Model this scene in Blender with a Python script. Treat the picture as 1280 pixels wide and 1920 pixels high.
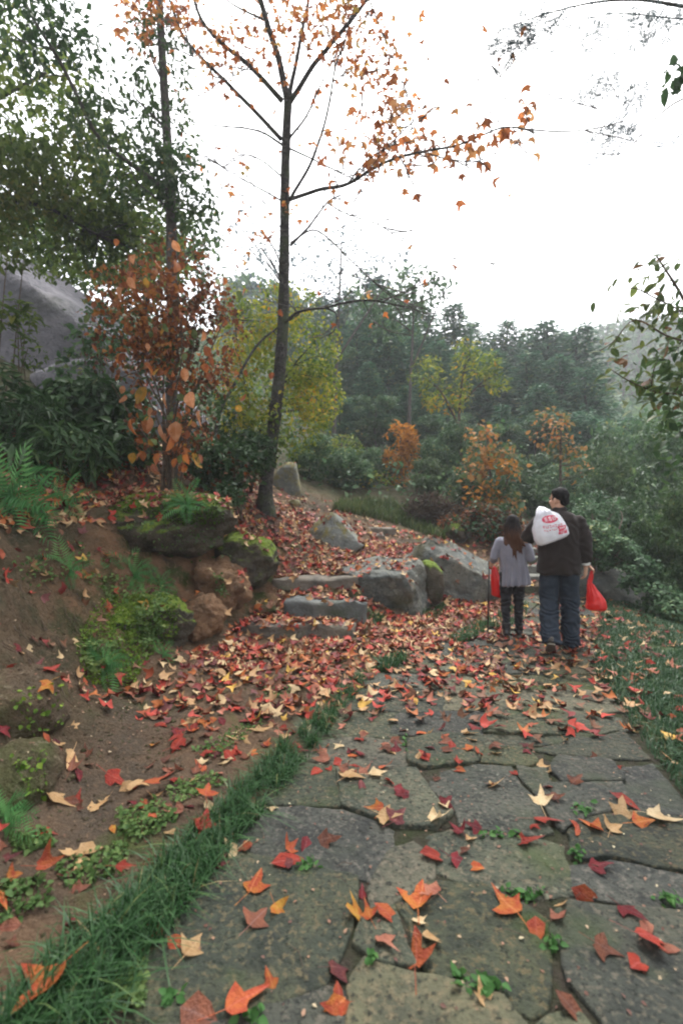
import bpy, bmesh, math, random
import numpy as np
from mathutils import Vector, Matrix, noise as mnoise
from mathutils.bvhtree import BVHTree

SC = bpy.context.scene
COL = SC.collection
for o in list(bpy.data.objects):
    bpy.data.objects.remove(o)
R = math.radians
rng = np.random.default_rng(7)
random.seed(7)

# ------------------------------------------------------------------ camera, sky, sun, exposure
EYE = 1.5
F = 900.0                                   # focal length in pixels of the 1280x1920 photograph
cam_d = bpy.data.cameras.new('camera')
cam = bpy.data.objects.new('camera', cam_d); COL.objects.link(cam)
cam.location = (0, 0, EYE); cam.rotation_euler = (R(90), 0, 0)
cam_d.sensor_fit = 'VERTICAL'; cam_d.sensor_height = 36.0; cam_d.lens = F / 1920 * 36
cam_d.clip_start = 0.05; cam_d.clip_end = 1500
cam_d.dof.use_dof = True; cam_d.dof.focus_distance = 4.6; cam_d.dof.aperture_fstop = 1.8
SC.camera = cam

SUN_EL, SUN_AZ = 62, 15                     # high soft sun behind the cloud, ahead and to the right
w = bpy.data.worlds.new('World'); SC.world = w; w.use_nodes = True
nt = w.node_tree
bg = nt.nodes['Background']
sky = nt.nodes.new('ShaderNodeTexSky'); sky.sky_type = 'NISHITA'; sky.sun_disc = False
sky.sun_elevation = R(SUN_EL); sky.sun_rotation = R(SUN_AZ)
sky.air_density = 1.0; sky.dust_density = 4.0; sky.ozone_density = 1.0
hs = nt.nodes.new('ShaderNodeHueSaturation'); hs.inputs['Saturation'].default_value = 0.16   # an overcast sky has hardly any blue
hs.inputs['Value'].default_value = 1.0
nt.links.new(sky.outputs[0], hs.inputs['Color'])
nt.links.new(hs.outputs[0], bg.inputs['Color'])
bg.inputs['Strength'].default_value = 0.15
sl = bpy.data.lights.new('sun', 'SUN'); sl.energy = 1.2; sl.angle = R(25); sl.color = (1.0, 0.97, 0.93)
so = bpy.data.objects.new('sun', sl); COL.objects.link(so)
d = Vector((math.sin(R(SUN_AZ)) * math.cos(R(SUN_EL)), math.cos(R(SUN_AZ)) * math.cos(R(SUN_EL)), math.sin(R(SUN_EL))))
so.rotation_euler = d.to_track_quat('Z', 'Y').to_euler()
SC.view_settings.view_transform = 'Standard'; SC.view_settings.look = 'None'
SC.view_settings.gamma = 1; SC.view_settings.use_curve_mapping = False
SC.view_settings.exposure = 1.75
SC.render.engine = 'CYCLES'
cy = SC.cycles
cy.use_denoising = True
cy.max_bounces = 6; cy.diffuse_bounces = 3; cy.glossy_bounces = 2; cy.transmission_bounces = 4; cy.transparent_max_bounces = 6
cy.volume_bounces = 1
cy.filter_width = 2.1

# ------------------------------------------------------------------ helpers
def P(px, py, Y):
    """the place at distance Y that the photograph shows at pixel (px, py)"""
    return Vector(((px - 640) / F * Y, Y, EYE - (py - 960) / F * Y))

def tag(o, label=None, cat=None, group=None, kind=None):
    if label: o['label'] = label
    if cat: o['category'] = cat
    if group: o['group'] = group
    if kind: o['kind'] = kind
    return o

def empty(name, loc=(0, 0, 0), rz=0.0):
    o = bpy.data.objects.new(name, None); COL.objects.link(o)
    o.location = loc; o.rotation_euler = (0, 0, rz); o.empty_display_size = 0.1
    return o

def link(name, me, parent=None, loc=None):
    o = bpy.data.objects.new(name, me); COL.objects.link(o)
    if parent: o.parent = parent
    if loc is not None: o.location = loc
    return o

def np_mesh(name, V, Fc, mat, tint=None, smooth=True):
    """mesh from numpy vertices and equal-sided faces"""
    V = np.asarray(V, dtype=np.float32); Fc = np.asarray(Fc, dtype=np.int32)
    me = bpy.data.meshes.new(name)
    k = Fc.shape[1]
    me.vertices.add(len(V)); me.vertices.foreach_set('co', V.ravel())
    me.loops.add(Fc.size); me.loops.foreach_set('vertex_index', Fc.ravel())
    me.polygons.add(len(Fc))
    me.polygons.foreach_set('loop_start', np.arange(len(Fc), dtype=np.int32) * k)
    me.polygons.foreach_set('use_smooth', np.full(len(Fc), smooth))
    me.update(calc_edges=True)
    if tint is not None:
        a = me.attributes.new('tint', 'FLOAT', 'POINT'); a.data.foreach_set('value', np.asarray(tint, dtype=np.float32))
    if mat: me.materials.append(mat)
    me.validate()
    return me

class MB:
    """collects tubes and faces, builds one mesh"""
    def __init__(s): s.v = []; s.f = []
    def tube(s, pts, rad, n=8, ref=(1, 0, 0), cap=True):
        pts = [Vector(p) for p in pts]; m = len(pts)
        b = len(s.v); ref = Vector(ref)
        u = None
        for i in range(m):
            t = (pts[min(i + 1, m - 1)] - pts[max(i - 1, 0)])
            if t.length < 1e-9: t = Vector((0, 0, 1))
            t.normalize()
            if u is None:
                u = ref - t * ref.dot(t)
                if u.length < 1e-3: u = Vector((0, 1, 0)) - t * t.y
            else:
                u = u - t * u.dot(t)
                if u.length < 1e-5: u = t.orthogonal()
            u.normalize(); vv = t.cross(u)
            r = rad[i]; ra, rb = (r if isinstance(r, (tuple, list)) else (r, r))
            for k in range(n):
                a = 2 * math.pi * k / n
                s.v.append(pts[i] + u * (ra * math.cos(a)) + vv * (rb * math.sin(a)))
        for i in range(m - 1):
            for k in range(n):
                k2 = (k + 1) % n
                s.f.append((b + i * n + k, b + i * n + k2, b + (i + 1) * n + k2, b + (i + 1) * n + k))
        if cap:
            s.f.append(tuple(b + k for k in reversed(range(n))))
            s.f.append(tuple(b + (m - 1) * n + k for k in range(n)))
        return s
    def ball(s, c, r, rot=None, nu=16, nv=10):
        c = Vector(c); rx, ry, rz = (r, r, r) if not isinstance(r, (tuple, list)) else r
        b = len(s.v)
        def add(v):
            if rot is not None: v = rot @ v
            s.v.append(c + v)
        add(Vector((0, 0, -rz)))
        for i in range(1, nv):
            ph = math.pi * i / nv - math.pi / 2
            for k in range(nu):
                a = 2 * math.pi * k / nu
                add(Vector((rx * math.cos(ph) * math.cos(a), ry * math.cos(ph) * math.sin(a), rz * math.sin(ph))))
        add(Vector((0, 0, rz)))
        top = len(s.v) - 1
        for k in range(nu):
            k2 = (k + 1) % nu
            s.f.append((b, b + 1 + k2, b + 1 + k)); s.f.append((top, top - nu + k, top - nu + k2))
            for i in range(nv - 2):
                q = b + 1 + i * nu
                s.f.append((q + k, q + k2, q + nu + k2, q + nu + k))
        return s
    def mesh(s, name, mat=None, smooth=True):
        me = bpy.data.meshes.new(name)
        me.from_pydata([tuple(v) for v in s.v], [], s.f); me.update()
        if mat: me.materials.append(mat)
        if smooth: me.polygons.foreach_set('use_smooth', [True] * len(me.polygons))
        return me
    def fuse(s, name, mat, voxel=0.01, smooth=4, wrinkle=None):
        """union of all closed pieces as one continuous skin"""
        me = s.mesh('raw')
        bm = bmesh.new(); bm.from_mesh(me); bmesh.ops.recalc_face_normals(bm, faces=bm.faces); bm.to_mesh(me); bm.free()
        o = bpy.data.objects.new('raw', me); COL.objects.link(o)
        m = o.modifiers.new('r', 'REMESH'); m.mode = 'VOXEL'; m.voxel_size = voxel; m.use_smooth_shade = True
        m2 = o.modifiers.new('s', 'SMOOTH'); m2.iterations = smooth; m2.factor = 0.5
        dg = bpy.context.evaluated_depsgraph_get(); dg.update()
        out = bpy.data.meshes.new_from_object(o.evaluated_get(dg)); out.name = name
        bpy.data.objects.remove(o); bpy.data.meshes.remove(me)
        if wrinkle:
            n = len(out.vertices); co = np.empty(n * 3); out.vertices.foreach_get('co', co); co = co.reshape(-1, 3)
            nr = np.empty(n * 3); out.vertices.foreach_get('normal', nr); nr = nr.reshape(-1, 3)
            dsp = np.array([wrinkle(Vector(c)) for c in co])
            co = co + nr * dsp[:, None]
            out.vertices.foreach_set('co', co.ravel())
        out.materials.clear(); out.materials.append(mat)
        out.polygons.foreach_set('use_smooth', [True] * len(out.polygons)); out.update()
        return out

def spline(pts, k=5):
    """Catmull-Rom through pts"""
    pts = [Vector(p) for p in pts]; out = []
    q = [pts[0] * 2 - pts[1]] + pts + [pts[-1] * 2 - pts[-2]]
    for i in range(1, len(q) - 2):
        a, b, c, e = q[i - 1], q[i], q[i + 1], q[i + 2]
        for j in range(k):
            t = j / k
            out.append(0.5 * ((2 * b) + (c - a) * t + (2 * a - 5 * b + 4 * c - e) * t * t + (3 * b - a - 3 * c + e) * t ** 3))
    out.append(pts[-1])
    return out

def rots(nrm, spin=None, tang=None):
    """rotation matrices (n,3,3): local z = nrm, local y as near tang as it goes"""
    n = len(nrm)
    z = nrm / (np.linalg.norm(nrm, axis=1, keepdims=True) + 1e-9)
    t = rng.normal(size=(n, 3)) if tang is None else tang
    y = t - z * np.sum(t * z, axis=1, keepdims=True)
    y /= (np.linalg.norm(y, axis=1, keepdims=True) + 1e-9)
    x = np.cross(y, z)
    return np.stack([x, y, z], axis=2)

def cloud(tv, tf, pos, Rm, size, tint):
    """many copies of a small leaf shape as one array"""
    tv = np.asarray(tv, dtype=np.float64); tf = np.asarray(tf)
    n, k = len(pos), len(tv)
    size = np.asarray(size)
    if size.ndim == 1: size = np.repeat(size[:, None], 3, 1)
    V = np.einsum('nij,nkj->nki', Rm, tv[None] * size[:, None, :]) + pos[:, None, :]
    Fc = tf[None] + (np.arange(n) * k)[:, None, None]
    return V.reshape(-1, 3), Fc.reshape(-1, tf.shape[1]), np.repeat(tint, k)

def cat_clouds(parts):
    V, Fc, T, b = [], [], [], 0
    for v, f, t in parts:
        V.append(v); Fc.append(f + b); T.append(t); b += len(v)
    return np.concatenate(V), np.concatenate(Fc), np.concatenate(T)

# leaf shapes: local y runs along the leaf, z is its upper face
def oval(w, fold=0.12, droop=0.15):
    v = [(0, 0, 0), (-w, .32, fold), (0, .36, 0.02), (w, .32, fold), (-w * .75, .68, fold * .7 - droop * .4), (0, .7, -droop * .4), (w * .75, .68, fold * .7 - droop * .4), (0, 1, -droop)]
    f = [(0, 2, 1), (0, 3, 2), (1, 2, 4), (2, 5, 4), (2, 3, 5), (3, 6, 5), (4, 5, 7), (5, 6, 7)]
    return np.array(v), np.array(f)
QUAD = (np.array([(0, 0, 0), (-.28, .5, .06), (0, 1, -.1), (.28, .5, .06)]), np.array([(0, 2, 1), (0, 3, 2)]))
NARROW = (np.array([(0, 0, 0), (-.09, .4, .02), (0, 1, -.2), (.09, .4, .02)]), np.array([(0, 2, 1), (0, 3, 2)]))
SPRAY = (np.array([(0, 0, 0), (-.16, .35, .0), (-.12, .7, -.06), (0, 1, -.16), (.12, .7, -.06), (.16, .35, .0)]), np.array([(0, 2, 1), (0, 3, 2), (0, 4, 3), (0, 5, 4)]))

GUM = [(0, 0), (-.13, -.04), (-.3, .06), (-.44, .2), (-.6, .4), (-.32, .42), (-.18, .5), (-.13, .74), (0, 1.06), (.12, .74), (.17, .5), (.31, .42), (.58, .38), (.43, .19), (.3, .07), (.13, -.04)]
def gum_leaf(curl, cup, twist, seed, rings=(1.0, 0.55), stem=True, jag=0.05):
    """a three-lobed maple-like leaf with curled lobes; 48 triangles with its stem"""
    r = random.Random(seed)
    sk = r.uniform(-.12, .12); ls = r.uniform(.85, 1.12) if jag < .1 else r.uniform(.6, 1.15); rs = r.uniform(.85, 1.12) if jag < .1 else r.uniform(.6, 1.15); bend = r.uniform(-.15, .15)
    c = (0, .34)
    def z(x, y):
        d = math.hypot(x, (y - .34))
        lobe = abs(x)
        return cup * d * d * 1.6 + curl * (lobe ** 2) * 2.2 + twist * x * (y - .34) * 1.6 + bend * (y - .34) * d + .02 * math.sin(9 * x + 7 * y + seed)
    v = [(c[0], c[1], z(*c))]; f = []
    n = len(GUM)
    for q in reversed(rings):
        for (x, y) in GUM:
            x *= (ls if x < 0 else rs); x += sk * (y - .3) * .6
            if q == 1.0: x += r.uniform(-jag, jag) * .4; y += r.uniform(-jag, jag) * .4
            X = c[0] + (x - c[0]) * q; Yv = c[1] + (y - c[1]) * q
            v.append((X, Yv, z(X, Yv)))
    for k in range(n):
        f.append((0, 1 + (k + 1) % n, 1 + k))
    for q in range(len(rings) - 1):
        b = 1 + q * n
        for k in range(n):
            k2 = (k + 1) % n
            f.append((b + k, b + k2, b + n + k)); f.append((b + k2, b + n + k2, b + n + k))
    if stem:
        b = len(v); z0 = z(0, 0)
        sx = r.uniform(-.25, .25)
        v += [(-.012, .02, z0), (.016, .02, z0), (sx - .01, -.62, z0 * .3 + .04), (sx + .012, -.62, z0 * .3 + .04)]
        f += [(b, b + 1, b + 2), (b + 1, b + 3, b + 2)]
    v = np.array(v); v[:, 1] -= .34; v[:, 2] -= v[:len(v) - (4 if stem else 0), 2].min()
    return v, np.array(f)

# ------------------------------------------------------------------ materials
def ramp_fill(cr, stops, interp='LINEAR'):
    cr.interpolation = interp
    while len(cr.elements) > 1: cr.elements.remove(cr.elements[0])
    for i, (p, c) in enumerate(stops):
        e = cr.elements[0] if i == 0 else cr.elements.new(p)
        e.position = p; e.color = (*c, 1)

def new_mat(name):
    m = bpy.data.materials.new(name); m.use_nodes = True
    t = m.node_tree; return m, t, t.nodes['Principled BSDF'], t.nodes['Material Output']

def N(t, kind, **kw):
    n = t.nodes.new('ShaderNode' + kind)
    for k, v in kw.items():
        if k in n.inputs: n.inputs[k].default_value = v
        else: setattr(n, k, v)
    return n

def mix_col(t, fac, a, b):
    m = t.nodes.new('ShaderNodeMix'); m.data_type = 'RGBA'
    for sock, v in ((m.inputs[0], fac), (m.inputs[6], a), (m.inputs[7], b)):
        if hasattr(v, 'is_linked') or hasattr(v, 'links'): t.links.new(v, sock)
        else: sock.default_value = v if not isinstance(v, tuple) else (*v, 1)
    return m.outputs[2]

def fac_noise(t, coord, scale, lo, hi, detail=4, rough=.6):
    n = N(t, 'TexNoise', Scale=scale, Detail=detail, Roughness=rough); t.links.new(coord, n.inputs['Vector'])
    mr = N(t, 'MapRange'); mr.inputs[1].default_value = lo; mr.inputs[2].default_value = hi
    t.links.new(n.outputs['Fac'], mr.inputs[0]); return mr.outputs[0]

def smooth_oval(w, fold=0.1, droop=0.15, n=6):
    """an oval leaf with a rounded outline and a pointed tip, folded along its vein"""
    v = [(0, 0, 0)]; f = []
    for k in range(1, n):
        q = k / n; x = w * math.sin(math.pi * q ** .85) ** .8; z_ = -droop * q * q; e = fold * x / w
        v += [(-x, q + .01, z_ + e), (0, q, z_), (x, q + .01, z_ + e)]
    v.append((0, 1, -droop)); last = len(v) - 1
    f += [(0, 2, 1), (0, 3, 2)]
    for k in range(n - 2):
        a = 1 + 3 * k; c = a + 3
        f += [(a, a + 1, c), (a + 1, c + 1, c), (a + 1, a + 2, c + 1), (a + 2, c + 2, c + 1)]
    a = 1 + 3 * (n - 2); f += [(a, a + 1, last), (a + 1, a + 2, last)]
    return np.array(v), np.array(f)

def rough_mat(name, base, layers, rough=.85, bumps=(), spec=.3, obj=False, top=None, vary=0):
    """base colour with noise layers (colour, scale, lo, hi), bumps (scale, distance); top = (colour, lo, hi) grows on upward faces"""
    m, t, b, out = new_mat(name)
    tc = N(t, 'TexCoord'); co = tc.outputs['Object'] if obj else N(t, 'NewGeometry').outputs['Position']
    col = None
    for (c, s, lo, hi) in layers:
        col = mix_col(t, fac_noise(t, co, s, lo, hi), base if col is None else col, c)
    if top:
        g = N(t, 'NewGeometry'); sx = N(t, 'SeparateXYZ'); t.links.new(g.outputs['Normal'], sx.inputs[0])
        nz = N(t, 'TexNoise', Scale=3.5, Detail=5); t.links.new(co, nz.inputs['Vector'])
        ad = N(t, 'Math', operation='ADD'); t.links.new(sx.outputs['Z'], ad.inputs[0])
        ml = N(t, 'Math', operation='MULTIPLY_ADD'); ml.inputs[1].default_value = 1.6; ml.inputs[2].default_value = -.8
        t.links.new(nz.outputs['Fac'], ml.inputs[0]); t.links.new(ml.outputs[0], ad.inputs[1])
        mr = N(t, 'MapRange'); mr.inputs[1].default_value = top[1]; mr.inputs[2].default_value = top[2]
        t.links.new(ad.outputs[0], mr.inputs[0])
        c2 = mix_col(t, fac_noise(t, co, 18, .35, .7), top[0], tuple(v * .45 for v in top[0]))
        col = mix_col(t, mr.outputs[0], col, c2)
    if vary:                                                # each stone has its own tone
        oi = N(t, 'ObjectInfo'); vr = N(t, 'MapRange'); vr.inputs[3].default_value = 1 - vary; vr.inputs[4].default_value = 1 + vary
        t.links.new(oi.outputs['Random'], vr.inputs[0]); hv = N(t, 'HueSaturation'); t.links.new(vr.outputs[0], hv.inputs['Value'])
        mlt = N(t, 'Math', operation='MULTIPLY'); mlt.inputs[1].default_value = 7.31; fr_ = N(t, 'Math', operation='FRACT')
        t.links.new(oi.outputs['Random'], mlt.inputs[0]); t.links.new(mlt.outputs[0], fr_.inputs[0])
        sr = N(t, 'MapRange'); sr.inputs[3].default_value = .45; sr.inputs[4].default_value = 1.25; t.links.new(fr_.outputs[0], sr.inputs[0]); t.links.new(sr.outputs[0], hv.inputs['Saturation'])
        t.links.new(col, hv.inputs['Color']); col = hv.outputs[0]
    t.links.new(col, b.inputs['Base Color'])
    b.inputs['Roughness'].default_value = rough; b.inputs['Specular IOR Level'].default_value = spec
    prev = None
    for (s, dist) in bumps:
        n = N(t, 'TexNoise', Scale=s, Detail=6, Roughness=.65); t.links.new(co, n.inputs['Vector'])
        bp = N(t, 'Bump', Distance=dist, Strength=1.0); t.links.new(n.outputs['Fac'], bp.inputs['Height'])
        if prev: t.links.new(prev, bp.inputs['Normal'])
        prev = bp.outputs[0]
    if prev: t.links.new(prev, b.inputs['Normal'])
    return m

def leaf_mat(name, stops, trans=.35, rough=.55, spec=.12, noise=True):
    """leaf colours picked by each leaf's own tint; light also passes through"""
    m, t, b, out = new_mat(name)
    a = N(t, 'Attribute', attribute_name='tint'); cr = N(t, 'ValToRGB'); ramp_fill(cr.color_ramp, stops)
    t.links.new(a.outputs['Fac'], cr.inputs[0]); col = cr.outputs[0]
    if noise:
        g = N(t, 'NewGeometry')
        f = fac_noise(t, g.outputs['Position'], 30, .35, .75)
        mul = N(t, 'HueSaturation', Value=.62); t.links.new(col, mul.inputs['Color'])
        col = mix_col(t, f, col, mul.outputs[0])
    t.links.new(col, b.inputs['Base Color']); b.inputs['Roughness'].default_value = rough
    b.inputs['Specular IOR Level'].default_value = spec
    tr = N(t, 'BsdfTranslucent'); t.links.new(col, tr.inputs['Color'])
    mx = N(t, 'MixShader'); mx.inputs[0].default_value = trans
    t.links.new(b.outputs[0], mx.inputs[1]); t.links.new(tr.outputs[0], mx.inputs[2]); t.links.new(mx.outputs[0], out.inputs['Surface'])
    return m

def two_tone(name, c1, c2, trans=.25, rough=.5, scale=2.2, spots=None, spec=.14):
    """one kind of leaf: two colours blended over it, a paler mid vein, dark spots; each copy differs"""
    m, t, b, out = new_mat(name)
    tc = N(t, 'TexCoord'); oi = N(t, 'ObjectInfo')
    ad = N(t, 'VectorMath', operation='ADD'); t.links.new(tc.outputs['Object'], ad.inputs[0])
    cx = N(t, 'CombineXYZ'); ml = N(t, 'Math', operation='MULTIPLY'); ml.inputs[1].default_value = 37.0
    t.links.new(oi.outputs['Random'], ml.inputs[0]); t.links.new(ml.outputs[0], cx.inputs[0]); t.links.new(ml.outputs[0], cx.inputs[2]); t.links.new(cx.outputs[0], ad.inputs[1])
    co = ad.outputs[0]
    col = mix_col(t, fac_noise(t, co, scale, .38, .64, detail=2), c1, c2)
    if spots: col = mix_col(t, fac_noise(t, co, 9, .62, .72), col, spots)
    sx = N(t, 'SeparateXYZ'); t.links.new(tc.outputs['Object'], sx.inputs[0])
    ab = N(t, 'Math', operation='ABSOLUTE'); t.links.new(sx.outputs['X'], ab.inputs[0])
    mr = N(t, 'MapRange'); mr.inputs[1].default_value = .012; mr.inputs[2].default_value = .035; mr.inputs[3].default_value = .45; mr.inputs[4].default_value = 0
    t.links.new(ab.outputs[0], mr.inputs[0])
    col = mix_col(t, mr.outputs[0], col, tuple(min(1, v * 1.3 + .06) for v in c2))
    hsv = N(t, 'HueSaturation'); vr = N(t, 'MapRange'); vr.inputs[3].default_value = .7; vr.inputs[4].default_value = 1.2
    t.links.new(oi.outputs['Random'], vr.inputs[0]); t.links.new(vr.outputs[0], hsv.inputs['Value']); t.links.new(col, hsv.inputs['Color']); col = hsv.outputs[0]
    t.links.new(col, b.inputs['Base Color']); b.inputs['Roughness'].default_value = rough; b.inputs['Specular IOR Level'].default_value = spec
    n = N(t, 'TexNoise', Scale=14, Detail=3); t.links.new(co, n.inputs['Vector'])
    bp = N(t, 'Bump', Distance=.03, Strength=.6); t.links.new(n.outputs['Fac'], bp.inputs['Height']); t.links.new(bp.outputs[0], b.inputs['Normal'])
    tr = N(t, 'BsdfTranslucent'); t.links.new(col, tr.inputs['Color'])
    mx = N(t, 'MixShader'); mx.inputs[0].default_value = trans
    t.links.new(b.outputs[0], mx.inputs[1]); t.links.new(tr.outputs[0], mx.inputs[2]); t.links.new(mx.outputs[0], out.inputs['Surface'])
    return m

BARK = rough_mat('dark_bark', (.035, .032, .030), [((.085, .08, .072), 9, .46, .62), ((.014, .013, .012), 32, .48, .64), ((.05, .062, .03), 3, .5, .66), ((.13, .125, .115), 22, .6, .7)], .92, [(50, .015), (22, .03), (7, .03)])
TWIG = rough_mat('grey_twig_bark', (.055, .048, .045), [((.11, .095, .085), 20, .4, .7)], .85)
BROWNBARK = rough_mat('brown_bark', (.05, .035, .025), [((.11, .08, .055), 14, .4, .65)], .9, [(25, .008)])
_sb = [(70, .012), (22, .022), (6, .03)]
SLAB = rough_mat('weathered_granite', (0.048, 0.056, 0.037), [((0.078, 0.082, 0.047), 2.2, .42, .62), ((0.026, 0.034, 0.025), 4, .45, .66), ((0.114, 0.095, 0.055), 38, .52, .64), ((0.015, 0.018, 0.013), 52, .53, .66), ((0.040, 0.059, 0.015), 1.5, .54, .7), ((0.141, 0.146, 0.092), 24, .62, .72)], .8, _sb, spec=.18, vary=.24)
SLABB = rough_mat('ochre_granite', (0.098, 0.095, 0.052), [((0.057, 0.059, 0.038), 4, .42, .64), ((0.141, 0.113, 0.061), 30, .48, .66), ((0.024, 0.026, 0.018), 44, .53, .66), ((0.051, 0.065, 0.022), 1.7, .54, .7)], .82, _sb, spec=.16, vary=.2)
SLABD = rough_mat('dark_granite', (0.035, 0.041, 0.030), [((0.056, 0.059, 0.036), 2.6, .42, .64), ((0.020, 0.024, 0.020), 6, .45, .66), ((0.090, 0.077, 0.047), 38, .52, .64), ((0.013, 0.017, 0.012), 54, .53, .66), ((0.030, 0.048, 0.012), 1.8, .55, .7)], .76, _sb, spec=.2, vary=.24)
BOULDER = rough_mat('grey_boulder_stone', (0.102, 0.111, 0.102), [((0.153, 0.149, 0.119), 1.8, .42, .66), ((0.072, 0.081, 0.076), 3.2, .45, .7), ((0.196, 0.196, 0.162), 9, .55, .7), ((0.043, 0.043, 0.038), 26, .56, .7), ((0.102, 0.098, 0.043), 1.1, .55, .75)], .85, [(55, .014), (18, .035), (6, .06)], spec=.25)
MOSSROCK = rough_mat('mossy_stone', (0.064, 0.055, 0.038), [((0.111, 0.089, 0.060), 2.5, .42, .66), ((0.030, 0.025, 0.020), 5, .45, .7), ((0.043, 0.051, 0.021), 8, .5, .7)], .92, [(45, .025), (16, .05), (6, .07)], top=((.15, .22, .02), .3, .66))
EARTHROCK = rough_mat('earthy_stone', (.085, .062, .040), [((.15, .098, .058), 2.5, .46, .68), ((.045, .038, .026), 5, .45, .7), ((.055, .065, .022), 2.0, .45, .62), ((.18, .145, .1), 16, .58, .72)], .92, [(45, .025), (16, .05), (6, .07)], spec=.15)
LICHEN = rough_mat('lichened_stone', (0.145, 0.153, 0.140), [((0.170, 0.145, 0.043), 2.6, .46, .58), ((0.085, 0.098, 0.089), 4, .45, .7), ((0.238, 0.238, 0.204), 14, .56, .7)], .88, [(45, .014), (15, .035)], spec=.3)
CLIFF = rough_mat('bare_grey_cliff_stone', (0.145, 0.140, 0.157), [((0.093, 0.093, 0.106), .8, .42, .66), ((0.196, 0.187, 0.204), 2.4, .5, .7), ((0.051, 0.051, 0.055), 5, .56, .72), ((0.076, 0.081, 0.064), .5, .5, .75)], .85, [(12, .03), (3, .08)])
STEPSTONE = rough_mat('worn_step_stone', (0.145, 0.123, 0.098), [((0.196, 0.170, 0.136), 3, .42, .66), ((0.068, 0.064, 0.055), 6, .45, .7), ((0.085, 0.089, 0.043), 2, .55, .75)], .85, [(55, .014), (17, .035)])
STEPGREY = rough_mat('grey_step_stone', (0.111, 0.119, 0.115), [((0.162, 0.162, 0.145), 3, .42, .66), ((0.060, 0.064, 0.060), 6, .45, .7), ((0.068, 0.081, 0.051), 2, .55, .75)], .85, [(55, .014), (17, .035)])
STAIR = rough_mat('pale_stair_stone', (.19, .19, .165), [((.25, .245, .21), 3, .42, .66), ((.11, .115, .10), 6, .45, .7), ((.10, .115, .07), 2, .55, .75)], .85, [(55, .014), (17, .035)], spec=.2)
REDEARTH = rough_mat('reddish_earth', (.20, .115, .065), [((.27, .165, .095), 2.5, .42, .66), ((.10, .06, .038), 5, .45, .7), ((.30, .21, .14), 18, .58, .72)], .95, [(45, .03), (16, .06), (6, .09)], spec=.1)

# ------------------------------------------------------------------ the ground: one sheet through surveyed heights
CTRL = np.array([
 # under and beside the path
 (0,-1,0),(0,1,0),(-.8,1.2,.02),(-.8,1.6,.02),(-.3,2.8,.02),(.1,4.2,.03),(-.9,2.4,.05),(-.8,3.4,.06),(-.5,4.4,.06),(-.2,5.2,.06),(.6,5.4,.02),(1.2,6.3,.02),(1.9,7,.02),
 (-1.2,.6,.06),(-1.4,1.5,.08),(-1.5,2.25,.1),(-1.85,3.6,.14),(-1.55,4.9,.16),(-1.25,5.7,.2),(-.75,5.6,.1),(-1.2,4.2,.1),(-1.3,3,.1),
 # earth bank: top edge
 (-1.75,.6,.8),(-2.0,1.5,.95),(-2.25,2.4,1.05),(-2.5,3.3,1.15),(-2.7,4.2,1.3),(-2.35,5.0,1.2),(-2.05,5.5,1.2),(-1.75,6.1,1.1),(-1.35,6.4,.75),
 (-2.2,3.75,.55),(-2.0,4.6,.55),(-1.75,5.4,.6),(-1.9,2.4,.55),
 # leafy slope above the bank
 (-3.3,4.6,1.7),(-3.6,5.2,1.85),(-3.0,6,1.95),(-2.4,6.6,1.9),(-2.5,7.4,2.2),(-4,7,2.55),(-5,6,2.6),(-1.55,7.2,1.35),(-1.3,8,1.48),(-2.2,8.5,2.1),(-4,9.5,3.4),(-7,9,4.6),(-7,5,2.9),(-5,3,2.2),(-4.5,1,2.0),(-3,-1,1.5),(-8,0,3),(-20,5,9),(-15,-10,6),(-12,12,7.5),(-25,20,14),(-20,0,8),
 # rough steps and litter slope
 (-1.0,6.0,.25),(-.2,5.75,.12),(-.3,6.2,.33),(.1,6.25,.33),(-.6,6.75,.5),(0,6.75,.5),(-.5,7.3,.72),(.15,7.4,.7),(-.4,8.5,1.05),(.3,8.5,.92),(-1,9,1.5),(0,10,1.42),(.7,10,1.12),(1.25,12,1.5),(-.5,12,2.1),(2,11,1.0),(1.2,8.4,.55),(1.8,9.5,.72),(.85,7.2,.25),(1.3,7.0,.03),(2.2,7.9,.05),(2.9,8.9,.3),(.45,6.6,.25),
 # beside the flight of steps
 (3.2,8.9,.15),(3.15,9.6,.5),(3.1,10.4,.85),(3.1,11.4,1.25),(3.8,9.5,.3),(4.6,10.2,.7),(4.2,11.2,1.1),(4.2,12.5,1.6),(5.2,9,.3),(5.3,10,.7),(5.4,11,.9),
 # lawn on the right and the slope that drops behind it
 (3,3,-.01),(2.4,1.5,0),(2.5,0,0),(4,5,0),(3.4,5.6,0),(3.9,6.4,0),(4.1,7.2,.03),(4.3,8,.03),(4.75,6.5,-.12),(3.6,3.5,-.02),(4.6,4.5,-.15),(6,6,-.9),(6,3,-.9),(9,9,-2),(9,5,-2),(7,10,-.7),(12,14,-2.5),(5,0,-.4),(16,5,-4),(20,-10,-5),
 # wooded hillside
 (0,16,2.7),(4,15,2.1),(8,15,.8),(4,22,4),(-4,18,5),(-10,15,7),(-15,25,12),(0,30,7.5),(8,30,6),(12,34,6),(15,26,1.5),(18,18,-1),(5,45,13),(-10,45,18),(15,45,7.5),(25,40,3),(40,30,-1),(30,70,12),(60,95,34),(25,105,30),(95,95,32),(40,130,42),(0,130,40),(-40,60,28),(-60,100,40),(-100,100,45),(-100,0,30),(60,0,-5),(120,0,4),(150,60,25),(0,-30,-2),(-60,-30,14),(60,-30,-6),(150,165,45),(-130,165,50),(0,165,46),
], dtype=float)
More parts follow.
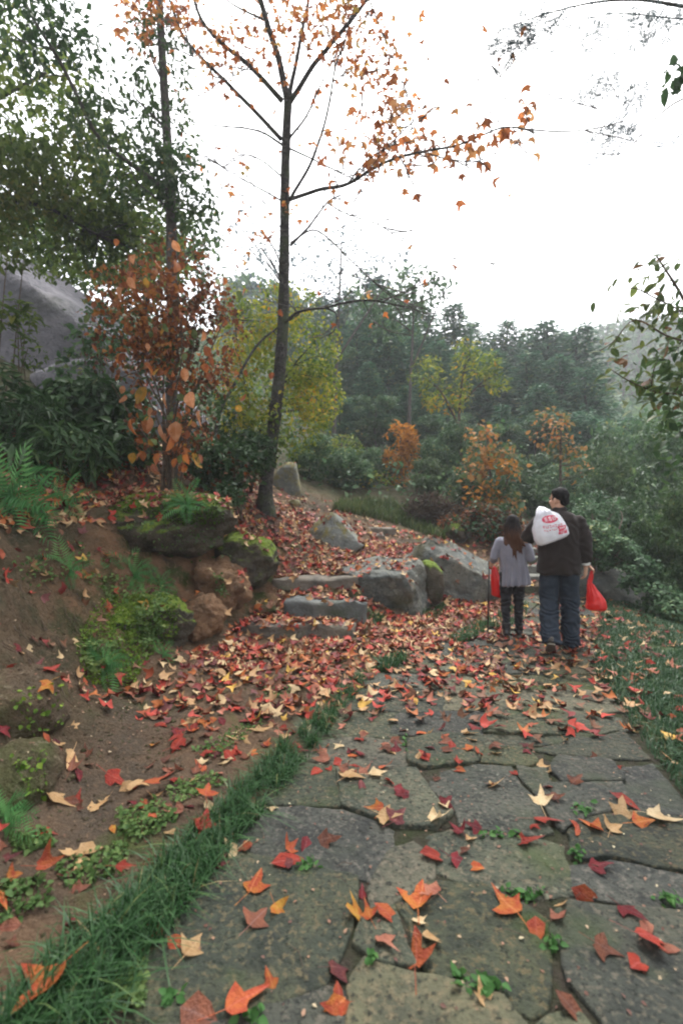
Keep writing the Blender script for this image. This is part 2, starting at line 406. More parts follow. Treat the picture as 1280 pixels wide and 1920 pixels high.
def _solve():
    A = CTRL[:, None, :2] - CTRL[None, :, :2]
    K = np.sqrt((A ** 2).sum(-1))
    n = len(CTRL); M = np.zeros((n + 1, n + 1)); M[:n, :n] = K; M[:n, n] = 1; M[n, :n] = 1
    return np.linalg.solve(M, np.append(CTRL[:, 2], 0))
WTS = _solve()
YL = [(-2, -1.83), (1.2, -.80), (1.607, -.70), (2.9, -.26), (4.355, .19), (4.9, .52), (5.87, 1.5), (6.92, 2.23), (8.7, 3.3), (9.0, 3.35)]
YR = [(-2, .52), (1.6, 1.57), (2.6, 1.85), (4.66, 2.44), (5.87, 3.12), (7.3, 3.95), (8.9, 4.85), (9.0, 4.9)]
def xl(y): return np.interp(y, [a for a, b in YL], [b for a, b in YL])
def xr(y): return np.interp(y, [a for a, b in YR], [b for a, b in YR])
def ground_z(x, y):
    x = np.atleast_1d(np.asarray(x, float)); y = np.atleast_1d(np.asarray(y, float))
    z = np.empty_like(x)
    for i in range(0, len(x), 8000):
        s = slice(i, i + 8000)
        D = np.sqrt((x[s, None] - CTRL[None, :, 0]) ** 2 + (y[s, None] - CTRL[None, :, 1]) ** 2)
        z[s] = D @ WTS[:-1] + WTS[-1]
    m = np.minimum(x - xl(y), xr(y) - x)                     # metres inside the path edge
    m = np.where(y > 8.75, -1, m); m = np.clip((m + .12) / .2, 0, 1)
    return z * (1 - m) + (-.019) * m

def axis(a, b, fine0, fine1, step, grow):
    pts = list(np.arange(fine0, fine1, step)); s = step; p = fine0; left = []
    while p > a: s *= grow; p -= s; left.append(p)
    s = step; p = pts[-1]
    while p < b: s *= grow; p += s; pts.append(p)
    return np.array(left[::-1] + pts)
gx = axis(-138, 158, -3.6, 4.6, .042, 1.09); gy = axis(-28, 168, 1.0, 9.0, .042, 1.07)
GX, GY = np.meshgrid(gx, gy); fx, fy = GX.ravel(), GY.ravel()
fz = ground_z(fx, fy)
bump = np.empty(len(fx))
for i, (x, y, z) in enumerate(zip(fx, fy, fz)):
    near = -8 < x < 8 and y < 14
    v = Vector((x, y, z))
    if near:
        inpath = (xl(y) - .05 < x < xr(y) + .05) and y < 8.8
        flat = x > xl(y) - .1 and y < 8.8
        a = .006 if inpath else .014 if flat else .028 + .075 * min(1, max(0, z / .4)) * (1 if y < 7 else .4)
        r1 = 1 - 2 * abs(mnoise.noise(v * 2.6 + Vector((7, 3, 1))))
        bump[i] = a * (mnoise.noise(v * 2.1) + .6 * r1 * (not flat) + .7 * mnoise.noise(v * 5.3) + .5 * mnoise.noise(v * 11) + .25 * mnoise.noise(v * 21))
    else:
        bump[i] = min(1.5, .012 * (abs(x) + abs(y))) * mnoise.noise(v * .12) + .1 * mnoise.noise(v * .7)
fz = fz + bump
nx, ny = len(gx), len(gy)
idx = np.arange(nx * ny).reshape(ny, nx)
GF = np.stack([idx[:-1, :-1], idx[:-1, 1:], idx[1:, 1:], idx[1:, :-1]], -1).reshape(-1, 4)
GV = np.stack([fx, fy, fz], 1)
gm, t, b, out = new_mat('ground_soil')
geo = N(t, 'NewGeometry'); pos = geo.outputs['Position']
def att(n):
    a = N(t, 'Attribute', attribute_name=n); return a.outputs['Fac']
soil = mix_col(t, fac_noise(t, pos, 5, .4, .65), (.135, .085, .052), (.085, .058, .038))
soil = mix_col(t, fac_noise(t, pos, 1.1, .48, .62), soil, (.075, .058, .042))
soil = mix_col(t, fac_noise(t, pos, 40, .56, .7), soil, (.17, .115, .072))
soil = mix_col(t, fac_noise(t, pos, 1.7, .55, .7), soil, (.06, .075, .022))
red = mix_col(t, fac_noise(t, pos, 4, .42, .66), (.24, .13, .07), (.14, .082, .048))
red = mix_col(t, fac_noise(t, pos, 1.4, .46, .62), red, (.05, .042, .028))
red = mix_col(t, fac_noise(t, pos, 2.6, .46, .6), red, (.045, .058, .016))
red = mix_col(t, fac_noise(t, pos, 30, .56, .7), red, (.22, .145, .09))
dark = mix_col(t, fac_noise(t, pos, 3.5, .42, .64), (.088, .062, .038), (.05, .046, .026))
dark = mix_col(t, fac_noise(t, pos, 22, .54, .7), dark, (.12, .085, .055))
red = mix_col(t, att('redearth'), dark, red)
soil = mix_col(t, att('bank'), soil, red)
forest = mix_col(t, fac_noise(t, pos, 2, .4, .65), (.045, .05, .022), (.075, .06, .035))
soil = mix_col(t, att('forest'), soil, forest)
joint = mix_col(t, fac_noise(t, pos, 9, .4, .65), (.05, .042, .032), (.035, .042, .02))
soil = mix_col(t, att('joint'), soil, joint)
lawn = mix_col(t, fac_noise(t, pos, 3, .4, .65), (.03, .055, .02), (.05, .07, .025))
soil = mix_col(t, att('lawn'), soil, lawn)
t.links.new(soil, b.inputs['Base Color']); b.inputs['Roughness'].default_value = .95; b.inputs['Specular IOR Level'].default_value = .15
prev = None
for s_, dd in ((60, .02), (17, .05), (5, .06)):
    n = N(t, 'TexNoise', Scale=s_, Detail=6, Roughness=.7); t.links.new(pos, n.inputs['Vector'])
    bp = N(t, 'Bump', Distance=dd); t.links.new(n.outputs['Fac'], bp.inputs['Height'])
    if prev: t.links.new(prev, bp.inputs['Normal'])
    prev = bp.outputs[0]
t.links.new(prev, b.inputs['Normal'])
gme = np_mesh('ground', GV, GF, gm)
leftside = xl(fy) - fx
lawn_w = np.clip((fx - xr(fy)) / .1, 0, 1) * (fy < 8.9) * (fx < 6) + np.clip((leftside + .05) / .05, 0, 1) * 0
bank_w = np.clip((fz - .1) / .25, 0, 1) * (fx < -.6) * (fy < 7.5) * np.clip((1.7 - fz) / .4, 0, 1)
forest_w = np.clip((fy - 9.5) / 2.5, 0, 1); forest_w = np.maximum(forest_w, np.clip((fx - 4.2) / .6, 0, 1)); forest_w = np.maximum(forest_w, np.clip((-fx - 3.4) / .8, 0, 1))
joint_w = (np.minimum(fx - xl(fy), xr(fy) - fx) > -.04) * (fy < 8.8) * 1.0
red_w = np.clip((fx + 2.75) / .6, 0, 1) * np.clip((fy - 3.4) / 1.0, 0, 1)
for nm, arr in (('joint', joint_w), ('redearth', red_w), ('lawn', lawn_w), ('bank', bank_w), ('forest', forest_w)):
    a = gme.attributes.new(nm, 'FLOAT', 'POINT'); a.data.foreach_set('value', arr.astype(np.float32))
ground = tag(link('ground', gme), 'brown earth bank, bare soil and leaf-strewn slopes around the stone path', kind='structure')

# surfaces that things can lie on (world coordinates)
SURF = []
def add_surface(V, Fs): SURF.append((V, Fs))
add_surface([Vector(v) for v in GV], [tuple(f) for f in GF])
def build_bvh():
    vs, fs, b0 = [], [], 0
    for V, Fs in SURF:
        vs += list(V); fs += [tuple(i + b0 for i in f) for f in Fs]; b0 += len(V)
    return BVHTree.FromPolygons(vs, fs)

def add_obj_surface(o):
    M = o.matrix_basis
    add_surface([M @ v.co for v in o.data.vertices], [tuple(p.vertices) for p in o.data.polygons])

# ------------------------------------------------------------------ the stone path: one object per flagstone
path = tag(empty('path', (0, 0, 0)), 'path of uneven grey flagstones strewn with autumn leaves', kind='structure')
def gp(px, py): Y = EYE * F / (py - 960); return ((px - 640) / F * Y, Y)
def slab_mesh(poly, seed, h=.0, thick=.075):
    """an uneven flagstone: broken rim, worn rounded edge, bumpy top"""
    r = random.Random(seed)
    cx = sum(p[0] for p in poly) / len(poly); cyy = sum(p[1] for p in poly) / len(poly)
    per = sum(math.dist(poly[i], poly[(i + 1) % len(poly)]) for i in range(len(poly)))
    step = max(.035, per / 56); rim = []
    for i in range(len(poly)):
        a, b2 = poly[i], poly[(i + 1) % len(poly)]
        n = max(1, int(math.dist(a, b2) / step))
        for k in range(n):
            q = k / n; x = a[0] + (b2[0] - a[0]) * q; y = a[1] + (b2[1] - a[1]) * q
            d = Vector((x - cx, y - cyy)); L = d.length or 1
            j = .018 * mnoise.noise(Vector((x * 7, y * 7, seed))) + .014 * mnoise.noise(Vector((x * 25, y * 25, seed))) + .026
            rim.append((x + d.x / L * j, y + d.y / L * j))
    n = len(rim); v = []; f = []
    tx, ty = r.uniform(-.012, .012), r.uniform(-.012, .012)
    def top(x, y): return h + tx * (x - cx) + ty * (y - cyy) + .009 * mnoise.noise(Vector((x * 3, y * 3, seed))) + .006 * mnoise.noise(Vector((x * 11, y * 11, seed)))
    for (q, dz, ins) in ((1, -thick, 0), (1, -.008, 0), (1, -.002, .004), (1, 0, .013), (.82, 0, 0), (.6, 0, 0), (.33, .0, 0)):
        for (x, y) in rim:
            d = Vector((x - cx, y - cyy)); L = d.length or 1
            X = cx + d.x * q - d.x / L * ins; Yv = cyy + d.y * q - d.y / L * ins
            z = top(X, Yv) + dz if dz > -.05 else h + dz
            v.append((X - cx, Yv - cyy, z))
    for l in range(6):
        for k in range(n):
            k2 = (k + 1) % n; f.append((l * n + k, l * n + k2, (l + 1) * n + k2, (l + 1) * n + k))
    v.append((0, 0, top(cx, cyy))); c = len(v) - 1
    for k in range(n): f.append((6 * n + k, 6 * n + (k + 1) % n, c))
    # orientation: make sure the top looks up
    area = sum(rim[k][0] * rim[(k + 1) % n][1] - rim[(k + 1) % n][0] * rim[k][1] for k in range(n))
    if area < 0: f = [tuple(reversed(q)) for q in f]
    return v, f, (cx, cyy)
SLABS = [
 ('ds', [(375,1640),(460,1606),(560,1622),(662,1643),(655,1700),(640,1760),(600,1835),(470,1880),(335,1900),(265,1897),(258,1800),(310,1705)]),
 ('d', [(236,1920),(340,1912),(480,1890),(600,1848),(650,1856),(655,2020),(170,2030)]),
 ('o', [(693,1800),(760,1824),(840,1848),(930,1870),(980,1925),(995,2020),(662,2020),(660,1850)]),
 ('d', [(775,1735),(748,1690),(812,1652),(905,1660),(985,1694),(1022,1722),(1020,1790),(1012,1880),(985,1888),(940,1856),(850,1832),(790,1800)]),
 ('s', [(672,1762),(690,1712),(735,1697),(742,1745),(775,1803),(700,1793)]),
 ('o', [(700,1702),(696,1662),(738,1592),(772,1582),(802,1602),(806,1640),(780,1655),(735,1687)]),
 ('s', [(818,1602),(795,1567),(850,1553),(930,1563),(1010,1570),(1046,1583),(1060,1640),(1064,1668),(1000,1671),(930,1650),(860,1642),(820,1628)]),
 ('d', [(1070,1560),(1102,1538),(1180,1524),(1290,1534),(1340,1575),(1320,1630),(1240,1616),(1150,1600),(1088,1608)]),
 ('d', [(1080,1622),(1150,1614),(1240,1630),(1330,1648),(1350,1700),(1280,1688),(1200,1690),(1120,1677),(1080,1668)]),
 ('d', [(1075,1692),(1170,1706),(1250,1706),(1350,1716),(1440,1800),(1440,1960),(1190,2020),(1130,1900),(1070,1832),(1054,1775),(1036,1738)]),
 ('s', [(1010,1930),(1030,1900),(1076,1880),(1112,1950),(1150,2020),(1015,2020)]),
 ('o', [(560,1416),(588,1388),(680,1381),(757,1386),(757,1430),(690,1438),(625,1430)]),
 ('s', [(495,1470),(556,1430),(622,1440),(634,1506),(600,1505),(535,1501),(480,1503)]),
 ('s', [(634,1443),(700,1448),(778,1442),(796,1480),(842,1517),(812,1545),(738,1541),(684,1517),(648,1508)]),
 ('d', [(470,1515),(540,1511),(640,1518),(680,1528),(732,1552),(728,1580),(690,1640),(600,1617),(480,1600),(440,1590)]),
 ('s', [(804,1446),(900,1432),(955,1434),(972,1470),(996,1500),(1030,1553),(1005,1562),(930,1552),(862,1542),(858,1513),(812,1475)]),
 ('s', [(972,1437),(1020,1441),(1024,1473),(1000,1483),(984,1462)]),
 ('s', [(767,1388),(850,1377),(893,1372),(902,1400),(888,1423),(800,1434),(770,1425)]),
 ('s', [(908,1405),(985,1400),(1000,1423),(985,1431),(905,1427)]),
 ('d', [(1000,1403),(1100,1386),(1165,1372),(1212,1420),(1130,1417),(1050,1412)]),
 ('d', [(1028,1440),(1056,1420),(1140,1426),(1162,1450),(1160,1461),(1060,1462)]),
 ('d', [(1172,1440),(1222,1430),(1264,1482),(1296,1522),(1184,1514),(1170,1466)]),
 ('d', [(1032,1472),(1160,1470),(1178,1513),(1100,1524),(1058,1550),(1040,1532),(1008,1490)]),
 ('s', [(905,1375),(1000,1362),(1090,1352),(1140,1352),(1155,1368),(1090,1382),(985,1395),(910,1400)]),
]
slab_mats = {'s': SLAB, 'd': SLABD, 'o': SLABB}
nslab = 0
def add_slab(poly, kind, h):
    global nslab
    v, f, c = slab_mesh(poly, nslab, h)
    me = bpy.data.meshes.new('paving_stone'); me.from_pydata(v, [], f); me.update()
    me.polygons.foreach_set('use_smooth', [True] * len(f)); me.materials.append(slab_mats[kind])
    o = link('paving_stone', me, path, (c[0], c[1], 0)); nslab += 1
    add_surface([Vector((a[0] + c[0], a[1] + c[1], a[2])) for a in v], f)
    return o
for kind, pp in SLABS:
    add_slab([gp(*q) for q in pp], kind[0], random.uniform(-.012, .012))
# the further rows, stone by stone, up to the foot of the flight of steps
rr = random.Random(3); y = 3.24; row = 0
while y < 8.6:
    dp = rr.uniform(.34, .5); y2 = min(y + dp, 8.72)
    k = 3 if rr.random() < .5 else 4
    cuts = sorted([0, 1] + [(i + 1) / k + rr.uniform(-.09, .09) for i in range(k - 1)])
    for a, b2 in zip(cuts[:-1], cuts[1:]):
        poly = []
        for (q, yy) in ((a, y), ((a + b2) / 2, y), (b2, y), (b2, (y + y2) / 2), (b2, y2), ((a + b2) / 2, y2), (a, y2), (a, (y + y2) / 2)):
            yj = yy + rr.uniform(-.03, .03) + (.008 if yy == y else -.004)
            xa, xb = xl(yj), xr(yj); qx = xa + (xb - xa) * q
            gap = .002 if q == a else (-.002 if q == b2 else 0)
            poly.append((qx + gap + rr.uniform(-.012, .012), yj))
        add_slab(poly, rr.choice('sssdo' if y < 5 else 'sdds'), rr.uniform(-.016, .014))
    y = y2 + .01; row += 1

# ------------------------------------------------------------------ boulders and rocks
def rock_mesh(size, seed, planes=(), facets=7, rough=.10, sub=4):
    """a boulder: ball cut by random and given planes (normal, distance), weathered by noise"""
    r = random.Random(seed)
    bm = bmesh.new(); bmesh.ops.create_icosphere(bm, subdivisions=sub, radius=1.0)
    cuts = [(Vector(n).normalized(), dd) for n, dd in planes]
    for _ in range(facets):
        n = Vector((r.gauss(0, 1), r.gauss(0, 1), r.gauss(0, .8))).normalized(); cuts.append((n, r.uniform(.68, .92)))
    sv = Vector((seed * 3.1, seed * 1.7, seed * .9))
    for v in bm.verts:
        p = v.co.copy()
        for n, dd in cuts:
            e = p.dot(n) - dd
            if e > 0: p -= n * (e * .94)
        q = p.normalized()
        p *= 1 + rough * (mnoise.noise(p * 1.6 + sv) + .5 * mnoise.noise(p * 3.7 + sv) + .28 * mnoise.noise(p * 8 + sv) + .14 * mnoise.noise(p * 17 + sv))
        v.co = Vector((p.x * size[0], p.y * size[1], p.z * size[2]))
    me = bpy.data.meshes.new('rock'); bm.to_mesh(me); bm.free()
    me.polygons.foreach_set('use_smooth', [True] * len(me.polygons))
    return me
_t0 = build_bvh()
def on_bank(px, py, inward=.12):
    dv = Vector(((px - 640) / F, 1, -(py - 960) / F)); h, n, i, dd = _t0.ray_cast(Vector((0, 0, EYE)), dv.normalized())
    return h + dv.normalized() * inward
def rock(name, loc, size, seed, mat, label, rot=(0, 0, 0), group=None, cat='boulder', **kw):
    me = rock_mesh(size, seed, **kw); me.materials.append(mat)
    me.transform(Matrix.Rotation(R(rot[2]), 4, 'Z') @ Matrix.Rotation(R(rot[1]), 4, 'Y') @ Matrix.Rotation(R(rot[0]), 4, 'X'))
    o = link(name, me, None, loc); tag(o, label, cat, group); add_obj_surface(o); return o

rock('boulder', P(713, 1102, 6.9) + Vector((0.02, .15, -.06)), (.72, .72, .60), 5, BOULDER, 'large grey boulder with leaves on its flat sloping top, beside the rough steps', rot=(0, 8, -20), planes=[((-.15, -.2, 1), .62), ((.5, -1, -.25), .74), ((-.75, -.6, -.5), .62), ((1, -.2, .3), .8)], facets=0, rough=.13, sub=5)
rock('boulder', P(802, 1095, 7.25), (.25, .3, .36), 11, MOSSROCK, 'small brown mossy boulder wedged between two larger grey boulders', planes=[((.3, -1, .2), .75)], facets=4, rough=.1)
rock('boulder', P(846, 1076, 8.0) + Vector((0.02, .2, -.12)), (.86, .72, .68), 21, BOULDER, 'broad smooth grey boulder sloping down towards the woman with the red bag', rot=(0, 22, 10), planes=[((.1, -.5, 1), .66), ((0, -1, .1), .8)], facets=1, rough=.12, sub=5)
rock('boulder', P(630, 1005, 8.3), (.52, .42, .43), 31, LICHEN, 'pointed lichen-stained boulder standing in the leaf litter above the rough steps', rot=(0, 0, 15), planes=[((.75, -.3, .62), .50), ((-.85, -.25, .5), .62), ((-.1, -1, .35), .6)], facets=1, rough=.10, sub=5)
rock('boulder', P(538, 915, 10.2), (.36, .3, .56), 41, LICHEN, 'pale upright boulder behind the foot of the tall tree', rot=(0, 12, 0), planes=[((0, -1, .2), .75), ((.8, 0, .5), .7)], facets=3, rough=.06)
rock('boulder', P(282, 988, 5.3) + Vector((0, .42, 0)), (.84, .66, .40), 51, MOSSROCK, 'overhanging boulder topped with bright green moss on the bank edge', rot=(0, -5, 12), planes=[((.1, -.2, 1), .86)], facets=2, rough=.2, sub=5)
rock('boulder', P(448, 1056, 6.0) + Vector((0, .3, 0)), (.42, .45, .37), 61, MOSSROCK, 'rounded dark boulder at the end of the bank beside the steps', planes=[((.4, -1, 0), .78)], facets=2, rough=.18, sub=5)
rock('boulder', on_bank(255, 1185, .3), (.52, .5, .34), 71, MOSSROCK, 'low earthy boulder covered in moss and seedlings half way up the bank', rot=(0, -8, 0), planes=[((0, -.6, 1), .8), ((.9, -.5, -.1), .72)], facets=2, rough=.22, sub=5)
rock('boulder', P(372, 1165, 4.95) + Vector((0, .2, 0)), (.22, .3, .24), 77, REDEARTH, 'small tan rock under the lip of the mossy ledge', facets=2, rough=.24, sub=5)
rock('boulder', P(395, 1110, 5.5) + Vector((0, .25, 0)), (.34, .36, .38), 78, REDEARTH, 'reddish earth lump with a dark hollow below the overhanging mossy boulder', facets=2, rough=.32, sub=5)
rock('boulder', on_bank(25, 1330, .12), (.30, .3, .22), 81, EARTHROCK, 'upper brown rock at the left edge above the bare soil', facets=4, rough=.12, planes=[((.2, -.3, 1), .8)])
rock('boulder', on_bank(20, 1475, .10), (.22, .26, .20), 91, EARTHROCK, 'lower olive-brown rock at the left edge near the ground', facets=4, rough=.12)
rock('boulder', P(1165, 1125, 8.3) + Vector((0.1, .5, -.1)), (1.0, .9, .68), 101, BOULDER, 'long grey rock draped with creeper beside the lawn', rot=(0, 26, 0), planes=[((0, -.7, .8), .7)], facets=3, rough=.07)
rock('boulder', P(856, 1000, 10.5), (.26, .3, .24), 111, MOSSROCK, 'small dark boulder under the brown bushes behind the broad grey boulder', facets=5, rough=.1)
rock('boulder', P(552, 946, 9.4), (.14, .14, .11), 113, LICHEN, 'small grey stone in the leaves to the right of the tall trunk', facets=4, rough=.1, sub=3, cat='stone')
rock('stone', P(668, 1128, 6.15), (.10, .13, .20), 121, EARTHROCK, 'upright brown stone set between the rough steps and the large grey boulder', rot=(0, -14, 20), facets=5, rough=.1, sub=3, cat='stone')
rock('stone', P(684, 1188, 5.65), (.09, .12, .10), 123, EARTHROCK, 'small tan stone at the right end of the lowest rough step', facets=5, rough=.1, sub=3, cat='stone')
rock('stone', P(497, 1142, 6.0), (.15, .15, .09), 125, EARTHROCK, 'low brown stone at the left end of the thick grey step', facets=4, rough=.1, sub=3, cat='stone')
rock('rock_outcrop', P(60, 640, 9.6) + Vector((-1.2, 1.4, -.6)), (3.6, 2.6, 2.9), 131, CLIFF, 'massive bare grey rock face behind the bushes on the upper left', rot=(0, 16, -14), planes=[((.35, -1, .35), .62), ((.5, -.2, 1), .78), ((0, -.3, -1), .3)], facets=2, rough=.05, sub=5, cat='rock face')
rock('rock_outcrop', P(170, 700, 8.4) + Vector((0, .9, -.6)), (1.9, 1.0, 1.0), 133, CLIFF, 'low dark rock ledge under the bare grey rock face', rot=(0, 10, 0), planes=[((.1, -1, .3), .65)], facets=3, rough=.07, cat='rock face')

# ------------------------------------------------------------------ steps
def step_block(w, d, h, seed, mat, parent, loc, rz=0, rough=.03):
    bm = bmesh.new(); bmesh.ops.create_cube(bm, size=1)
    bmesh.ops.subdivide_edges(bm, edges=bm.edges[:], cuts=7, use_grid_fill=True)
    sv = Vector((seed, seed * 2, 0))
    for v in bm.verts:
        c = v.co; s = Vector((c.x * 2, c.y * 2, c.z * 2))
        p = Vector((c.x * w, c.y * d, c.z * h))
        e = (abs(s.x) > .99) + (abs(s.y) > .99) + (abs(s.z) > .99)
        if e >= 2: p -= Vector((s.x * (abs(s.x) > .99), s.y * (abs(s.y) > .99), s.z * (abs(s.z) > .99))) * .013 * (e - 1)
        nn = Vector((mnoise.noise(p * 3 + sv), mnoise.noise(p * 3.3 - sv), mnoise.noise(p * 2.7 + sv * 2)))
        n2 = Vector((mnoise.noise(p * 11 + sv), mnoise.noise(p * 12 - sv), mnoise.noise(p * 10 + sv * 2)))
        v.co = p + nn * rough + n2 * rough * .35
    me = bpy.data.meshes.new('stone_step'); bm.to_mesh(me); bm.free()
    me.polygons.foreach_set('use_smooth', [True] * len(me.polygons)); me.materials.append(mat)
    me.transform(Matrix.Rotation(rz, 4, 'Z'))
    o = link('stone_step', me, parent)
    o.location = Vector(loc) - parent.location
    M = Matrix.Translation(Vector(loc)); add_surface([M @ v.co for v in me.vertices], [tuple(p.vertices) for p in me.polygons])
    return o
rs = tag(empty('rough_steps', (-.35, 5.5, 0)), 'three rough-hewn stone steps half buried in leaves, climbing left off the path', 'steps')
step_block(1.35, .34, .22, 2, STEPSTONE, rs, (-.52, 5.57, .11), R(-3), .04)
step_block(1.02, .44, .31, 4, STEPGREY, rs, (-.19, 6.04, .26), R(-7), .045)
step_block(1.15, .36, .2, 6, STEPSTONE, rs, (-.35, 6.58, .52), R(2), .04)
hs2 = tag(empty('upper_steps', (.55, 9.6, .8)), 'two narrow weathered steps higher on the slope between the pointed boulder and the grass', 'steps')
step_block(.62, .3, .16, 8, STEPSTONE, hs2, P(690, 1002, 9.3) + Vector((0, .1, -.07)), R(5))
step_block(.62, .3, .16, 9, STEPSTONE, hs2, P(712, 990, 9.9) + Vector((0, .1, -.07)), R(8))
st = tag(empty('stone_stairs', (4.1, 8.7, 0)), 'straight flight of grey stone stairs climbing behind the two walkers', 'stairs')
for i in range(8):
    step_block(1.75, .46, .17, 20 + i, STAIR, st, (4.15 + .045 * i, 8.98 + .30 * i, .15 * (i + 1) - .085 ), R(-3), .012)

TREE = build_bvh()
def drop(x, y, z=30.0):
    """height and normal of what lies under (x, y)"""
    h, n, i, dd = TREE.ray_cast(Vector((x, y, z)), Vector((0, 0, -1)))
    if h is None: return Vector((x, y, 0)), Vector((0, 0, 1))
    return h, (n if n.z > 0 else -n)
def spot(px, py):
    """the surface the photograph shows at a pixel"""
    dv = Vector(((px - 640) / F, 1, -(py - 960) / F)).normalized()
    h, n, i, dd = TREE.ray_cast(Vector((0, 0, EYE)), dv)
    if h is None: return Vector((0, 5, 0)), Vector((0, 0, 1))
    return h, (n if n.dot(dv) < 0 else -n)

# ------------------------------------------------------------------ leaf colours of the standing plants
G_OLIVE = leaf_mat('olive_green_leaf', [(0, (.045, .08, .020)), (.4, (.105, .16, .036)), (.75, (.16, .21, .05)), (1, (.24, .23, .055))], trans=.5)
G_MID = leaf_mat('mid_green_leaf', [(0, (.03, .068, .025)), (.5, (.062, .112, .04)), (.85, (.10, .16, .06)), (1, (.16, .19, .07))], trans=.45, spec=.25)
G_DARK = leaf_mat('dark_evergreen_leaf', [(0, (.022, .055, .020)), (.5, (.05, .105, .038)), (.85, (.09, .165, .058)), (1, (.17, .23, .09))], trans=.3, spec=.22, rough=.45)
G_FIR = leaf_mat('blue_green_needles', [(0, (.018, .055, .030)), (.5, (.06, .155, .085)), (.85, (.115, .235, .13)), (1, (.19, .26, .10))], trans=.3, spec=.15)
G_BUSH = leaf_mat('grey_green_leaf', [(0, (.030, .072, .032)), (.5, (.085, .17, .075)), (.9, (.16, .25, .11)), (1, (.27, .27, .09))], trans=.35, spec=.18)
Y_GREEN = leaf_mat('yellowing_leaf', [(0, (.06, .115, .024)), (.4, (.19, .26, .04)), (.68, (.36, .37, .045)), (.9, (.54, .40, .04)), (1, (.54, .25, .03))], trans=.42)
ORANGE = leaf_mat('orange_leaf', [(0, (.16, .09, .02)), (.3, (.46, .20, .034)), (.7, (.64, .27, .04)), (1, (.64, .36, .07))], trans=.45)
RUSSET = leaf_mat('russet_leaf', [(0, (.04, .032, .018)), (.35, (.13, .05, .024)), (.6, (.29, .095, .03)), (.85, (.42, .17, .045)), (1, (.10, .12, .035))], trans=.35)
RUSSET2 = leaf_mat('thin_russet_leaf', [(0, (.05, .09, .035)), (.3, (.11, .16, .055)), (.55, (.36, .19, .06)), (.8, (.50, .25, .08)), (1, (.40, .14, .045))], trans=.4)
DRY = leaf_mat('dry_brown_leaf', [(0, (.045, .035, .025)), (.5, (.09, .064, .044)), (1, (.15, .11, .075))], trans=.25)
PALE = leaf_mat('pale_feathery_leaf', [(0, (.07, .10, .11)), (.5, (.13, .165, .175)), (1, (.2, .235, .23))], trans=.45, noise=False)
GUMSTUFF = leaf_mat('sweetgum_leaf', [(0, (.22, .06, .022)), (.35, (.42, .13, .034)), (.7, (.52, .20, .055)), (.9, (.54, .28, .09)), (1, (.34, .24, .05))], trans=.55)
GUMOBJ = [two_tone('tree_leaf_orange', (.56, .21, .06), (.42, .12, .04), trans=.55), two_tone('tree_leaf_tan', (.60, .31, .12), (.50, .21, .07), trans=.55), two_tone('tree_leaf_rust', (.30, .085, .03), (.38, .14, .045), trans=.45)]
BUSHOBJ = [two_tone('bush_leaf_orange', (.48, .17, .045), (.30, .08, .03), trans=.4, spots=(.12, .05, .025)), two_tone('bush_leaf_peach', (.56, .27, .14), (.42, .16, .06), trans=.4, spots=(.2, .08, .04)), two_tone('bush_leaf_amber', (.50, .24, .04), (.25, .17, .03), trans=.45), two_tone('bush_leaf_russet', (.19, .06, .03), (.28, .09, .03), trans=.3), two_tone('bush_leaf_green', (.14, .18, .06), (.09, .13, .045), trans=.35)]

def sample_blobs(blobs, n, gap=.0, freq=1.6, shell=.5):
    """points through ellipsoids, denser near their skin, with gaps where a noise is low"""
    wts = np.array([b[2] for b in blobs], float); wts /= wts.sum()
    pick = rng.choice(len(blobs), n, p=wts)
    C = np.array([b[0] for b in blobs])[pick]; Rr = np.array([b[1] for b in blobs])[pick]
    dv = rng.normal(size=(n, 3)); dv /= np.linalg.norm(dv, axis=1, keepdims=True)
    rad = rng.random(n) ** (1 / 3 * (1 - shell) + .05); rad *= rng.normal(1, .08, n)
    pts = C + dv * Rr * rad[:, None]
    if gap > -1:
        keep = np.array([mnoise.noise(Vector(p) * freq) + .5 * mnoise.noise(Vector(p) * freq * 2.3) > gap for p in pts])
        pts, dv = pts[keep], dv[keep]
    return pts, dv

def foliage_mesh(name, pts, out_dir, tmpl, size, mat, up=.6, hang=.0, tint=None, var=.3):
    n = len(pts)
    nrm = rng.normal(size=(n, 3)) * .6 + out_dir * .5 + np.array([0, 0, up])
    tang = rng.normal(size=(n, 3)) + np.array([0, 0, -hang]) * 2 + out_dir * .5
    Rm = rots(nrm, tang=tang)
    sz = size * np.clip(rng.normal(1, var, n), .4, 1.8)
    if tint is None:
        base = np.array([mnoise.noise(Vector(p) * .9) for p in pts])
        tint = np.clip(.45 + base * .55 + rng.normal(0, .2, n), 0, 1)
    V, Fc, T = cloud(tmpl[0], tmpl[1], pts, Rm, sz, tint)
    return np_mesh(name, V, Fc, mat, T)

def B(px, py, Y, rx, ry, w=1.0, dep=None):
    c = P(px, py, Y); a, b2 = rx / F * Y, ry / F * Y
    return (np.array(c), np.array((a, dep if dep else (a + b2) / 2, b2)), w * a * b2)

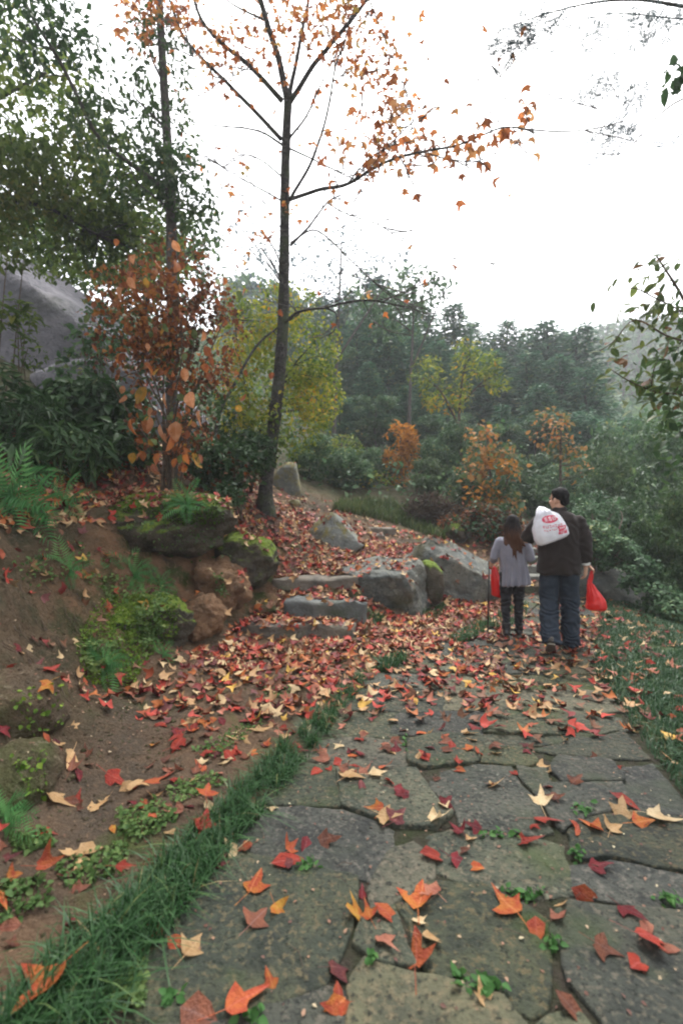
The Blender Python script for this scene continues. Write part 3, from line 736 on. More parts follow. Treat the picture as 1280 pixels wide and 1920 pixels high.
def plant(name, label, cat, base, stems=(), bark=BROWNBARK, blobs=(), tmpl=QUAD, size=.06, n=3000, mat=None, gap=-.1, freq=1.6, up=.6, hang=0., group=None, twigs=3, extra=(), shell=.5, stem_name='stem', fol='foliage', twr=1.0):
    """a thing at its base: stems (polylines with radii) and one foliage part"""
    base = Vector(base); root = tag(empty(name, base), label, cat, group)
    pts0 = []
    for i, (pl, r0, r1) in enumerate(stems):
        sp = spline(pl, 5); m = len(sp)
        mb = MB(); mb.tube([p - base for p in sp], [r0 + (r1 - r0) * k / (m - 1) for k in range(m)], 7)
        nm = stem_name if i == 0 or stem_name == 'stem' else 'branch'
        link(nm, mb.mesh(nm, bark), root); pts0 += sp
    if twigs and blobs and pts0:
        mb = MB(); r_ = random.Random(len(label))
        for c, rad, w_ in blobs:
            for _ in range(twigs):
                e = Vector(c) + Vector([r_.uniform(-.8, .8) * q for q in rad])
                s0 = min(pts0, key=lambda p: (p - e).length + (0.6 if p.z > e.z + .1 else 0))
                mid = s0.lerp(e, .5) + Vector((r_.uniform(-.1, .1), r_.uniform(-.1, .1), r_.uniform(0, .12))) * (e - s0).length
                sp = spline([s0, mid, e], 4); L = (e - s0).length
                rr0 = min(.03, .006 + .007 * L) * twr
                mb.tube([p - base for p in sp], [rr0 * (1 - .8 * k / (len(sp) - 1)) for k in range(len(sp))], 5, cap=False)
        tw = link('twigs', mb.mesh('twigs', bark), root); tw['kind'] = 'stuff'
    sets = [(blobs, tmpl, size, n, mat, gap, up, hang)] if n else []
    for (bl, tm, sz, nn, mt, gp_, up_, hg_) in sets + list(extra):
        pts, dv = sample_blobs(bl, nn, gp_, freq, shell)
        me = foliage_mesh(fol, pts - np.array(base), dv, tm, sz, mt, up_, hg_)
        o = link(fol, me, root); o['kind'] = 'stuff'
    return root

def gz(x, y):
    p, n = drop(x, y); return p

# ------------------------------------------------------------------ the tall sweetgum in the middle
def PL(*q): return [P(*a) for a in q]
gum_base = gz(*P(496, 965, 8.0)[:2]) - Vector((0, 0, .08))
gum = tag(empty('sweetgum_tree', gum_base), 'tall slender tree with dark trunk, forked top and sparse orange star-shaped leaves', 'tree')
trunk = [gum_base, *PL((500, 900, 7.98), (518, 760, 7.9), (530, 620, 7.85), (533, 480, 7.8), (534, 360, 7.7), (537, 250, 7.6), (540, 190, 7.5))]
def limb(pts, r0, r1, name='branch', n=8, mat=BARK, wob=.012):
    sp = spline(pts, 7); m = len(sp); mb = MB()
    sp = [p + Vector([mnoise.noise(p * 2.5 + Vector((s, s, s))) * wob * (1 if 0 < i < m - 1 else 0) for s in (0, 9, 17)]) for i, p in enumerate(sp)]
    mb.tube([p - gum_base for p in sp], [r0 + (r1 - r0) * (k / (m - 1)) ** .8 for k in range(m)], n)
    link(name, mb.mesh(name, mat), gum); return sp
sp = spline(trunk, 8); mb = MB()
rad = []
for p in sp:
    h = p.z - gum_base.z
    rad.append(.062 + .055 * max(0, 1 - h / 7.0) + .10 * math.exp(-h / .22))
rad = [q * (1 + .10 * mnoise.noise(p * 3.5) + .05 * mnoise.noise(p * 9)) for q, p in zip(rad, sp)]
mb.tube([p - gum_base for p in sp], rad, 14)
mb.v = [q + Vector((q.x, q.y, 0)).normalized() * .006 * mnoise.noise(Vector((q.x * 30, q.y * 30, q.z * 5))) for q in mb.v]
link('trunk', mb.mesh('trunk', BARK), gum)
LIMBS = [  # polyline, radii, leaves per metre
 (PL((540, 190, 7.5), (522, 110, 7.35), (500, 40, 7.2), (478, -40, 7.0), (470, -120, 6.9)), .055, .03, 3),
 (PL((541, 188, 7.5), (556, 110, 7.6), (575, 20, 7.6), (588, -80, 7.6)), .04, .02, 3),
 (PL((543, 192, 7.5), (590, 120, 7.3), (640, 60, 7.1), (690, -5, 6.9), (740, -80, 6.7)), .042, .02, 4),
 (PL((530, 190, 7.5), (470, 125, 7.2), (420, 85, 7.0), (380, 40, 6.8), (355, -30, 6.6)), .04, .018, 4),
 (PL((528, 262, 7.6), (470, 200, 7.4), (400, 130, 7.2), (345, 70, 7.0), (315, -10, 6.8)), .034, .016, 4),
 (PL((530, 272, 7.6), (490, 248, 7.5), (430, 238, 7.3), (345, 228, 7.1)), .02, .006, 3),
 (PL((541, 262, 7.6), (575, 215, 7.4), (605, 150, 7.2), (635, 90, 7.0)), .02, .008, 7),
 (PL((542, 278, 7.6), (600, 305, 7.3), (650, 330, 7.1), (720, 345, 6.9)), .016, .005, 3),
 (PL((545, 372, 7.7), (585, 300, 7.4), (612, 220, 7.2), (628, 130, 7.0), (650, 60, 6.9), (670, -10, 6.8)), .026, .008, 6),
 (PL((543, 374, 7.7), (600, 355, 7.0), (650, 345, 6.5), (720, 305, 6.0), (790, 285, 5.5), (860, 272, 5.1), (940, 240, 4.7), (1010, 250, 4.5)), .032, .005, 7),
 (PL((790, 285, 5.5), (850, 300, 5.1), (900, 300, 4.9), (1000, 256, 4.6)), .009, .003, 5),
 (PL((650, 345, 6.5), (690, 300, 6.2), (760, 255, 5.9), (772, 235, 5.8)), .012, .004, 7),
 (PL((545, 460, 7.8), (580, 425, 7.4), (612, 380, 7.0), (640, 365, 6.8)), .022, .008, 3),
 (PL((545, 455, 7.8), (590, 432, 7.3), (640, 470, 6.8), (690, 520, 6.4), (745, 560, 6.1), (800, 595, 5.9)), .016, .003, 1),
 (PL((612, 380, 7.0), (650, 400, 6.6), (706, 420, 6.2), (770, 460, 5.9), (850, 485, 5.6), (930, 495, 5.4)), .011, .003, .6),
 (PL((530, 610, 7.85), (560, 585, 7.5), (610, 577, 7.1), (680, 563, 6.7), (760, 575, 6.4), (800, 590, 6.3)), .03, .006, .4),
 (PL((610, 577, 7.1), (630, 590, 7.0), (625, 620, 6.9), (600, 635, 6.8)), .016, .006, .3),
 (PL((680, 563, 6.7), (700, 600, 6.5), (712, 612, 6.45)), .008, .003, .3),
 (PL((527, 330, 7.7), (490, 300, 7.5), (455, 290, 7.3), (420, 305, 7.2), (385, 290, 7.1)), .014, .004, 5),
 (PL((525, 375, 7.75), (480, 350, 7.5), (430, 320, 7.3), (380, 290, 7.1)), .014, .004, 2),
 (PL((527, 430, 7.8), (500, 385, 7.6), (470, 370, 7.4), (425, 365, 7.2)), .010, .003, 4),
 (PL((690, -5, 6.9), (715, 60, 6.6), (745, 130, 6.4), (770, 200, 6.2), (772, 245, 6.1)), .010, .003, 9),
 (PL((500, 40, 7.2), (440, 10, 7.0), (400, -20, 6.8)), .018, .006, 6),
 (PL((470, 125, 7.2), (420, 150, 6.9), (380, 160, 6.7)), .010, .003, 4),
]
gl_pos = []; mbt = MB(); rl = random.Random(11); SUB = []
for pts, r0, r1, dens in LIMBS:
    sp = spline(pts, 7); L = sum((sp[i + 1] - sp[i]).length for i in range(len(sp) - 1))
    for _ in range(int(L * 1.5 + .5)):
        i = min(len(sp) - 2, int(len(sp) * rl.uniform(.15, .92))); p = sp[i]; t_ = (sp[i + 1] - sp[i]).normalized()
        dv = (t_ * rl.uniform(.7, 1.2) + Vector((rl.gauss(0, .5), rl.gauss(0, .4), rl.gauss(.12, .4)))).normalized(); ln = rl.uniform(.5, 1.25)
        SUB.append(([p, p + dv * ln * .4 + Vector((0, 0, -.02)), p + dv * ln * .75 + Vector((rl.gauss(0, .06), 0, .03)), p + dv * ln + Vector((rl.gauss(0, .1), 0, .1))], .0085, .0025, dens * .8))
n_limb = len(LIMBS); LIMBS += SUB
for li, (pts, r0, r1, dens) in enumerate(LIMBS):
    if li < n_limb: sp = limb(pts, r0, r1)
    else:
        sp = spline(pts, 4); mbt.tube([q - gum_base for q in sp], list(np.linspace(r0, r1, len(sp))), 5, cap=False)
    L = sum((sp[i + 1] - sp[i]).length for i in range(len(sp) - 1))
    ntw = int(L * 4.5)
    for _ in range(ntw):
        i = min(len(sp) - 2, int(len(sp) * (rl.random() * .86 + .14))); p = sp[i]; t_ = (sp[i + 1] - sp[i]).normalized()
        dv = (t_ * rl.uniform(.4, 1.1) + Vector((rl.gauss(0, .55), rl.gauss(0, .55), rl.gauss(0.05, .5)))).normalized()
        ln = rl.uniform(.18, .62)
        e = p + dv * ln; mid = p + dv * ln * .5 + Vector((rl.uniform(-.05, .05), rl.uniform(-.05, .05), .03))
        mbt.tube([q - gum_base for q in (p, mid, e)], [.0052, .0038, .002], 4, cap=False)
        k = dens * rl.uniform(.1, .45) * (1 if rl.random() < .8 else 0)
        for _ in range(int(k + rl.random())):
            q = p.lerp(e, rl.uniform(.45, 1.05)); gl_pos.append(q + Vector((rl.gauss(0, .05), rl.gauss(0, .05), rl.gauss(-.03, .05))))
# thicker sprays of leaves seen high against the sky
for (px, py, Y, rx, ry, k) in [(640, 60, 6.9, 70, 70, 60), (700, 120, 6.7, 50, 90, 60), (420, 90, 7.0, 60, 60, 55), (560, 40, 7.4, 90, 60, 60), (270, 40, 6.8, 50, 50, 75), (330, 30, 6.8, 40, 40, 25), (735, 200, 6.3, 40, 40, 30), (680, 270, 6.5, 70, 50, 40), (500, 90, 7.2, 60, 70, 35), (610, 20, 7.1, 60, 40, 30), (870, 275, 5.05, 70, 26, 22), (950, 255, 5.2, 45, 30, 11), (760, 292, 5.6, 60, 30, 22), (985, 220, 5.3, 12, 22, 6), (540, 390, 7.5, 14, 40, 10), (470, 440, 7.4, 60, 60, 14)]:
    ctr = P(px, py, Y); allp = [q for l_ in LIMBS for q in spline(l_[0], 3)]
    for _ in range(int(k * 2.2)):
        q = P(px + rl.gauss(0, rx * .6), py + rl.gauss(0, ry * .6), Y + rl.uniform(-.5, .5)); gl_pos.append(q)
        if rl.random() < .45:
            s0 = min(allp, key=lambda a_: (a_ - q).length)
            if (s0 - q).length < 1.2: mbt.tube([a_ - gum_base for a_ in (s0, s0.lerp(q, .5) + Vector((0, 0, .04)), q)], [.0045, .0035, .002], 4, cap=False)
tw = link('twigs', mbt.mesh('twigs', TWIG), gum); tw['kind'] = 'stuff'
def in_view(p): return abs(p.x) < .725 * p.y and abs(p.z - EYE) < 1.08 * p.y
gl_pos = [p for p in gl_pos if p.y > 4.35 and p.x / p.y * F + 640 < 1005 and not (p.x / p.y * F > 160 and EYE + (-(520 - 960) / F) * p.y > p.z) and rl.random() < (1 if p.x / p.y * F < 150 else .7)]
gl_pos.sort(key=lambda p: (0 if in_view(p) else 1, p.y))
gum_meshes = []
for i in range(5):
    v, f = gum_leaf(rl.uniform(-.5, .3), rl.uniform(-.2, .3), rl.uniform(-.4, .4), i, rings=(1.0,), stem=False)
    for m in GUMOBJ: gum_meshes.append(np_mesh('leaf', v, f, m))
def hang_matrix(p, s, r_):
    yv = Vector((r_.gauss(0, .55), r_.gauss(0, .55), -1)).normalized()
    zv = Vector((r_.gauss(0, 1), r_.gauss(-.6, .8), r_.gauss(.3, .4)))
    zv = (zv - yv * zv.dot(yv)).normalized(); xv = yv.cross(zv)
    return Matrix.Translation(p) @ Matrix((xv, yv, zv)).transposed().to_4x4() @ Matrix.Diagonal((s, s, s, 1))
for p in gl_pos[:300]:
    o = link('leaf', rl.choice(gum_meshes), gum); o.matrix_local = hang_matrix(p - gum_base, rl.uniform(.075, .13), rl)
rest = np.array([p - gum_base for p in gl_pos[300:]])
v, f = gum_leaf(-.2, .1, .2, 3, rings=(1.0,), stem=False)
n = len(rest); tang = rng.normal(size=(n, 3)) * .55 + np.array([0, 0, -1]); nr = rng.normal(size=(n, 3)) + np.array([0, -.5, .3])
V, Fc, T = cloud(v, f, rest, rots(nr, tang=tang), rng.uniform(.065, .115, n), rng.random(n))
o = link('leaves', np_mesh('leaves', V, Fc, GUMSTUFF, T), gum); o['kind'] = 'stuff'

# ------------------------------------------------------------------ trees on the left
b2 = gz(*P(322, 872, 6.7)[:2])
plant('slim_tree', 'slim straight grey-trunked tree with small green leaves, left of the forked tall tree', 'tree', b2,
      [([b2, *PL((323, 700, 6.7), (322, 440, 6.7), (318, 340, 6.7), (312, 230, 6.7), (306, 130, 6.7), (300, 20, 6.7), (297, -60, 6.7))], .085, .045),
       (PL((320, 362, 6.7), (270, 325, 6.4), (215, 285, 6.1), (180, 250, 5.9), (150, 190, 5.7), (110, 110, 5.5), (60, 30, 5.3), (20, -60, 5.2)), .034, .014),
       (PL((319, 392, 6.7), (285, 365, 6.5), (255, 338, 6.4), (240, 300, 6.3)), .02, .008),
       (PL((306, 236, 6.7), (275, 205, 6.6), (250, 180, 6.5)), .022, .008),
       (PL((304, 150, 6.7), (285, 110, 6.6), (275, 70, 6.5)), .018, .006)],
      bark=TWIG, stem_name='trunk', tmpl=QUAD, size=.08, n=5200, mat=G_MID, gap=-.16, twigs=5, up=.2, hang=.5,
      blobs=[B(300, 130, 6.7, 55, 90, .6), B(275, 200, 6.6, 45, 60, .5), B(260, 320, 6.3, 80, 60, 1.2), B(350, 360, 6.7, 60, 70, .9), B(370, 420, 6.8, 45, 60, .6), B(130, 120, 5.6, 80, 90, .5), B(60, 50, 5.4, 90, 80, .6), B(330, 250, 6.7, 40, 60, .5), B(180, 230, 5.9, 60, 50, .6)])
b3 = gz(-7.6, 8.2)
plant('leafy_tree', 'big dense olive-green tree filling the upper left corner', 'tree', b3,
      [([b3, Vector((-7.4, 8.1, 4.5)), Vector((-6.9, 8.0, 6.2)), Vector((-6.3, 7.8, 8.2)), Vector((-6.0, 7.6, 10.5))], .17, .05),
       ([Vector((-7.1, 8.0, 5.6)), Vector((-6.0, 7.6, 6.3)), Vector((-4.7, 7.3, 6.2)), Vector((-3.6, 7.1, 5.6))], .07, .02),
       ([Vector((-6.8, 8.0, 6.6)), Vector((-5.6, 7.4, 7.6)), Vector((-4.3, 7.0, 7.9))], .06, .02)],
      bark=BARK, stem_name='trunk', tmpl=oval(.3), size=.092, n=15000, mat=G_OLIVE, gap=-.28, twigs=6, up=.2, hang=.5,
      blobs=[B(60, 220, 7.0, 130, 110, .8), B(150, 330, 7.2, 150, 90, 1.2), B(40, 380, 7.4, 140, 90, 1.2), B(250, 400, 7.6, 100, 70, 1.1), B(120, 450, 7.8, 160, 60, 1.3), B(260, 480, 7.8, 110, 50, .9), B(-100, 300, 7.2, 140, 200, .8), B(20, 100, 6.8, 120, 110, .35), B(-60, 0, 6.8, 120, 120, .4)])
b4 = gz(-5.4, 13)
plant('leafy_tree', 'dark tree crown standing behind the bare grey rock face', 'tree', b4,
      [([b4, Vector((-5.3, 13, 7)), Vector((-5.0, 13, 9.5))], .14, .06)], bark=BARK, stem_name='trunk', tmpl=oval(.3), size=.16, n=5200, mat=G_MID, gap=-.15, up=.4,
      blobs=[B(180, 470, 12.5, 160, 70), B(300, 520, 12.5, 100, 70), B(60, 430, 12.5, 120, 60), B(330, 440, 12.8, 70, 60, .5)])
b5 = gz(-.3, 17)
plant('thin_tree', 'thin hazy tree with pale feathery twigs behind the forked tall tree', 'tree', b5,
      [([b5, Vector((-.2, 17, 6)), Vector((0, 17, 11))], .09, .03), ([Vector((-.2, 17, 6)), Vector((-1.8, 16.8, 9))], .05, .02), ([Vector((-.1, 17, 7)), Vector((1.6, 17, 9.6))], .05, .02)], bark=TWIG, stem_name='trunk',
      tmpl=QUAD, size=.13, n=4200, mat=PALE, gap=.05, twigs=8, up=.1, shell=.1, blobs=[B(640, 500, 17, 90, 70), B(560, 560, 17, 110, 90), B(720, 500, 17, 60, 50, .8), B(470, 520, 16, 90, 90, .7), B(430, 420, 16, 50, 60, .4)])
b5 = gz(2.6, 19)
plant('thin_tree', 'feathery grey-green tree top rising above the conifers left of centre', 'tree', b5,
      [([b5, Vector((2.7, 19, 6)), Vector((2.9, 19, 10.5))], .10, .03), ([Vector((2.7, 19, 7)), Vector((3.9, 18.8, 9.9))], .05, .02)], bark=TWIG, stem_name='trunk',
      tmpl=QUAD, size=.2, n=2600, mat=G_BUSH, gap=.0, twigs=8, up=.3, blobs=[B(780, 545, 19, 55, 45), B(740, 590, 19, 70, 50), B(820, 545, 18.8, 35, 28, .6), B(690, 560, 19, 60, 50, .7)])

# the bush with large orange and russet leaves
ob = gz(*P(322, 880, 5.9)[:2])
stems = []
ro = random.Random(5)
ends = [(230, 640), (245, 570), (300, 535), (330, 515), (375, 550), (420, 600), (380, 650), (290, 700), (420, 680), (340, 600), (210, 720), (270, 620)]
for i, (px, py) in enumerate(ends):
    Y = 5.8 + ro.uniform(-.5, .5); e = P(px, py, Y)
    stems.append(([ob + Vector((ro.uniform(-.12, .12), ro.uniform(-.1, .1), -.05)), ob.lerp(e, .35) + Vector((ro.uniform(-.1, .1), 0, .12)), ob.lerp(e, .7) + Vector((ro.uniform(-.08, .08), 0, .08)), e], .016, .005))
obush = plant('orange_leaved_bush', 'bush with big orange, peach and russet oval leaves on the bank', 'bush', ob, stems, bark=BROWNBARK, tmpl=oval(.33), size=.058, n=6500, mat=RUSSET, gap=-.12, twigs=7, up=.2, hang=.5,
      blobs=[B(300, 600, 5.9, 110, 80, 1), B(370, 650, 5.9, 90, 90, .9), B(230, 650, 5.9, 70, 80, .7), B(330, 510, 6.0, 95, 60, .6), B(320, 790, 5.8, 80, 70, .6), B(250, 535, 5.8, 80, 40, .5), B(400, 600, 6.1, 50, 70, .5)],
      extra=[([B(270, 560, 6.4, 120, 80), B(230, 640, 6.4, 80, 80), B(360, 720, 6.2, 90, 100)], oval(.35), .06, 1700, G_MID, -.1, .2, .3)])
bm_ = []
for i in range(3):
    v, f = smooth_oval(.30 + .04 * i, .08 + .04 * i, .1 + .1 * i)
    for m in BUSHOBJ: bm_.append((np_mesh('leaf', v, f, m), m))
spots = [(275, 725, 60), (300, 795, 60), (330, 790, 60), (325, 810, 65), (280, 780, 55), (265, 790, 50), (355, 735, 55), (345, 690, 40), (310, 735, 45), (375, 770, 55), (235, 740, 40), (245, 785, 50), (285, 870, 40), (300, 850, 40), (350, 850, 40), (365, 860, 35), (270, 680, 40), (300, 690, 40), (380, 620, 35), (230, 540, 45), (250, 545, 45), (240, 520, 40), (330, 490, 40), (325, 450, 35), (290, 485, 35), (345, 870, 30), (265, 850, 30)]
for i in range(280):
    if i < len(spots):
        px, py, s = spots[i]; s *= .62; Y = 5.2 + ro.uniform(-.1, .15); m = ro.choice([0, 1, 0, 2, 1])
    else:
        a = ro.choice([(310, 640, 110, 90), (330, 760, 75, 60), (300, 560, 110, 60), (235, 630, 60, 80), (395, 660, 55, 80), (290, 500, 80, 40), (320, 830, 60, 40), (320, 600, 120, 90)])
        px, py = ro.gauss(a[0], a[2] * .7), ro.gauss(a[1], a[3] * .7); s = ro.uniform(11, 20); Y = ro.uniform(5.1, 6.3)
        m = ro.choices([0, 1, 2, 3, 4], [2.4, 1.0, 1.6 if py > 760 else .6, 6 if py < 760 else 1, 1.2])[0]
    p = P(px, py, Y); me = bm_[ro.randrange(3) * 5 + m][0]
    o = link('leaf', me, obush); o.matrix_local = hang_matrix(p - ob, s / F * Y * 1.05, ro)

yb = gz(*P(470, 900, 8.6)[:2])
plant('yellowing_shrub', 'tall airy shrub turning yellow, wrapped around the lower trunk of the tall tree', 'shrub', yb,
      [([gz(*P(395, 860, 7.2)[:2]), *PL((408, 790, 7.3), (440, 720, 7.5), (480, 650, 7.7), (520, 615, 7.9), (560, 590, 8.0))], .034, .010),
       ([yb, *PL((490, 800, 8.6), (540, 700, 8.6), (590, 640, 8.5))], .03, .008), ([yb, *PL((470, 780, 8.5), (450, 680, 8.4), (440, 600, 8.4))], .026, .008)],
      bark=BARK, tmpl=oval(.3), size=.062, n=12500, mat=Y_GREEN, gap=-.1, twigs=7, up=.3, hang=.4,
      blobs=[B(570, 650, 8.6, 75, 80, 1.1), B(595, 740, 8.6, 50, 65, 1.2), B(540, 800, 8.2, 80, 60, 1), B(460, 640, 8.5, 60, 70, .9), B(480, 570, 8.6, 60, 50, .6), B(540, 570, 8.6, 60, 40, .6), B(440, 760, 8.4, 40, 60, .7), B(500, 720, 8.7, 80, 110, 1.2), B(600, 680, 8.7, 30, 60, .6)])

# dark undergrowth and grasses on the upper left slope
def brush(label, base_px, blobs, mat, size, n, tmpl=NARROW, name='bushy_undergrowth', cat='undergrowth', **k):
    px, py, Y = base_px; c = gz(*P(px, py, Y)[:2]); r_ = random.Random(n)
    st_ = []
    for _ in range(7):
        bl = r_.choice(blobs); e = Vector(bl[0]) + Vector([r_.uniform(-.7, .7) * q for q in bl[1]])
        s0 = c + Vector((r_.uniform(-.25, .25), r_.uniform(-.2, .2), -.03))
        st_.append(([s0, s0.lerp(e, .5) + Vector((0, 0, .15)), e], .012, .004))
    return plant(name, label, cat, c, st_, tmpl=tmpl, size=size, n=n, mat=mat, blobs=blobs, **k)
brush('dark bamboo-like grass clump at the left edge below the grey rock face', (40, 860, 5.8), [B(40, 800, 5.9, 100, 60), B(-10, 730, 6.2, 50, 50, .5), B(120, 845, 5.7, 90, 45, .8), B(20, 870, 5.2, 60, 50, .6)], G_DARK, .20, 3200, gap=-.3, hang=.6, name='grass_clump', cat='grass clump')
brush('dark green undergrowth below the orange-leaved bush and the rock face', (190, 850, 6.6), [B(180, 770, 6.8, 100, 60), B(230, 830, 6.4, 70, 40), B(110, 775, 7.0, 60, 35, .8)], G_DARK, .15, 3400, gap=-.3, hang=.3, tmpl=oval(.24))
brush('low dark shrub with a few red leaves left of the tall trunk', (440, 930, 7.2), [B(430, 880, 7.2, 60, 50), B(470, 850, 7.6, 50, 40, .8), B(385, 860, 6.9, 40, 40, .7), B(410, 930, 6.6, 45, 30, .6)], G_DARK, .085, 3600, tmpl=oval(.28), name='low_shrub', cat='shrub', gap=-.25,
      extra=[([B(430, 890, 7.0, 60, 45)], oval(.3), .07, 130, RUSSET, -.5, .3, .3)])
brush('blue-green leafy sprigs in front of the bare grey rock face', (190, 760, 7.4), [B(190, 620, 7.4, 55, 50), B(150, 690, 7.3, 45, 35, .7), B(225, 580, 7.4, 40, 30, .6)], G_BUSH, .10, 900, tmpl=oval(.3), name='leafy_sprig', cat='shrub', gap=-.1)
brush('light green sapling in front of the rock at the left edge', (22, 800, 6.6), [B(25, 600, 6.6, 45, 45), B(15, 470, 6.8, 40, 30, .4), B(40, 660, 6.6, 45, 30, .5)], G_OLIVE, .12, 700, tmpl=oval(.2), name='sapling', cat='sapling', gap=-.1)
brush('dark evergreen shrub on the slope behind the orange-leaved bush', (400, 840, 8.8), [B(400, 790, 9, 60, 60), B(440, 830, 9, 50, 40)], G_DARK, .09, 2200, tmpl=oval(.28), name='low_shrub', cat='shrub')

# ------------------------------------------------------------------ hillside forest: four kinds of tree, then copies
def conifer_mesh(h, rw, seed, dense=1.0):
    r_ = np.random.default_rng(seed); P_, D_, S_, T_ = [], [], [], []
    z = h * .06; lv = 0
    while z < h:
        q = z / h; rad = rw * (1 - q) ** .52 * (.8 + .35 * r_.random()) + .12
        nb = max(6, int((7 + 8 * (1 - q)) * dense))
        for k in range(nb):
            a = 2 * math.pi * (k + r_.random() * .8) / nb + lv; L = rad * r_.uniform(.65, 1.12)
            dv = np.array([math.cos(a), math.sin(a), 0])
            ns = max(6, int(L / .085))
            tb = np.clip(r_.normal(.5, .27), 0, 1)
            for j in range(ns):
                u = (j + r_.random()) / ns
                if u < .25 and r_.random() < .6: continue
                p = dv * L * u + np.array([0, 0, z - .28 * L * u * u + .12 * L * u])
                p += r_.normal(0, .07, 3); P_.append(p)
                D_.append(dv * .8 + r_.normal(0, .55, 3) + np.array([0, 0, -.25])); S_.append(r_.uniform(.22, .42) * (1.1 - .4 * u)); T_.append(np.clip(tb + r_.normal(0, .13), 0, 1))
        z += h * .014 + .02; lv += 1.3
    P_, D_, S_, T_ = map(np.array, (P_, D_, S_, T_))
    nr = np.array([0, 0, 1.]) + r_.normal(0, .5, (len(P_), 3))
    V, Fc, T = cloud(*SPRAY, P_, rots(nr, tang=D_), S_, T_)
    return np_mesh('crown', V, Fc, G_FIR, T)
def broad_mesh(h, w_, seed, mat, n, size, tmpl=SPRAY, low=.25, gap=-.12):
    r_ = random.Random(seed); bl = []
    for _ in range(34):
        z = h * r_.uniform(low, .92); q = math.sin(math.pi * min(1, (z / h - low * .5) / (1.05 - low * .5))) ** .6
        a = r_.uniform(0, 6.28); d_ = w_ * q * r_.uniform(.2, .75); s = w_ * r_.uniform(.13, .30)
        bl.append((np.array((math.cos(a) * d_, math.sin(a) * d_, z)), np.array((s, s, s * .85)), s * s))
    pts, dv = sample_blobs(bl, n, gap, 1.2, .6)
    return foliage_mesh('crown', pts, dv, tmpl, size, mat, .7, .2)
def trunk_mesh(h, r0, seed, mat=BARK):
    r_ = random.Random(seed); mb = MB(); x = y_ = 0; pts = []
    for k in range(7):
        pts.append((x, y_, h * k / 6)); x += r_.uniform(-.03, .03) * h * .4; y_ += r_.uniform(-.03, .03) * h * .4
    mb.tube(pts, [r0 * (1 - .85 * k / 6) for k in range(7)], 7); return mb.mesh('trunk', mat)
PROTO = {
 'fir': [(conifer_mesh(10, 1.9, 1), trunk_mesh(9.8, .13, 1)), (conifer_mesh(10, 1.6, 2, .9), trunk_mesh(9.8, .12, 2)), (conifer_mesh(10, 2.3, 3, 1.1), trunk_mesh(9.8, .14, 3))],
 'broad': [(broad_mesh(10, 2.9, 4, G_BUSH, 15000, .24), trunk_mesh(8, .14, 4)), (broad_mesh(10, 3.4, 5, G_FIR, 15000, .25), trunk_mesh(8, .15, 5))],
 'shrub': [(broad_mesh(10, 6, 6, G_BUSH, 15000, .36, oval(.3), .1), trunk_mesh(6, .2, 6)), (broad_mesh(10, 6.4, 7, G_DARK, 15000, .36, oval(.3), .1), trunk_mesh(6, .2, 7)), (broad_mesh(10, 6, 8, G_MID, 14000, .34, oval(.3), .1), trunk_mesh(6, .2, 8))],
}
KIND = {'fir': ('conifer_tree', 'conifer'), 'broad': ('hillside_tree', 'tree'), 'shrub': ('evergreen_shrub', 'shrub')}
HILL = []
def hill(kind, px, pytop, Y, wide, label, group, var=None, sink=.1):
    X = (px - 640) / F * Y; base = gz(X, Y); top = EYE - (pytop - 960) / F * Y
    h = max(1.2, top - base.z + sink) / 10
    ms = PROTO[kind]; cr, tr = ms[var % len(ms)] if var is not None else ms[random.randrange(len(ms))]
    nm, cat = KIND[kind]
    root = tag(empty(nm, base - Vector((0, 0, sink)), random.uniform(0, 6.28)), label, cat, group)
    HILL.append((px, kind, group, root)); s = (wide * h, wide * h, h)
    o = link('crown', cr, root); o.scale = s; o['kind'] = 'stuff'
    o = link('trunk', tr, root); o.scale = s
    return root
G1, G2, G3 = 'conifers along the hazy ridge', 'trees on the wooded hillside', 'evergreen bushes at the foot of the hillside'
for i, (px, pt, Y) in enumerate([(560, 575, 34), (605, 560, 32), (655, 545, 33), (705, 520, 30), (748, 555, 30), (795, 580, 33), (850, 572, 30), (886, 604, 32), (917, 625, 34), (950, 602, 33), (985, 618, 35), (1022, 603, 31), (1055, 628, 34), (1088, 610, 29)]):
    hill('fir', px, pt, Y, 1.6 if px not in (850, 1088, 1022) else 1.8, 'blue-green conifer forming the hazy skyline of the wooded hill', G1, i)
lab2 = 'green tree standing in the mass of the wooded hillside below the skyline'
for i, (k, px, pt, Y) in enumerate([('broad', 620, 650, 25), ('fir', 672, 600, 26), ('fir', 722, 590, 25), ('fir', 772, 615, 26), ('fir', 822, 640, 25), ('fir', 872, 650, 26), ('fir', 930, 660, 26), ('fir', 990, 660, 25), ('fir', 1045, 670, 25), ('fir', 1100, 690, 23), ('fir', 585, 660, 27),
      ('broad', 640, 740, 20), ('broad', 705, 735, 20), ('fir', 760, 725, 21), ('broad', 830, 765, 19), ('fir', 940, 760, 20), ('broad', 1000, 770, 20), ('broad', 1065, 760, 20), ('broad', 900, 790, 19), ('broad', 1125, 770, 21), ('fir', 1010, 720, 22), ('fir', 690, 680, 22), ('fir', 800, 690, 22)]):
    hill(k, px, pt, Y, 1.75, lab2, G2, i)
lab3 = 'rounded green bush in the thicket where the hillside meets the path'
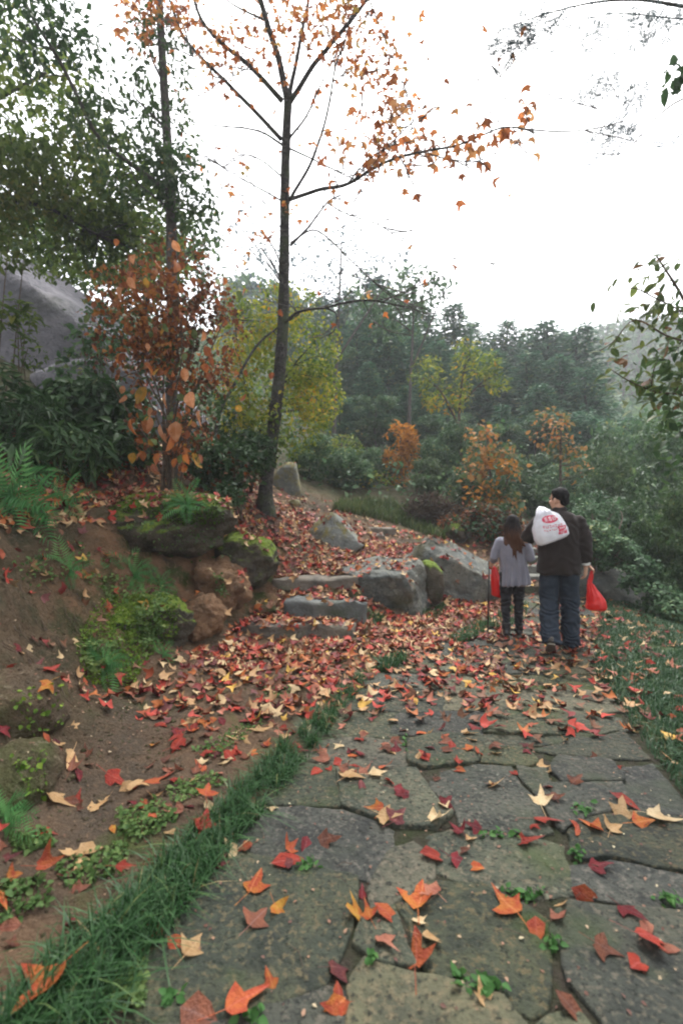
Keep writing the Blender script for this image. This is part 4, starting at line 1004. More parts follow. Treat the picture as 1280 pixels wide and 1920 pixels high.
for i, (px, pt, Y, wd, vr) in enumerate([(620, 815, 15, 1.1, 0), (680, 870, 14, 1.0, 0), (835, 800, 16, 1.0, 0), (800, 880, 13.5, 1.1, 2), (900, 880, 15, 1.1, 0), (980, 850, 15, 1.1, 1), (1050, 870, 14, 1.1, 0), (1100, 850, 15, 1.1, 2), (1010, 930, 12.6, 1.1, 1), (1070, 940, 12.4, 1.2, 0), (940, 940, 12.6, 1.2, 1), (580, 860, 12.5, 1.1, 0), (650, 900, 13, 1.2, 0), (720, 900, 15, 1.2, 2), (880, 930, 12.2, 1.1, 1)]):
    hill('shrub', px, pt, Y, wd, lab3, G3, vr)
lab4 = 'dark glossy evergreen bush on the shaded slope beyond the right edge of the lawn'
G4 = 'evergreen bushes beyond the lawn'
for i, (px, pt, Y, wd, vr) in enumerate([(1140, 850, 12, .62, 2), (1200, 800, 13, .6, 1), (1260, 860, 10, .6, 1), (1180, 930, 9.8, .55, 1), (1120, 930, 11, .6, 1), (1240, 960, 8.6, .55, 1), (1290, 900, 8.2, .6, 2), (1210, 1010, 8.6, .55, 1), (1270, 1050, 7.6, .6, 1), (1330, 960, 7.6, .6, 2), (1230, 790, 16, .6, 0), (1165, 790, 17, .7, 0), (1290, 780, 14, .6, 0)]):
    hill('shrub', px, pt, Y, wd, lab4, G4, vr, .3)

ORD = 'first second third fourth fifth sixth seventh eighth ninth tenth eleventh twelfth thirteenth fourteenth fifteenth sixteenth seventeenth eighteenth nineteenth twentieth'.split()
for g_, k_, txt in ((G1, 'fir', 'blue-green conifer on the hazy skyline, {} from the left along the ridge'), (G2, 'fir', 'conifer in the wooded hillside below the skyline, {} conifer from the left'), (G2, 'broad', 'round leafy tree in the wooded hillside below the skyline, {} from the left'), (G3, 'shrub', 'green bush in the thicket at the foot of the hillside, {} from the left'), (G4, 'shrub', 'dark bush on the shaded slope beyond the lawn, {} from the left')):
    for i, (px, k2, g2, root) in enumerate(sorted([q for q in HILL if q[2] == g_ and q[1] == k_], key=lambda q: q[0])): root['label'] = txt.format(ORD[i])
# coloured single trees and bushes in the middle distance
c = gz(*P(752, 930, 15)[:2])
plant('small_orange_tree', 'small bright orange tree glowing among the green bushes in the middle distance', 'tree', c, [([c, *PL((752, 880, 15), (750, 820, 15))], .06, .02)], tmpl=SPRAY, size=.16, n=2300, mat=ORANGE, gap=-.1, stem_name='trunk',
      blobs=[B(752, 820, 15, 28, 26), B(748, 862, 15, 32, 24), B(735, 900, 15, 30, 20, .8), B(768, 845, 15, 16, 30, .6)])
c = gz(*P(640, 900, 14)[:2])
plant('yellow_shrub', 'yellow-orange shrub left of the small bright orange tree', 'shrub', c, [([c, *PL((640, 860, 14), (640, 830, 14))], .05, .02)], tmpl=SPRAY, size=.13, n=2000, mat=Y_GREEN, gap=-.1,
      blobs=[B(640, 835, 14, 40, 22), B(610, 850, 14, 35, 25, .8), B(665, 850, 14, 25, 20, .6), B(700, 905, 14, 40, 22, .7)])
c = gz(*P(925, 985, 11.8)[:2])
plant('russet_tree', 'spindly young tree with orange-brown leaves behind the woman', 'tree', c,
      [([c, *PL((922, 930, 11.8), (915, 850, 11.8), (910, 790, 11.8))], .04, .012), ([c, *PL((945, 920, 11.7), (965, 850, 11.7))], .028, .008), ([c, *PL((895, 930, 11.8), (872, 870, 11.8))], .028, .008)],
      tmpl=oval(.32), size=.12, n=2000, mat=RUSSET2, gap=.0, stem_name='trunk', twigs=9, shell=.2, up=.3, hang=.3,
      blobs=[B(910, 830, 11.8, 50, 40), B(940, 880, 11.8, 50, 40), B(885, 900, 11.8, 45, 40), B(920, 940, 11.8, 60, 40), B(870, 960, 11.6, 30, 35, .7)],
      extra=[([B(930, 870, 12, 70, 80)], oval(.3), .09, 900, G_BUSH, 0, .3, .3), ([B(945, 878, 11.4, 30, 25), B(905, 930, 11.4, 40, 30)], oval(.35), .15, 140, ORANGE, -.5, .3, .3)])
c = gz(*P(1050, 900, 13)[:2])
plant('russet_tree', 'thin tree with scattered rusty leaves above the head of the man', 'tree', c, [([c, *PL((1050, 850, 13), (1052, 780, 13))], .05, .012)], tmpl=oval(.32), size=.12, n=620, mat=RUSSET2, gap=.02, stem_name='trunk', twigs=12, shell=.2,
      blobs=[B(1055, 840, 13, 45, 20), B(1030, 800, 13, 50, 40, .6), B(1080, 870, 13, 30, 40, .5)])
c = gz(*P(870, 900, 16)[:2])
plant('yellow_green_tree', 'thin yellow-green tree rising in front of the dark conifers', 'tree', c, [([c, *PL((860, 800, 16), (865, 720, 16), (880, 650, 16))], .07, .02), (PL((860, 800, 16), (830, 740, 16), (800, 710, 16)), .04, .015), (PL((862, 760, 16), (900, 720, 16), (930, 700, 16)), .03, .012)], tmpl=SPRAY, size=.16, n=3000, mat=Y_GREEN, gap=.02, stem_name='trunk', twigs=8, shell=.15,
      blobs=[B(890, 690, 16, 45, 40), B(835, 740, 16, 50, 35), B(920, 720, 16, 35, 25, .6), B(800, 700, 16, 40, 30, .6), B(870, 640, 16, 25, 25, .4)])
c = gz(*P(800, 985, 11.6)[:2])
plant('dry_brush', 'dry brown brush beside the grassy patch above the large boulders', 'bush', c, [([c, *PL((800, 960, 11.6), (802, 935, 11.6))], .02, .006), ([c, *PL((820, 965, 11.6), (832, 945, 11.6))], .02, .006)], tmpl=NARROW, size=.2, n=2400, mat=DRY, gap=-.2, up=.1,
      blobs=[B(800, 955, 11.6, 40, 28), B(840, 970, 11.4, 40, 26), B(880, 985, 11.2, 40, 24)])
c = gz(*P(900, 1010, 10.6)[:2])
plant('brown_bush', 'tangled brown and green bush behind the broad sloping boulder', 'bush', c, [([c, *PL((905, 985, 10.6), (910, 955, 10.6))], .025, .008), ([c, *PL((880, 990, 10.6), (865, 965, 10.6))], .02, .006), ([c, *PL((930, 990, 10.6), (950, 965, 10.6))], .02, .006)], tmpl=oval(.26), size=.085, n=3800, mat=RUSSET, gap=-.1, twigs=6,
      blobs=[B(905, 980, 10.6, 60, 36), B(950, 1000, 10.4, 45, 40), B(860, 985, 10.8, 40, 24, .7)], extra=[([B(910, 985, 10.6, 70, 45)], oval(.28), .08, 2200, G_DARK, -.1, .5, .2)])
# grass along the small path above the boulders
def tuft_mesh(pts, hts, mat, wid=.006, lean=.5, name='grass', seg=3):
    """curved blades, one after another"""
    n = len(pts); a = rng.uniform(0, 2 * math.pi, n); ln = np.abs(rng.normal(0, lean, n)) + .12
    dv = np.stack([np.cos(a), np.sin(a), np.zeros(n)], 1); side = np.stack([-np.sin(a), np.cos(a), np.zeros(n)], 1)
    rows = []
    for k in range(seg + 1):
        q = k / seg; c = pts + dv * (hts * ln * q ** 1.7)[:, None] + np.array([0, 0, 1]) * (hts * (q - .38 * ln * q ** 2.4))[:, None]
        wv = wid * (1 - q) ** .6 * (hts / hts.mean()) ** .3
        if k < seg: rows += [c - side * wv[:, None], c + side * wv[:, None]]
        else: rows += [c]
    V = np.stack(rows, 1); m = V.shape[1]; f = []
    for k in range(seg - 1): b_ = 2 * k; f += [(b_, b_ + 1, b_ + 3), (b_, b_ + 3, b_ + 2)]
    b_ = 2 * (seg - 1); f += [(b_, b_ + 1, b_ + 2)]
    Fc = np.array(f)[None] + (np.arange(n) * m)[:, None, None]
    T = np.repeat(np.clip(rng.normal(.45, .22, n), 0, 1), m)
    return np_mesh(name, V.reshape(-1, 3), Fc.reshape(-1, 3), mat, T)
GRASS = leaf_mat('dark_tufted_grass', [(0, (.014, .042, .014)), (.5, (.03, .082, .026)), (.85, (.055, .12, .04)), (.95, (.13, .16, .05)), (1, (.28, .22, .10))], trans=.3, rough=.45, spec=.25, noise=False)
LAWN = leaf_mat('short_lawn_grass', [(0, (.02, .05, .022)), (.5, (.035, .082, .034)), (.88, (.06, .11, .048)), (1, (.2, .17, .08))], trans=.3, rough=.45, spec=.25, noise=False)
WILD = leaf_mat('wild_grass', [(0, (.03, .05, .018)), (.5, (.06, .095, .03)), (1, (.16, .16, .06))], trans=.3, noise=False)
def scatter_px(n, poly):
    """ground points under an outline given on the photograph"""
    xs = [p[0] for p in poly]; ys = [p[1] for p in poly]; out = []
    def inside(x, y):
        c = False; j = len(poly) - 1
        for i in range(len(poly)):
            if (poly[i][1] > y) != (poly[j][1] > y) and x < (poly[j][0] - poly[i][0]) * (y - poly[i][1]) / (poly[j][1] - poly[i][1]) + poly[i][0]: c = not c
            j = i
        return c
    while len(out) < n:
        x, y = random.uniform(min(xs), max(xs)), random.uniform(min(ys), max(ys))
        if inside(x, y):
            p, nn = spot(x, y); out.append(p)
    return np.array([tuple(p) for p in out])
pts = scatter_px(2600, [(640, 945), (730, 940), (800, 985), (850, 1000), (830, 1015), (750, 985), (690, 970), (620, 955)])
tag(link('grass', tuft_mesh(pts, rng.uniform(.12, .3, len(pts)), WILD, .012)), 'rough green grass beside the small upper path', kind='stuff')

# ground cover through the wood: one mass nobody could count
n = 52000
xx = rng.uniform(-16, 34, n); yy = rng.uniform(0, 1, n) ** .8 * 30 + 9.5
keep = (np.abs(xx) < yy * .85) & ~((xx > 3) & (xx < 5.6) & (yy < 11.4)) & ~((xx > -2.2) & (xx < 3.2) & (yy < 11.5))
xx, yy = xx[keep], yy[keep]; zz = ground_z(xx, yy) + rng.random(len(xx)) ** 2 * .9
pts = np.stack([xx, yy, zz], 1)
tag(link('undergrowth', foliage_mesh('undergrowth', pts, np.zeros((len(pts), 3)), oval(.3), .15, G_BUSH, .8, .1)), 'low green ground cover filling the wooded hillside', kind='stuff')

# far bare wood on the hazy hill at the right
n = 150; mb = MB(); rr = random.Random(9)
for _ in range(n):
    Y = rr.uniform(62, 100); X = rr.uniform(.42, .78) * Y; z0 = float(ground_z(X, Y)[0]); h = rr.uniform(5, 9)
    mb.tube([(X, Y, z0 - .5), (X + rr.uniform(-.4, .4), Y, z0 + h * .5), (X + rr.uniform(-.6, .6), Y, z0 + h)], [.16, .1, .03], 4, cap=False)
    for _ in range(16):
        q = rr.uniform(.25, .95); a = rr.uniform(0, 6.28); L = rr.uniform(.8, 2.2)
        s0 = Vector((X, Y, z0 + h * q)); mb.tube([s0, s0 + Vector((math.cos(a) * L * .6, math.sin(a) * L * .6, L))], [.06, .015], 3, cap=False)
tag(link('far_wood', mb.mesh('far_wood', TWIG, False)), 'far bare wood fading into the haze on the right hill', kind='stuff')
n = 80000; Y = rng.uniform(45, 105, n); X = rng.uniform(-.25, .8, n) * Y
pts = np.stack([X, Y, ground_z(X, Y) + rng.random(n) ** 1.5 * 6.5], 1)
tag(link('far_woodland', foliage_mesh('far_woodland', pts, np.zeros((n, 3)), QUAD, .95, G_BUSH, .6, .1)), 'dim green and brown scrub covering the far hazy hill', kind='stuff')

# ------------------------------------------------------------------ right edge: branch with oval leaves, creeper on the rock, hanging feathery boughs
c = gz(4.1, 4.6)
rb = plant('overhanging_shrub', 'shrub with glossy oval leaves and spotted orange ones reaching in at the right edge', 'shrub', c,
      [([c, *PL((1400, 1000, 4.4), (1360, 800, 4.2), (1320, 650, 4.0), (1280, 560, 3.9), (1230, 480, 3.8))], .035, .006),
       (PL((1360, 800, 4.2), (1290, 745, 4.0), (1230, 735, 3.9), (1180, 715, 3.8), (1140, 690, 3.8)), .012, .003),
       (PL((1320, 650, 4.0), (1250, 630, 3.8), (1190, 600, 3.7), (1150, 640, 3.7), (1120, 660, 3.7)), .009, .003),
       (PL((1310, 600, 4.0), (1230, 560, 3.8), (1180, 540, 3.7), (1110, 565, 3.7)), .007, .0025)],
      tmpl=oval(.26), size=.085, n=420, mat=G_MID, gap=-.4, twigs=7, up=.3, hang=.3, blobs=[B(1250, 700, 3.9, 50, 60), B(1270, 760, 4.0, 40, 60, 1.2), B(1290, 640, 3.9, 40, 80, 1.2), B(1270, 840, 4.1, 30, 70, 1.6)])
RL = [two_tone('edge_leaf_green', (.10, .14, .045), (.06, .10, .03), trans=.35), two_tone('edge_leaf_yellow_green', (.17, .2, .055), (.09, .13, .03), trans=.4), two_tone('edge_leaf_brown', (.22, .10, .05), (.12, .08, .03), trans=.3)]
lm = []
for i in range(2):
    v, f = smooth_oval(.22 + .04 * i, .08, .12 + .08 * i)
    for m in RL: lm.append(np_mesh('leaf', v, f, m))
rq = random.Random(8)
for i in range(210):
    a = rq.choice([(1235, 500, 40, 30), (1215, 560, 45, 35), (1180, 590, 30, 30), (1240, 620, 40, 40), (1170, 690, 40, 30), (1220, 720, 45, 25), (1260, 560, 25, 60), (1150, 650, 25, 25), (1230, 750, 40, 20)])
    px, py = rq.gauss(a[0], a[2] * .6), rq.gauss(a[1], a[3] * .6)
    if i < 4: px, py = [(1112, 566), (1150, 530), (1158, 522), (1125, 660)][i]
    p = P(px, py, rq.uniform(3.6, 4.1)); o = link('leaf', rq.choices(lm, [4, 3, 1, 4, 3, 1])[0], rb)
    yv = Vector((rq.gauss(-.4, .6), rq.gauss(0, .6), rq.gauss(-.35, .4))).normalized(); zv = Vector((rq.gauss(0, .5), rq.gauss(-.3, .5), 1)); zv = (zv - yv * zv.dot(yv)).normalized(); xv = yv.cross(zv)
    s = rq.uniform(.07, .115)
    o.matrix_local = Matrix.Translation(p - c) @ Matrix((xv, yv, zv)).transposed().to_4x4() @ Matrix.Diagonal((s, s, s, 1))
c = gz(*P(1180, 1120, 8.2)[:2])
plant('creeper', 'thick creeper with small glossy leaves spilling over the long grey rock', 'creeper', c,
      [([c + Vector((-.6, 0, .3)), *PL((1120, 1030, 8.2), (1180, 1060, 8.0), (1240, 1120, 7.6))], .012, .004)], tmpl=oval(.34), size=.06, n=15000, mat=G_BUSH, gap=-.25, twigs=10, up=.9,
      blobs=[B(1110, 1010, 8.3, 45, 34), B(1150, 1040, 8.0, 46, 34), B(1192, 1075, 7.7, 40, 35), B(1232, 1118, 7.3, 38, 32), B(1265, 1145, 6.9, 25, 22, .6), B(1085, 980, 9.0, 45, 45, .8), B(1125, 960, 9.2, 50, 40, .7)])
c = gz(5.2, 4.2)
FTH = []
vv, ff = [(0, 0, 0)], []
vv = []; 
for k in range(7):
    for s in (-1, 1):
        b_ = len(vv); y0 = .12 + k * .125; L = .30 * math.sin(math.pi * (k + 1.6) / 9.5)
        vv += [(s * .01, y0, 0), (s * L * .55, y0 + .025 + .05, -.015), (s * L, y0 + .09, -.04), (s * L * .5, y0 + .14 - .06 + .05, -.015)]
        ff += [(b_, b_ + 1, b_ + 2), (b_, b_ + 2, b_ + 3)] if s > 0 else [(b_, b_ + 2, b_ + 1), (b_, b_ + 3, b_ + 2)]
FEATHER = (np.array(vv), np.array(ff))
ht = plant('feathery_tree', 'fine pale branches with small feathery leaflets hanging in at the upper right corner', 'tree', c,
      [([c, Vector((5.1, 4.2, 2.5)), Vector((4.9, 4.2, 5.2)), Vector((4.3, 4.3, 6.6))], .09, .03),
       ([Vector((4.9, 4.2, 5.2)), *PL((1400, 30, 4.6), (1280, 12, 4.5), (1200, 0, 4.5), (1110, 5, 4.5), (1010, 30, 4.5), (930, 60, 4.5))], .02, .003),
       (PL((1400, 30, 4.6), (1280, 35, 4.6), (1150, 25, 4.6), (1060, 50, 4.6)), .009, .002),
       ([Vector((5.05, 4.2, 3.2)), *PL((1400, 150, 4.7), (1280, 185, 4.7), (1220, 230, 4.7), (1170, 285, 4.7), (1110, 288, 4.7), (1075, 300, 4.7))], .012, .002),
       (PL((1400, 150, 4.7), (1290, 130, 4.7), (1210, 150, 4.7), (1120, 205, 4.7)), .007, .002)],
      bark=TWIG, stem_name='trunk', tmpl=FEATHER, size=.105, n=900, mat=PALE, gap=-.6, twigs=3, twr=.35, up=1.2, shell=.1, fol='leaf_sprays',
      blobs=[B(960, 80, 4.5, 45, 30, 1.2), B(1010, 45, 4.5, 45, 25), B(1100, 60, 4.5, 50, 25, .7), B(1180, 45, 4.6, 60, 25, .7), B(1130, 165, 4.7, 40, 20, 1.1), B(1190, 175, 4.7, 25, 18), B(1150, 250, 4.7, 45, 22, 1.1), B(1090, 300, 4.7, 20, 16, .7), B(1040, 165, 4.7, 30, 20, .7), B(1250, 40, 4.6, 40, 40, .8), B(1265, 270, 4.7, 20, 20, .5)],
      extra=[([B(1262, 145, 3.6, 14, 30)], oval(.26), .085, 34, G_DARK, -.9, .4, .1)])

# ------------------------------------------------------------------ ferns and seedlings on the bank
def frond_mesh(seed, n=15):
    r_ = random.Random(seed); v, f = [], []
    arch = r_.uniform(.28, .5)
    for k in range(n):
        q = (k + 1) / (n + 1); y_ = q; z_ = arch * (q - q * q * 1.25); w_ = .27 * math.sin(math.pi * (q * .86 + .12)) ** .8
        for s in (-1, 1):
            b_ = len(v); t_ = r_.uniform(-.02, .02)
            v += [(0, y_ - .022, z_), (s * w_ * .5, y_ + .035, z_ - .02 + t_), (s * w_, y_ + .085, z_ - .08 + t_), (s * w_ * .45, y_ - .012, z_ - .02 + t_)]
            f += [(b_, b_ + 1, b_ + 2), (b_, b_ + 2, b_ + 3)]
    v += [(-.006, 0, 0), (.006, 0, 0), (0, 1, arch * -.25)]; f.append((len(v) - 3, len(v) - 2, len(v) - 1))
    v = np.array(v); return v, np.array(f)
FERN = leaf_mat('fern_green', [(0, (.05, .15, .05)), (.5, (.085, .24, .075)), (1, (.15, .32, .11))], trans=.4, noise=False)
fr = []
for i in range(3):
    v, f = frond_mesh(i); fr.append(np_mesh('frond', v, f, FERN, np.full(len(v), .25 + .3 * i)))
def fern(px, py, size, nfr, label, lean=(0, -1, 0)):
    p, nn = spot(px, py); root = tag(empty('fern', p), label, 'fern'); r_ = random.Random(px)
    for k in range(nfr):
        a = 2 * math.pi * (k + r_.random() * .5) / nfr; yv = Vector((math.cos(a), -.45 - .2 * r_.random(), .25 + .75 * math.sin(a))); yv.normalize()
        zv = Vector((0, -.75, .7)); zv = (zv - yv * zv.dot(yv)).normalized(); xv = yv.cross(zv); s = size * r_.uniform(.75, 1.15)
        o = link('frond', fr[k % 3], root); o.matrix_local = Matrix((xv, yv, zv)).transposed().to_4x4() @ Matrix.Diagonal((s, s, s, 1))
fern(250, 1078, 0.35, 10, 'bright fern rooted just under the overhanging mossy boulder')
fern(300, 1100, 0.29, 8, 'small drooping fern on the reddish earth right of the bright fern')
fern(60, 960, 0.61, 11, 'large dark fern hanging over the bank at the left edge')
fern(15, 930, 0.58, 10, 'dark fern cut by the left edge of the view above the bare bank')
fern(120, 950, 0.43, 9, 'fern at the lip of the bank just left of the mossy overhanging boulder')
fern(350, 945, 0.32, 8, 'pale fern growing on top of the mossy overhanging boulder')
fern(200, 1245, 0.29, 10, 'light green fern at the foot of the low mossy boulder')
fern(305, 1228, 0.19, 8, 'tiny bright fern at the right foot of the low mossy boulder')
fern(130, 1070, 0.29, 8, 'thin grassy fern on the dark bank below the large dark fern')
fern(10, 1530, 0.23, 9, 'little green fern at the left edge below the olive-brown rock')
MOSS = leaf_mat('bright_moss', [(0, (.035, .075, .012)), (.5, (.08, .145, .018)), (1, (.17, .24, .03))], trans=.25, noise=False)
pts = np.concatenate([scatter_px(4200, [(190, 1120), (330, 1110), (335, 1190), (280, 1230), (250, 1290), (160, 1280), (140, 1200)]), scatter_px(2600, [(200, 945), (300, 932), (420, 935), (420, 980), (340, 985), (240, 960)]), scatter_px(110, [(20, 1290), (120, 1280), (120, 1370), (40, 1380)]), scatter_px(90, [(20, 1420), (90, 1400), (85, 1500), (60, 1500)])])
me = foliage_mesh('moss', pts + np.array([0, 0, .004]), np.tile(np.array([0, -.5, .3]), (len(pts), 1)), oval(.4), .022, MOSS, .6, .2)
tag(link('moss', me), 'bright green moss and tiny seedlings carpeting the bank and its boulders', kind='stuff')
SEED = leaf_mat('seedling_leaf', [(0, (.05, .10, .03)), (.5, (.10, .17, .05)), (1, (.2, .26, .09))], trans=.4, noise=False)
pts = np.concatenate([scatter_px(420, [(255, 1150), (300, 1140), (310, 1200), (270, 1230)]), scatter_px(300, [(150, 1215), (230, 1210), (220, 1260), (170, 1270)]), scatter_px(320, [(160, 1080), (330, 1090), (320, 1140), (200, 1130)]), scatter_px(160, [(20, 1060), (160, 1020), (180, 1070), (60, 1110)]), scatter_px(200, [(230, 990), (400, 985), (440, 1060), (300, 1050)]), scatter_px(70, [(395, 1080), (420, 1080), (425, 1120), (405, 1120)])])
me = foliage_mesh('seedlings', pts + rng.random((len(pts), 1)) * np.array([0, -.03, .07]), np.tile(np.array([0, -.5, .3]), (len(pts), 1)), oval(.34), .036, SEED, .7, .2)
tag(link('seedlings', me), 'pale green seedlings sprouting on the bank', kind='stuff')
pts = np.concatenate([scatter_px(260, [(0, 1100), (130, 1080), (200, 1130), (130, 1300), (0, 1230)]), scatter_px(300, [(150, 1050), (330, 1040), (300, 1080), (150, 1090)])])
mb = MB()
for p in pts[:150]:
    p = Vector(p); e = p + Vector((random.uniform(-.12, .12), -.03, random.uniform(-.16, -.02)))
    mb.tube([p, p.lerp(e, .5) + Vector((0, -.03, .01)), e], [.003, .0025, .001], 4, cap=False)
tag(link('rootlets', mb.mesh('rootlets', BROWNBARK)), 'fine dry rootlets hanging out of the bare bank', kind='stuff')

# ------------------------------------------------------------------ grass edging, lawn, weeds
def edge_pts(n, y0, y1, w0, w1, off=0.0, side='l', clump=.06):
    y = y0 + (y1 - y0) * rng.random(n) ** 1.25
    cy_ = np.round(y / clump) * clump + rng.normal(0, clump * .3, n)
    wdt = np.interp(y, [y0, y1], [w0, w1])
    u = rng.beta(1.6, 1.6, n)
    x = (xl(cy_) + off - wdt * u) if side == 'l' else (xr(cy_) + off + wdt * u)
    lump = np.array([mnoise.noise(Vector((a * 6, b_ * 6, 3))) for a, b_ in zip(x, cy_)])
    keep = lump > -.24 + np.interp(cy_, [1.6, 2.5, 4.4], [0, .06, .14])
    x, cy_ = x[keep], cy_[keep]
    return np.array([tuple(gz(a, b_)) for a, b_ in zip(x, cy_)])
pts = edge_pts(7600, 1.25, 4.45, .31, .10, .05)
h = rng.uniform(.05, .15, len(pts)) * np.interp(pts[:, 1], [1.2, 2.4, 4.4], [1.1, .9, .62])
g1 = tuft_mesh(pts, h, GRASS, .0036, 1.1)
tag(link('grass', g1), 'dark lush tufted grass lining the left edge of the flagstones', kind='stuff')
pts = np.concatenate([scatter_px(420, [(705, 1245), (745, 1228), (768, 1238), (735, 1258), (708, 1262)]), scatter_px(650, [(840, 1200), (880, 1172), (925, 1165), (905, 1190), (860, 1212)]), scatter_px(500, [(915, 1172), (945, 1138), (990, 1128), (985, 1160), (940, 1185)]), scatter_px(250, [(690, 1150), (720, 1160), (705, 1178), (690, 1172)]), scatter_px(250, [(790, 1150), (830, 1130), (840, 1150), (800, 1165)])])
tag(link('grass', tuft_mesh(pts, rng.uniform(.05, .13, len(pts)), GRASS, .006, .7)), 'broken line of grass tufts among the leaves between the walkers and the rough steps', kind='stuff')
n = 36000
yy = 2.0 + 6.0 * rng.random(n) ** .9; xx = xr(yy) - .03 + rng.random(n) ** .9 * np.interp(yy, [2, 5.5, 8], [1.2, 2.2, 1.0])
lump = np.array([mnoise.noise(Vector((a * 2.2, b_ * 2.2, 9))) for a, b_ in zip(xx, yy)])
k = (lump > -.38) & (xx < 5.2)
xx, yy = xx[k], yy[k]; zz = ground_z(xx, yy)
pts = np.stack([xx, yy, zz], 1)
tag(link('lawn_grass', tuft_mesh(pts, rng.uniform(.035, .085, len(pts)), LAWN, .0052, .8, 'lawn_grass', 2)), 'short blue-green grass on the lawn right of the path', kind='stuff')
# low weeds on the bare soil
wp = np.concatenate([scatter_px(330, [(20, 1570), (90, 1560), (100, 1590), (30, 1600)]), scatter_px(420, [(220, 1520), (300, 1500), (330, 1540), (260, 1580), (220, 1560)]), scatter_px(260, [(310, 1480), (400, 1450), (420, 1470), (330, 1510)]), scatter_px(330, [(100, 1620), (240, 1580), (230, 1640), (130, 1670)]), scatter_px(240, [(360, 1410), (480, 1340), (500, 1360), (390, 1430)]), scatter_px(220, [(0, 1660), (90, 1640), (90, 1700), (0, 1740)]), scatter_px(320, [(180, 1830), (270, 1800), (270, 1890), (200, 1890)]), scatter_px(160, [(490, 1290), (560, 1280), (550, 1310), (500, 1310)])])
me = foliage_mesh('ground_weeds', wp + rng.random((len(wp), 1)) * np.array([0, 0, .02]), np.zeros((len(wp), 3)), oval(.36), .022, SEED, .9, .0)
tag(link('ground_weeds', me), 'tiny weeds spreading over the bare soil left of the path', kind='stuff')
WEED = leaf_mat('weed_green', [(0, (.03, .085, .02)), (.5, (.05, .13, .035)), (1, (.09, .19, .05))], trans=.35, noise=False)
for px, py, rx, ry, n, lb in [(985, 1680, 34, 12, 60, 'largest green weed, in the joint between flagstones left of an orange leaf'), (915, 1852, 40, 10, 55, 'green weed in the joint above the ochre flagstone at the bottom'), (862, 1836, 10, 12, 14, 'small weed beside the tip of the big orange leaf'), (1078, 1602, 10, 18, 26, 'weed in the joint beside the dark red curled leaf'), (1092, 1520, 22, 10, 32, 'weed in the joint next to the small tan leaf on the right'), (1254, 1690, 22, 10, 34, 'weed in the joint near the right edge'), (1036, 1772, 12, 14, 22, 'weed in the crossing of joints below the orange leaf pair'), (575, 1626, 14, 6, 16, 'tiny weed on the flagstone beside the red lobed leaf'), (322, 1872, 16, 8, 18, 'pale green weed at the near end of the grass edging'), (700, 1802, 9, 7, 14, 'little weed under the pink leaf at the pointed stone'), (928, 1567, 40, 5, 26, 'thin line of weeds along the joint behind the square red leaf'), (760, 1395, 5, 16, 18, 'upright weed in the joint among leaves in the middle of the path'), (470, 1910, 26, 8, 22, 'weed at the bottom edge below the orange leaf')]:
    pp, tt = [], []
    c0, _ = spot(px, py)
    for _ in range(n):
        p, nn = spot(px + random.gauss(0, rx * .5), py + random.gauss(0, ry * .5)); pp.append(p - c0 + Vector((0, 0, random.uniform(0, .016))))
    pp = np.array([tuple(p) for p in pp])
    me = foliage_mesh('weed', pp, np.zeros((n, 3)), oval(.34), .026, WEED, .9, 0)
    tag(link('weed', me, None, c0), lb, 'weed', 'weeds in the joints of the path')

# ------------------------------------------------------------------ fallen leaves
FL = {
 'red': two_tone('fallen_red', (.30, .042, .024), (.22, .028, .02), spots=(.12, .02, .02)),
 'dark red': two_tone('fallen_dark_red', (.17, .022, .026), (.10, .018, .022)),
 'orange': two_tone('fallen_orange', (.38, .098, .034), (.29, .05, .028), spots=(.2, .05, .03)),
 'red-orange': two_tone('fallen_red_orange', (.34, .06, .028), (.42, .15, .035)),
 'yellow': two_tone('fallen_yellow', (.52, .29, .05), (.42, .11, .03)),
 'tan': two_tone('fallen_tan', (.50, .33, .17), (.42, .25, .11), spots=(.25, .13, .07)),
 'cream': two_tone('fallen_cream', (.58, .45, .27), (.48, .34, .18), spots=(.3, .18, .1)),
 'brown': two_tone('fallen_brown', (.19, .07, .04), (.12, .05, .035)),
 'pink': two_tone('fallen_pink', (.36, .15, .095), (.25, .085, .055), spots=(.2, .08, .06)),
 'purple': two_tone('fallen_purple', (.10, .03, .034), (.15, .045, .04)),
}
LM = {}
rv = random.Random(21)
for cn, m in FL.items():
    LM[cn] = []
    for i in range(5):
        v, f = gum_leaf(rv.uniform(-.4, .5), rv.uniform(-.25, .42), rv.uniform(-.5, .5), 100 + i * 7 + len(cn), jag=.11)
        LM[cn].append(np_mesh('fallen_leaf', v, f, m))
    v, f = oval(.3, .12, .15); LM[cn].append(np_mesh('fallen_leaf', v - np.array([0, .5, 0]), f, m))
def lay(px_or_p, size, colour, var, rot, label, nn=None, group=None, tilt=.25, lift=.004):
    p, n_ = px_or_p, nn
    zv = (n_ + Vector((rv.gauss(0, tilt), rv.gauss(0, tilt), 0))).normalized()
    yv = Vector((math.sin(rot), math.cos(rot), 0)); yv = (yv - zv * yv.dot(zv)).normalized(); xv = yv.cross(zv)
    o = link('fallen_leaf', LM[colour][var % 6])
    o.matrix_basis = Matrix.Translation(p + n_ * lift) @ Matrix((xv, yv, zv)).transposed().to_4x4() @ Matrix.Diagonal((size * rv.uniform(.82, 1.1) * rv.choice((-1, 1)), size * rv.uniform(.88, 1.1), size * rv.uniform(.3, 1.05), 1))
    tag(o, label, 'leaf', group); return o
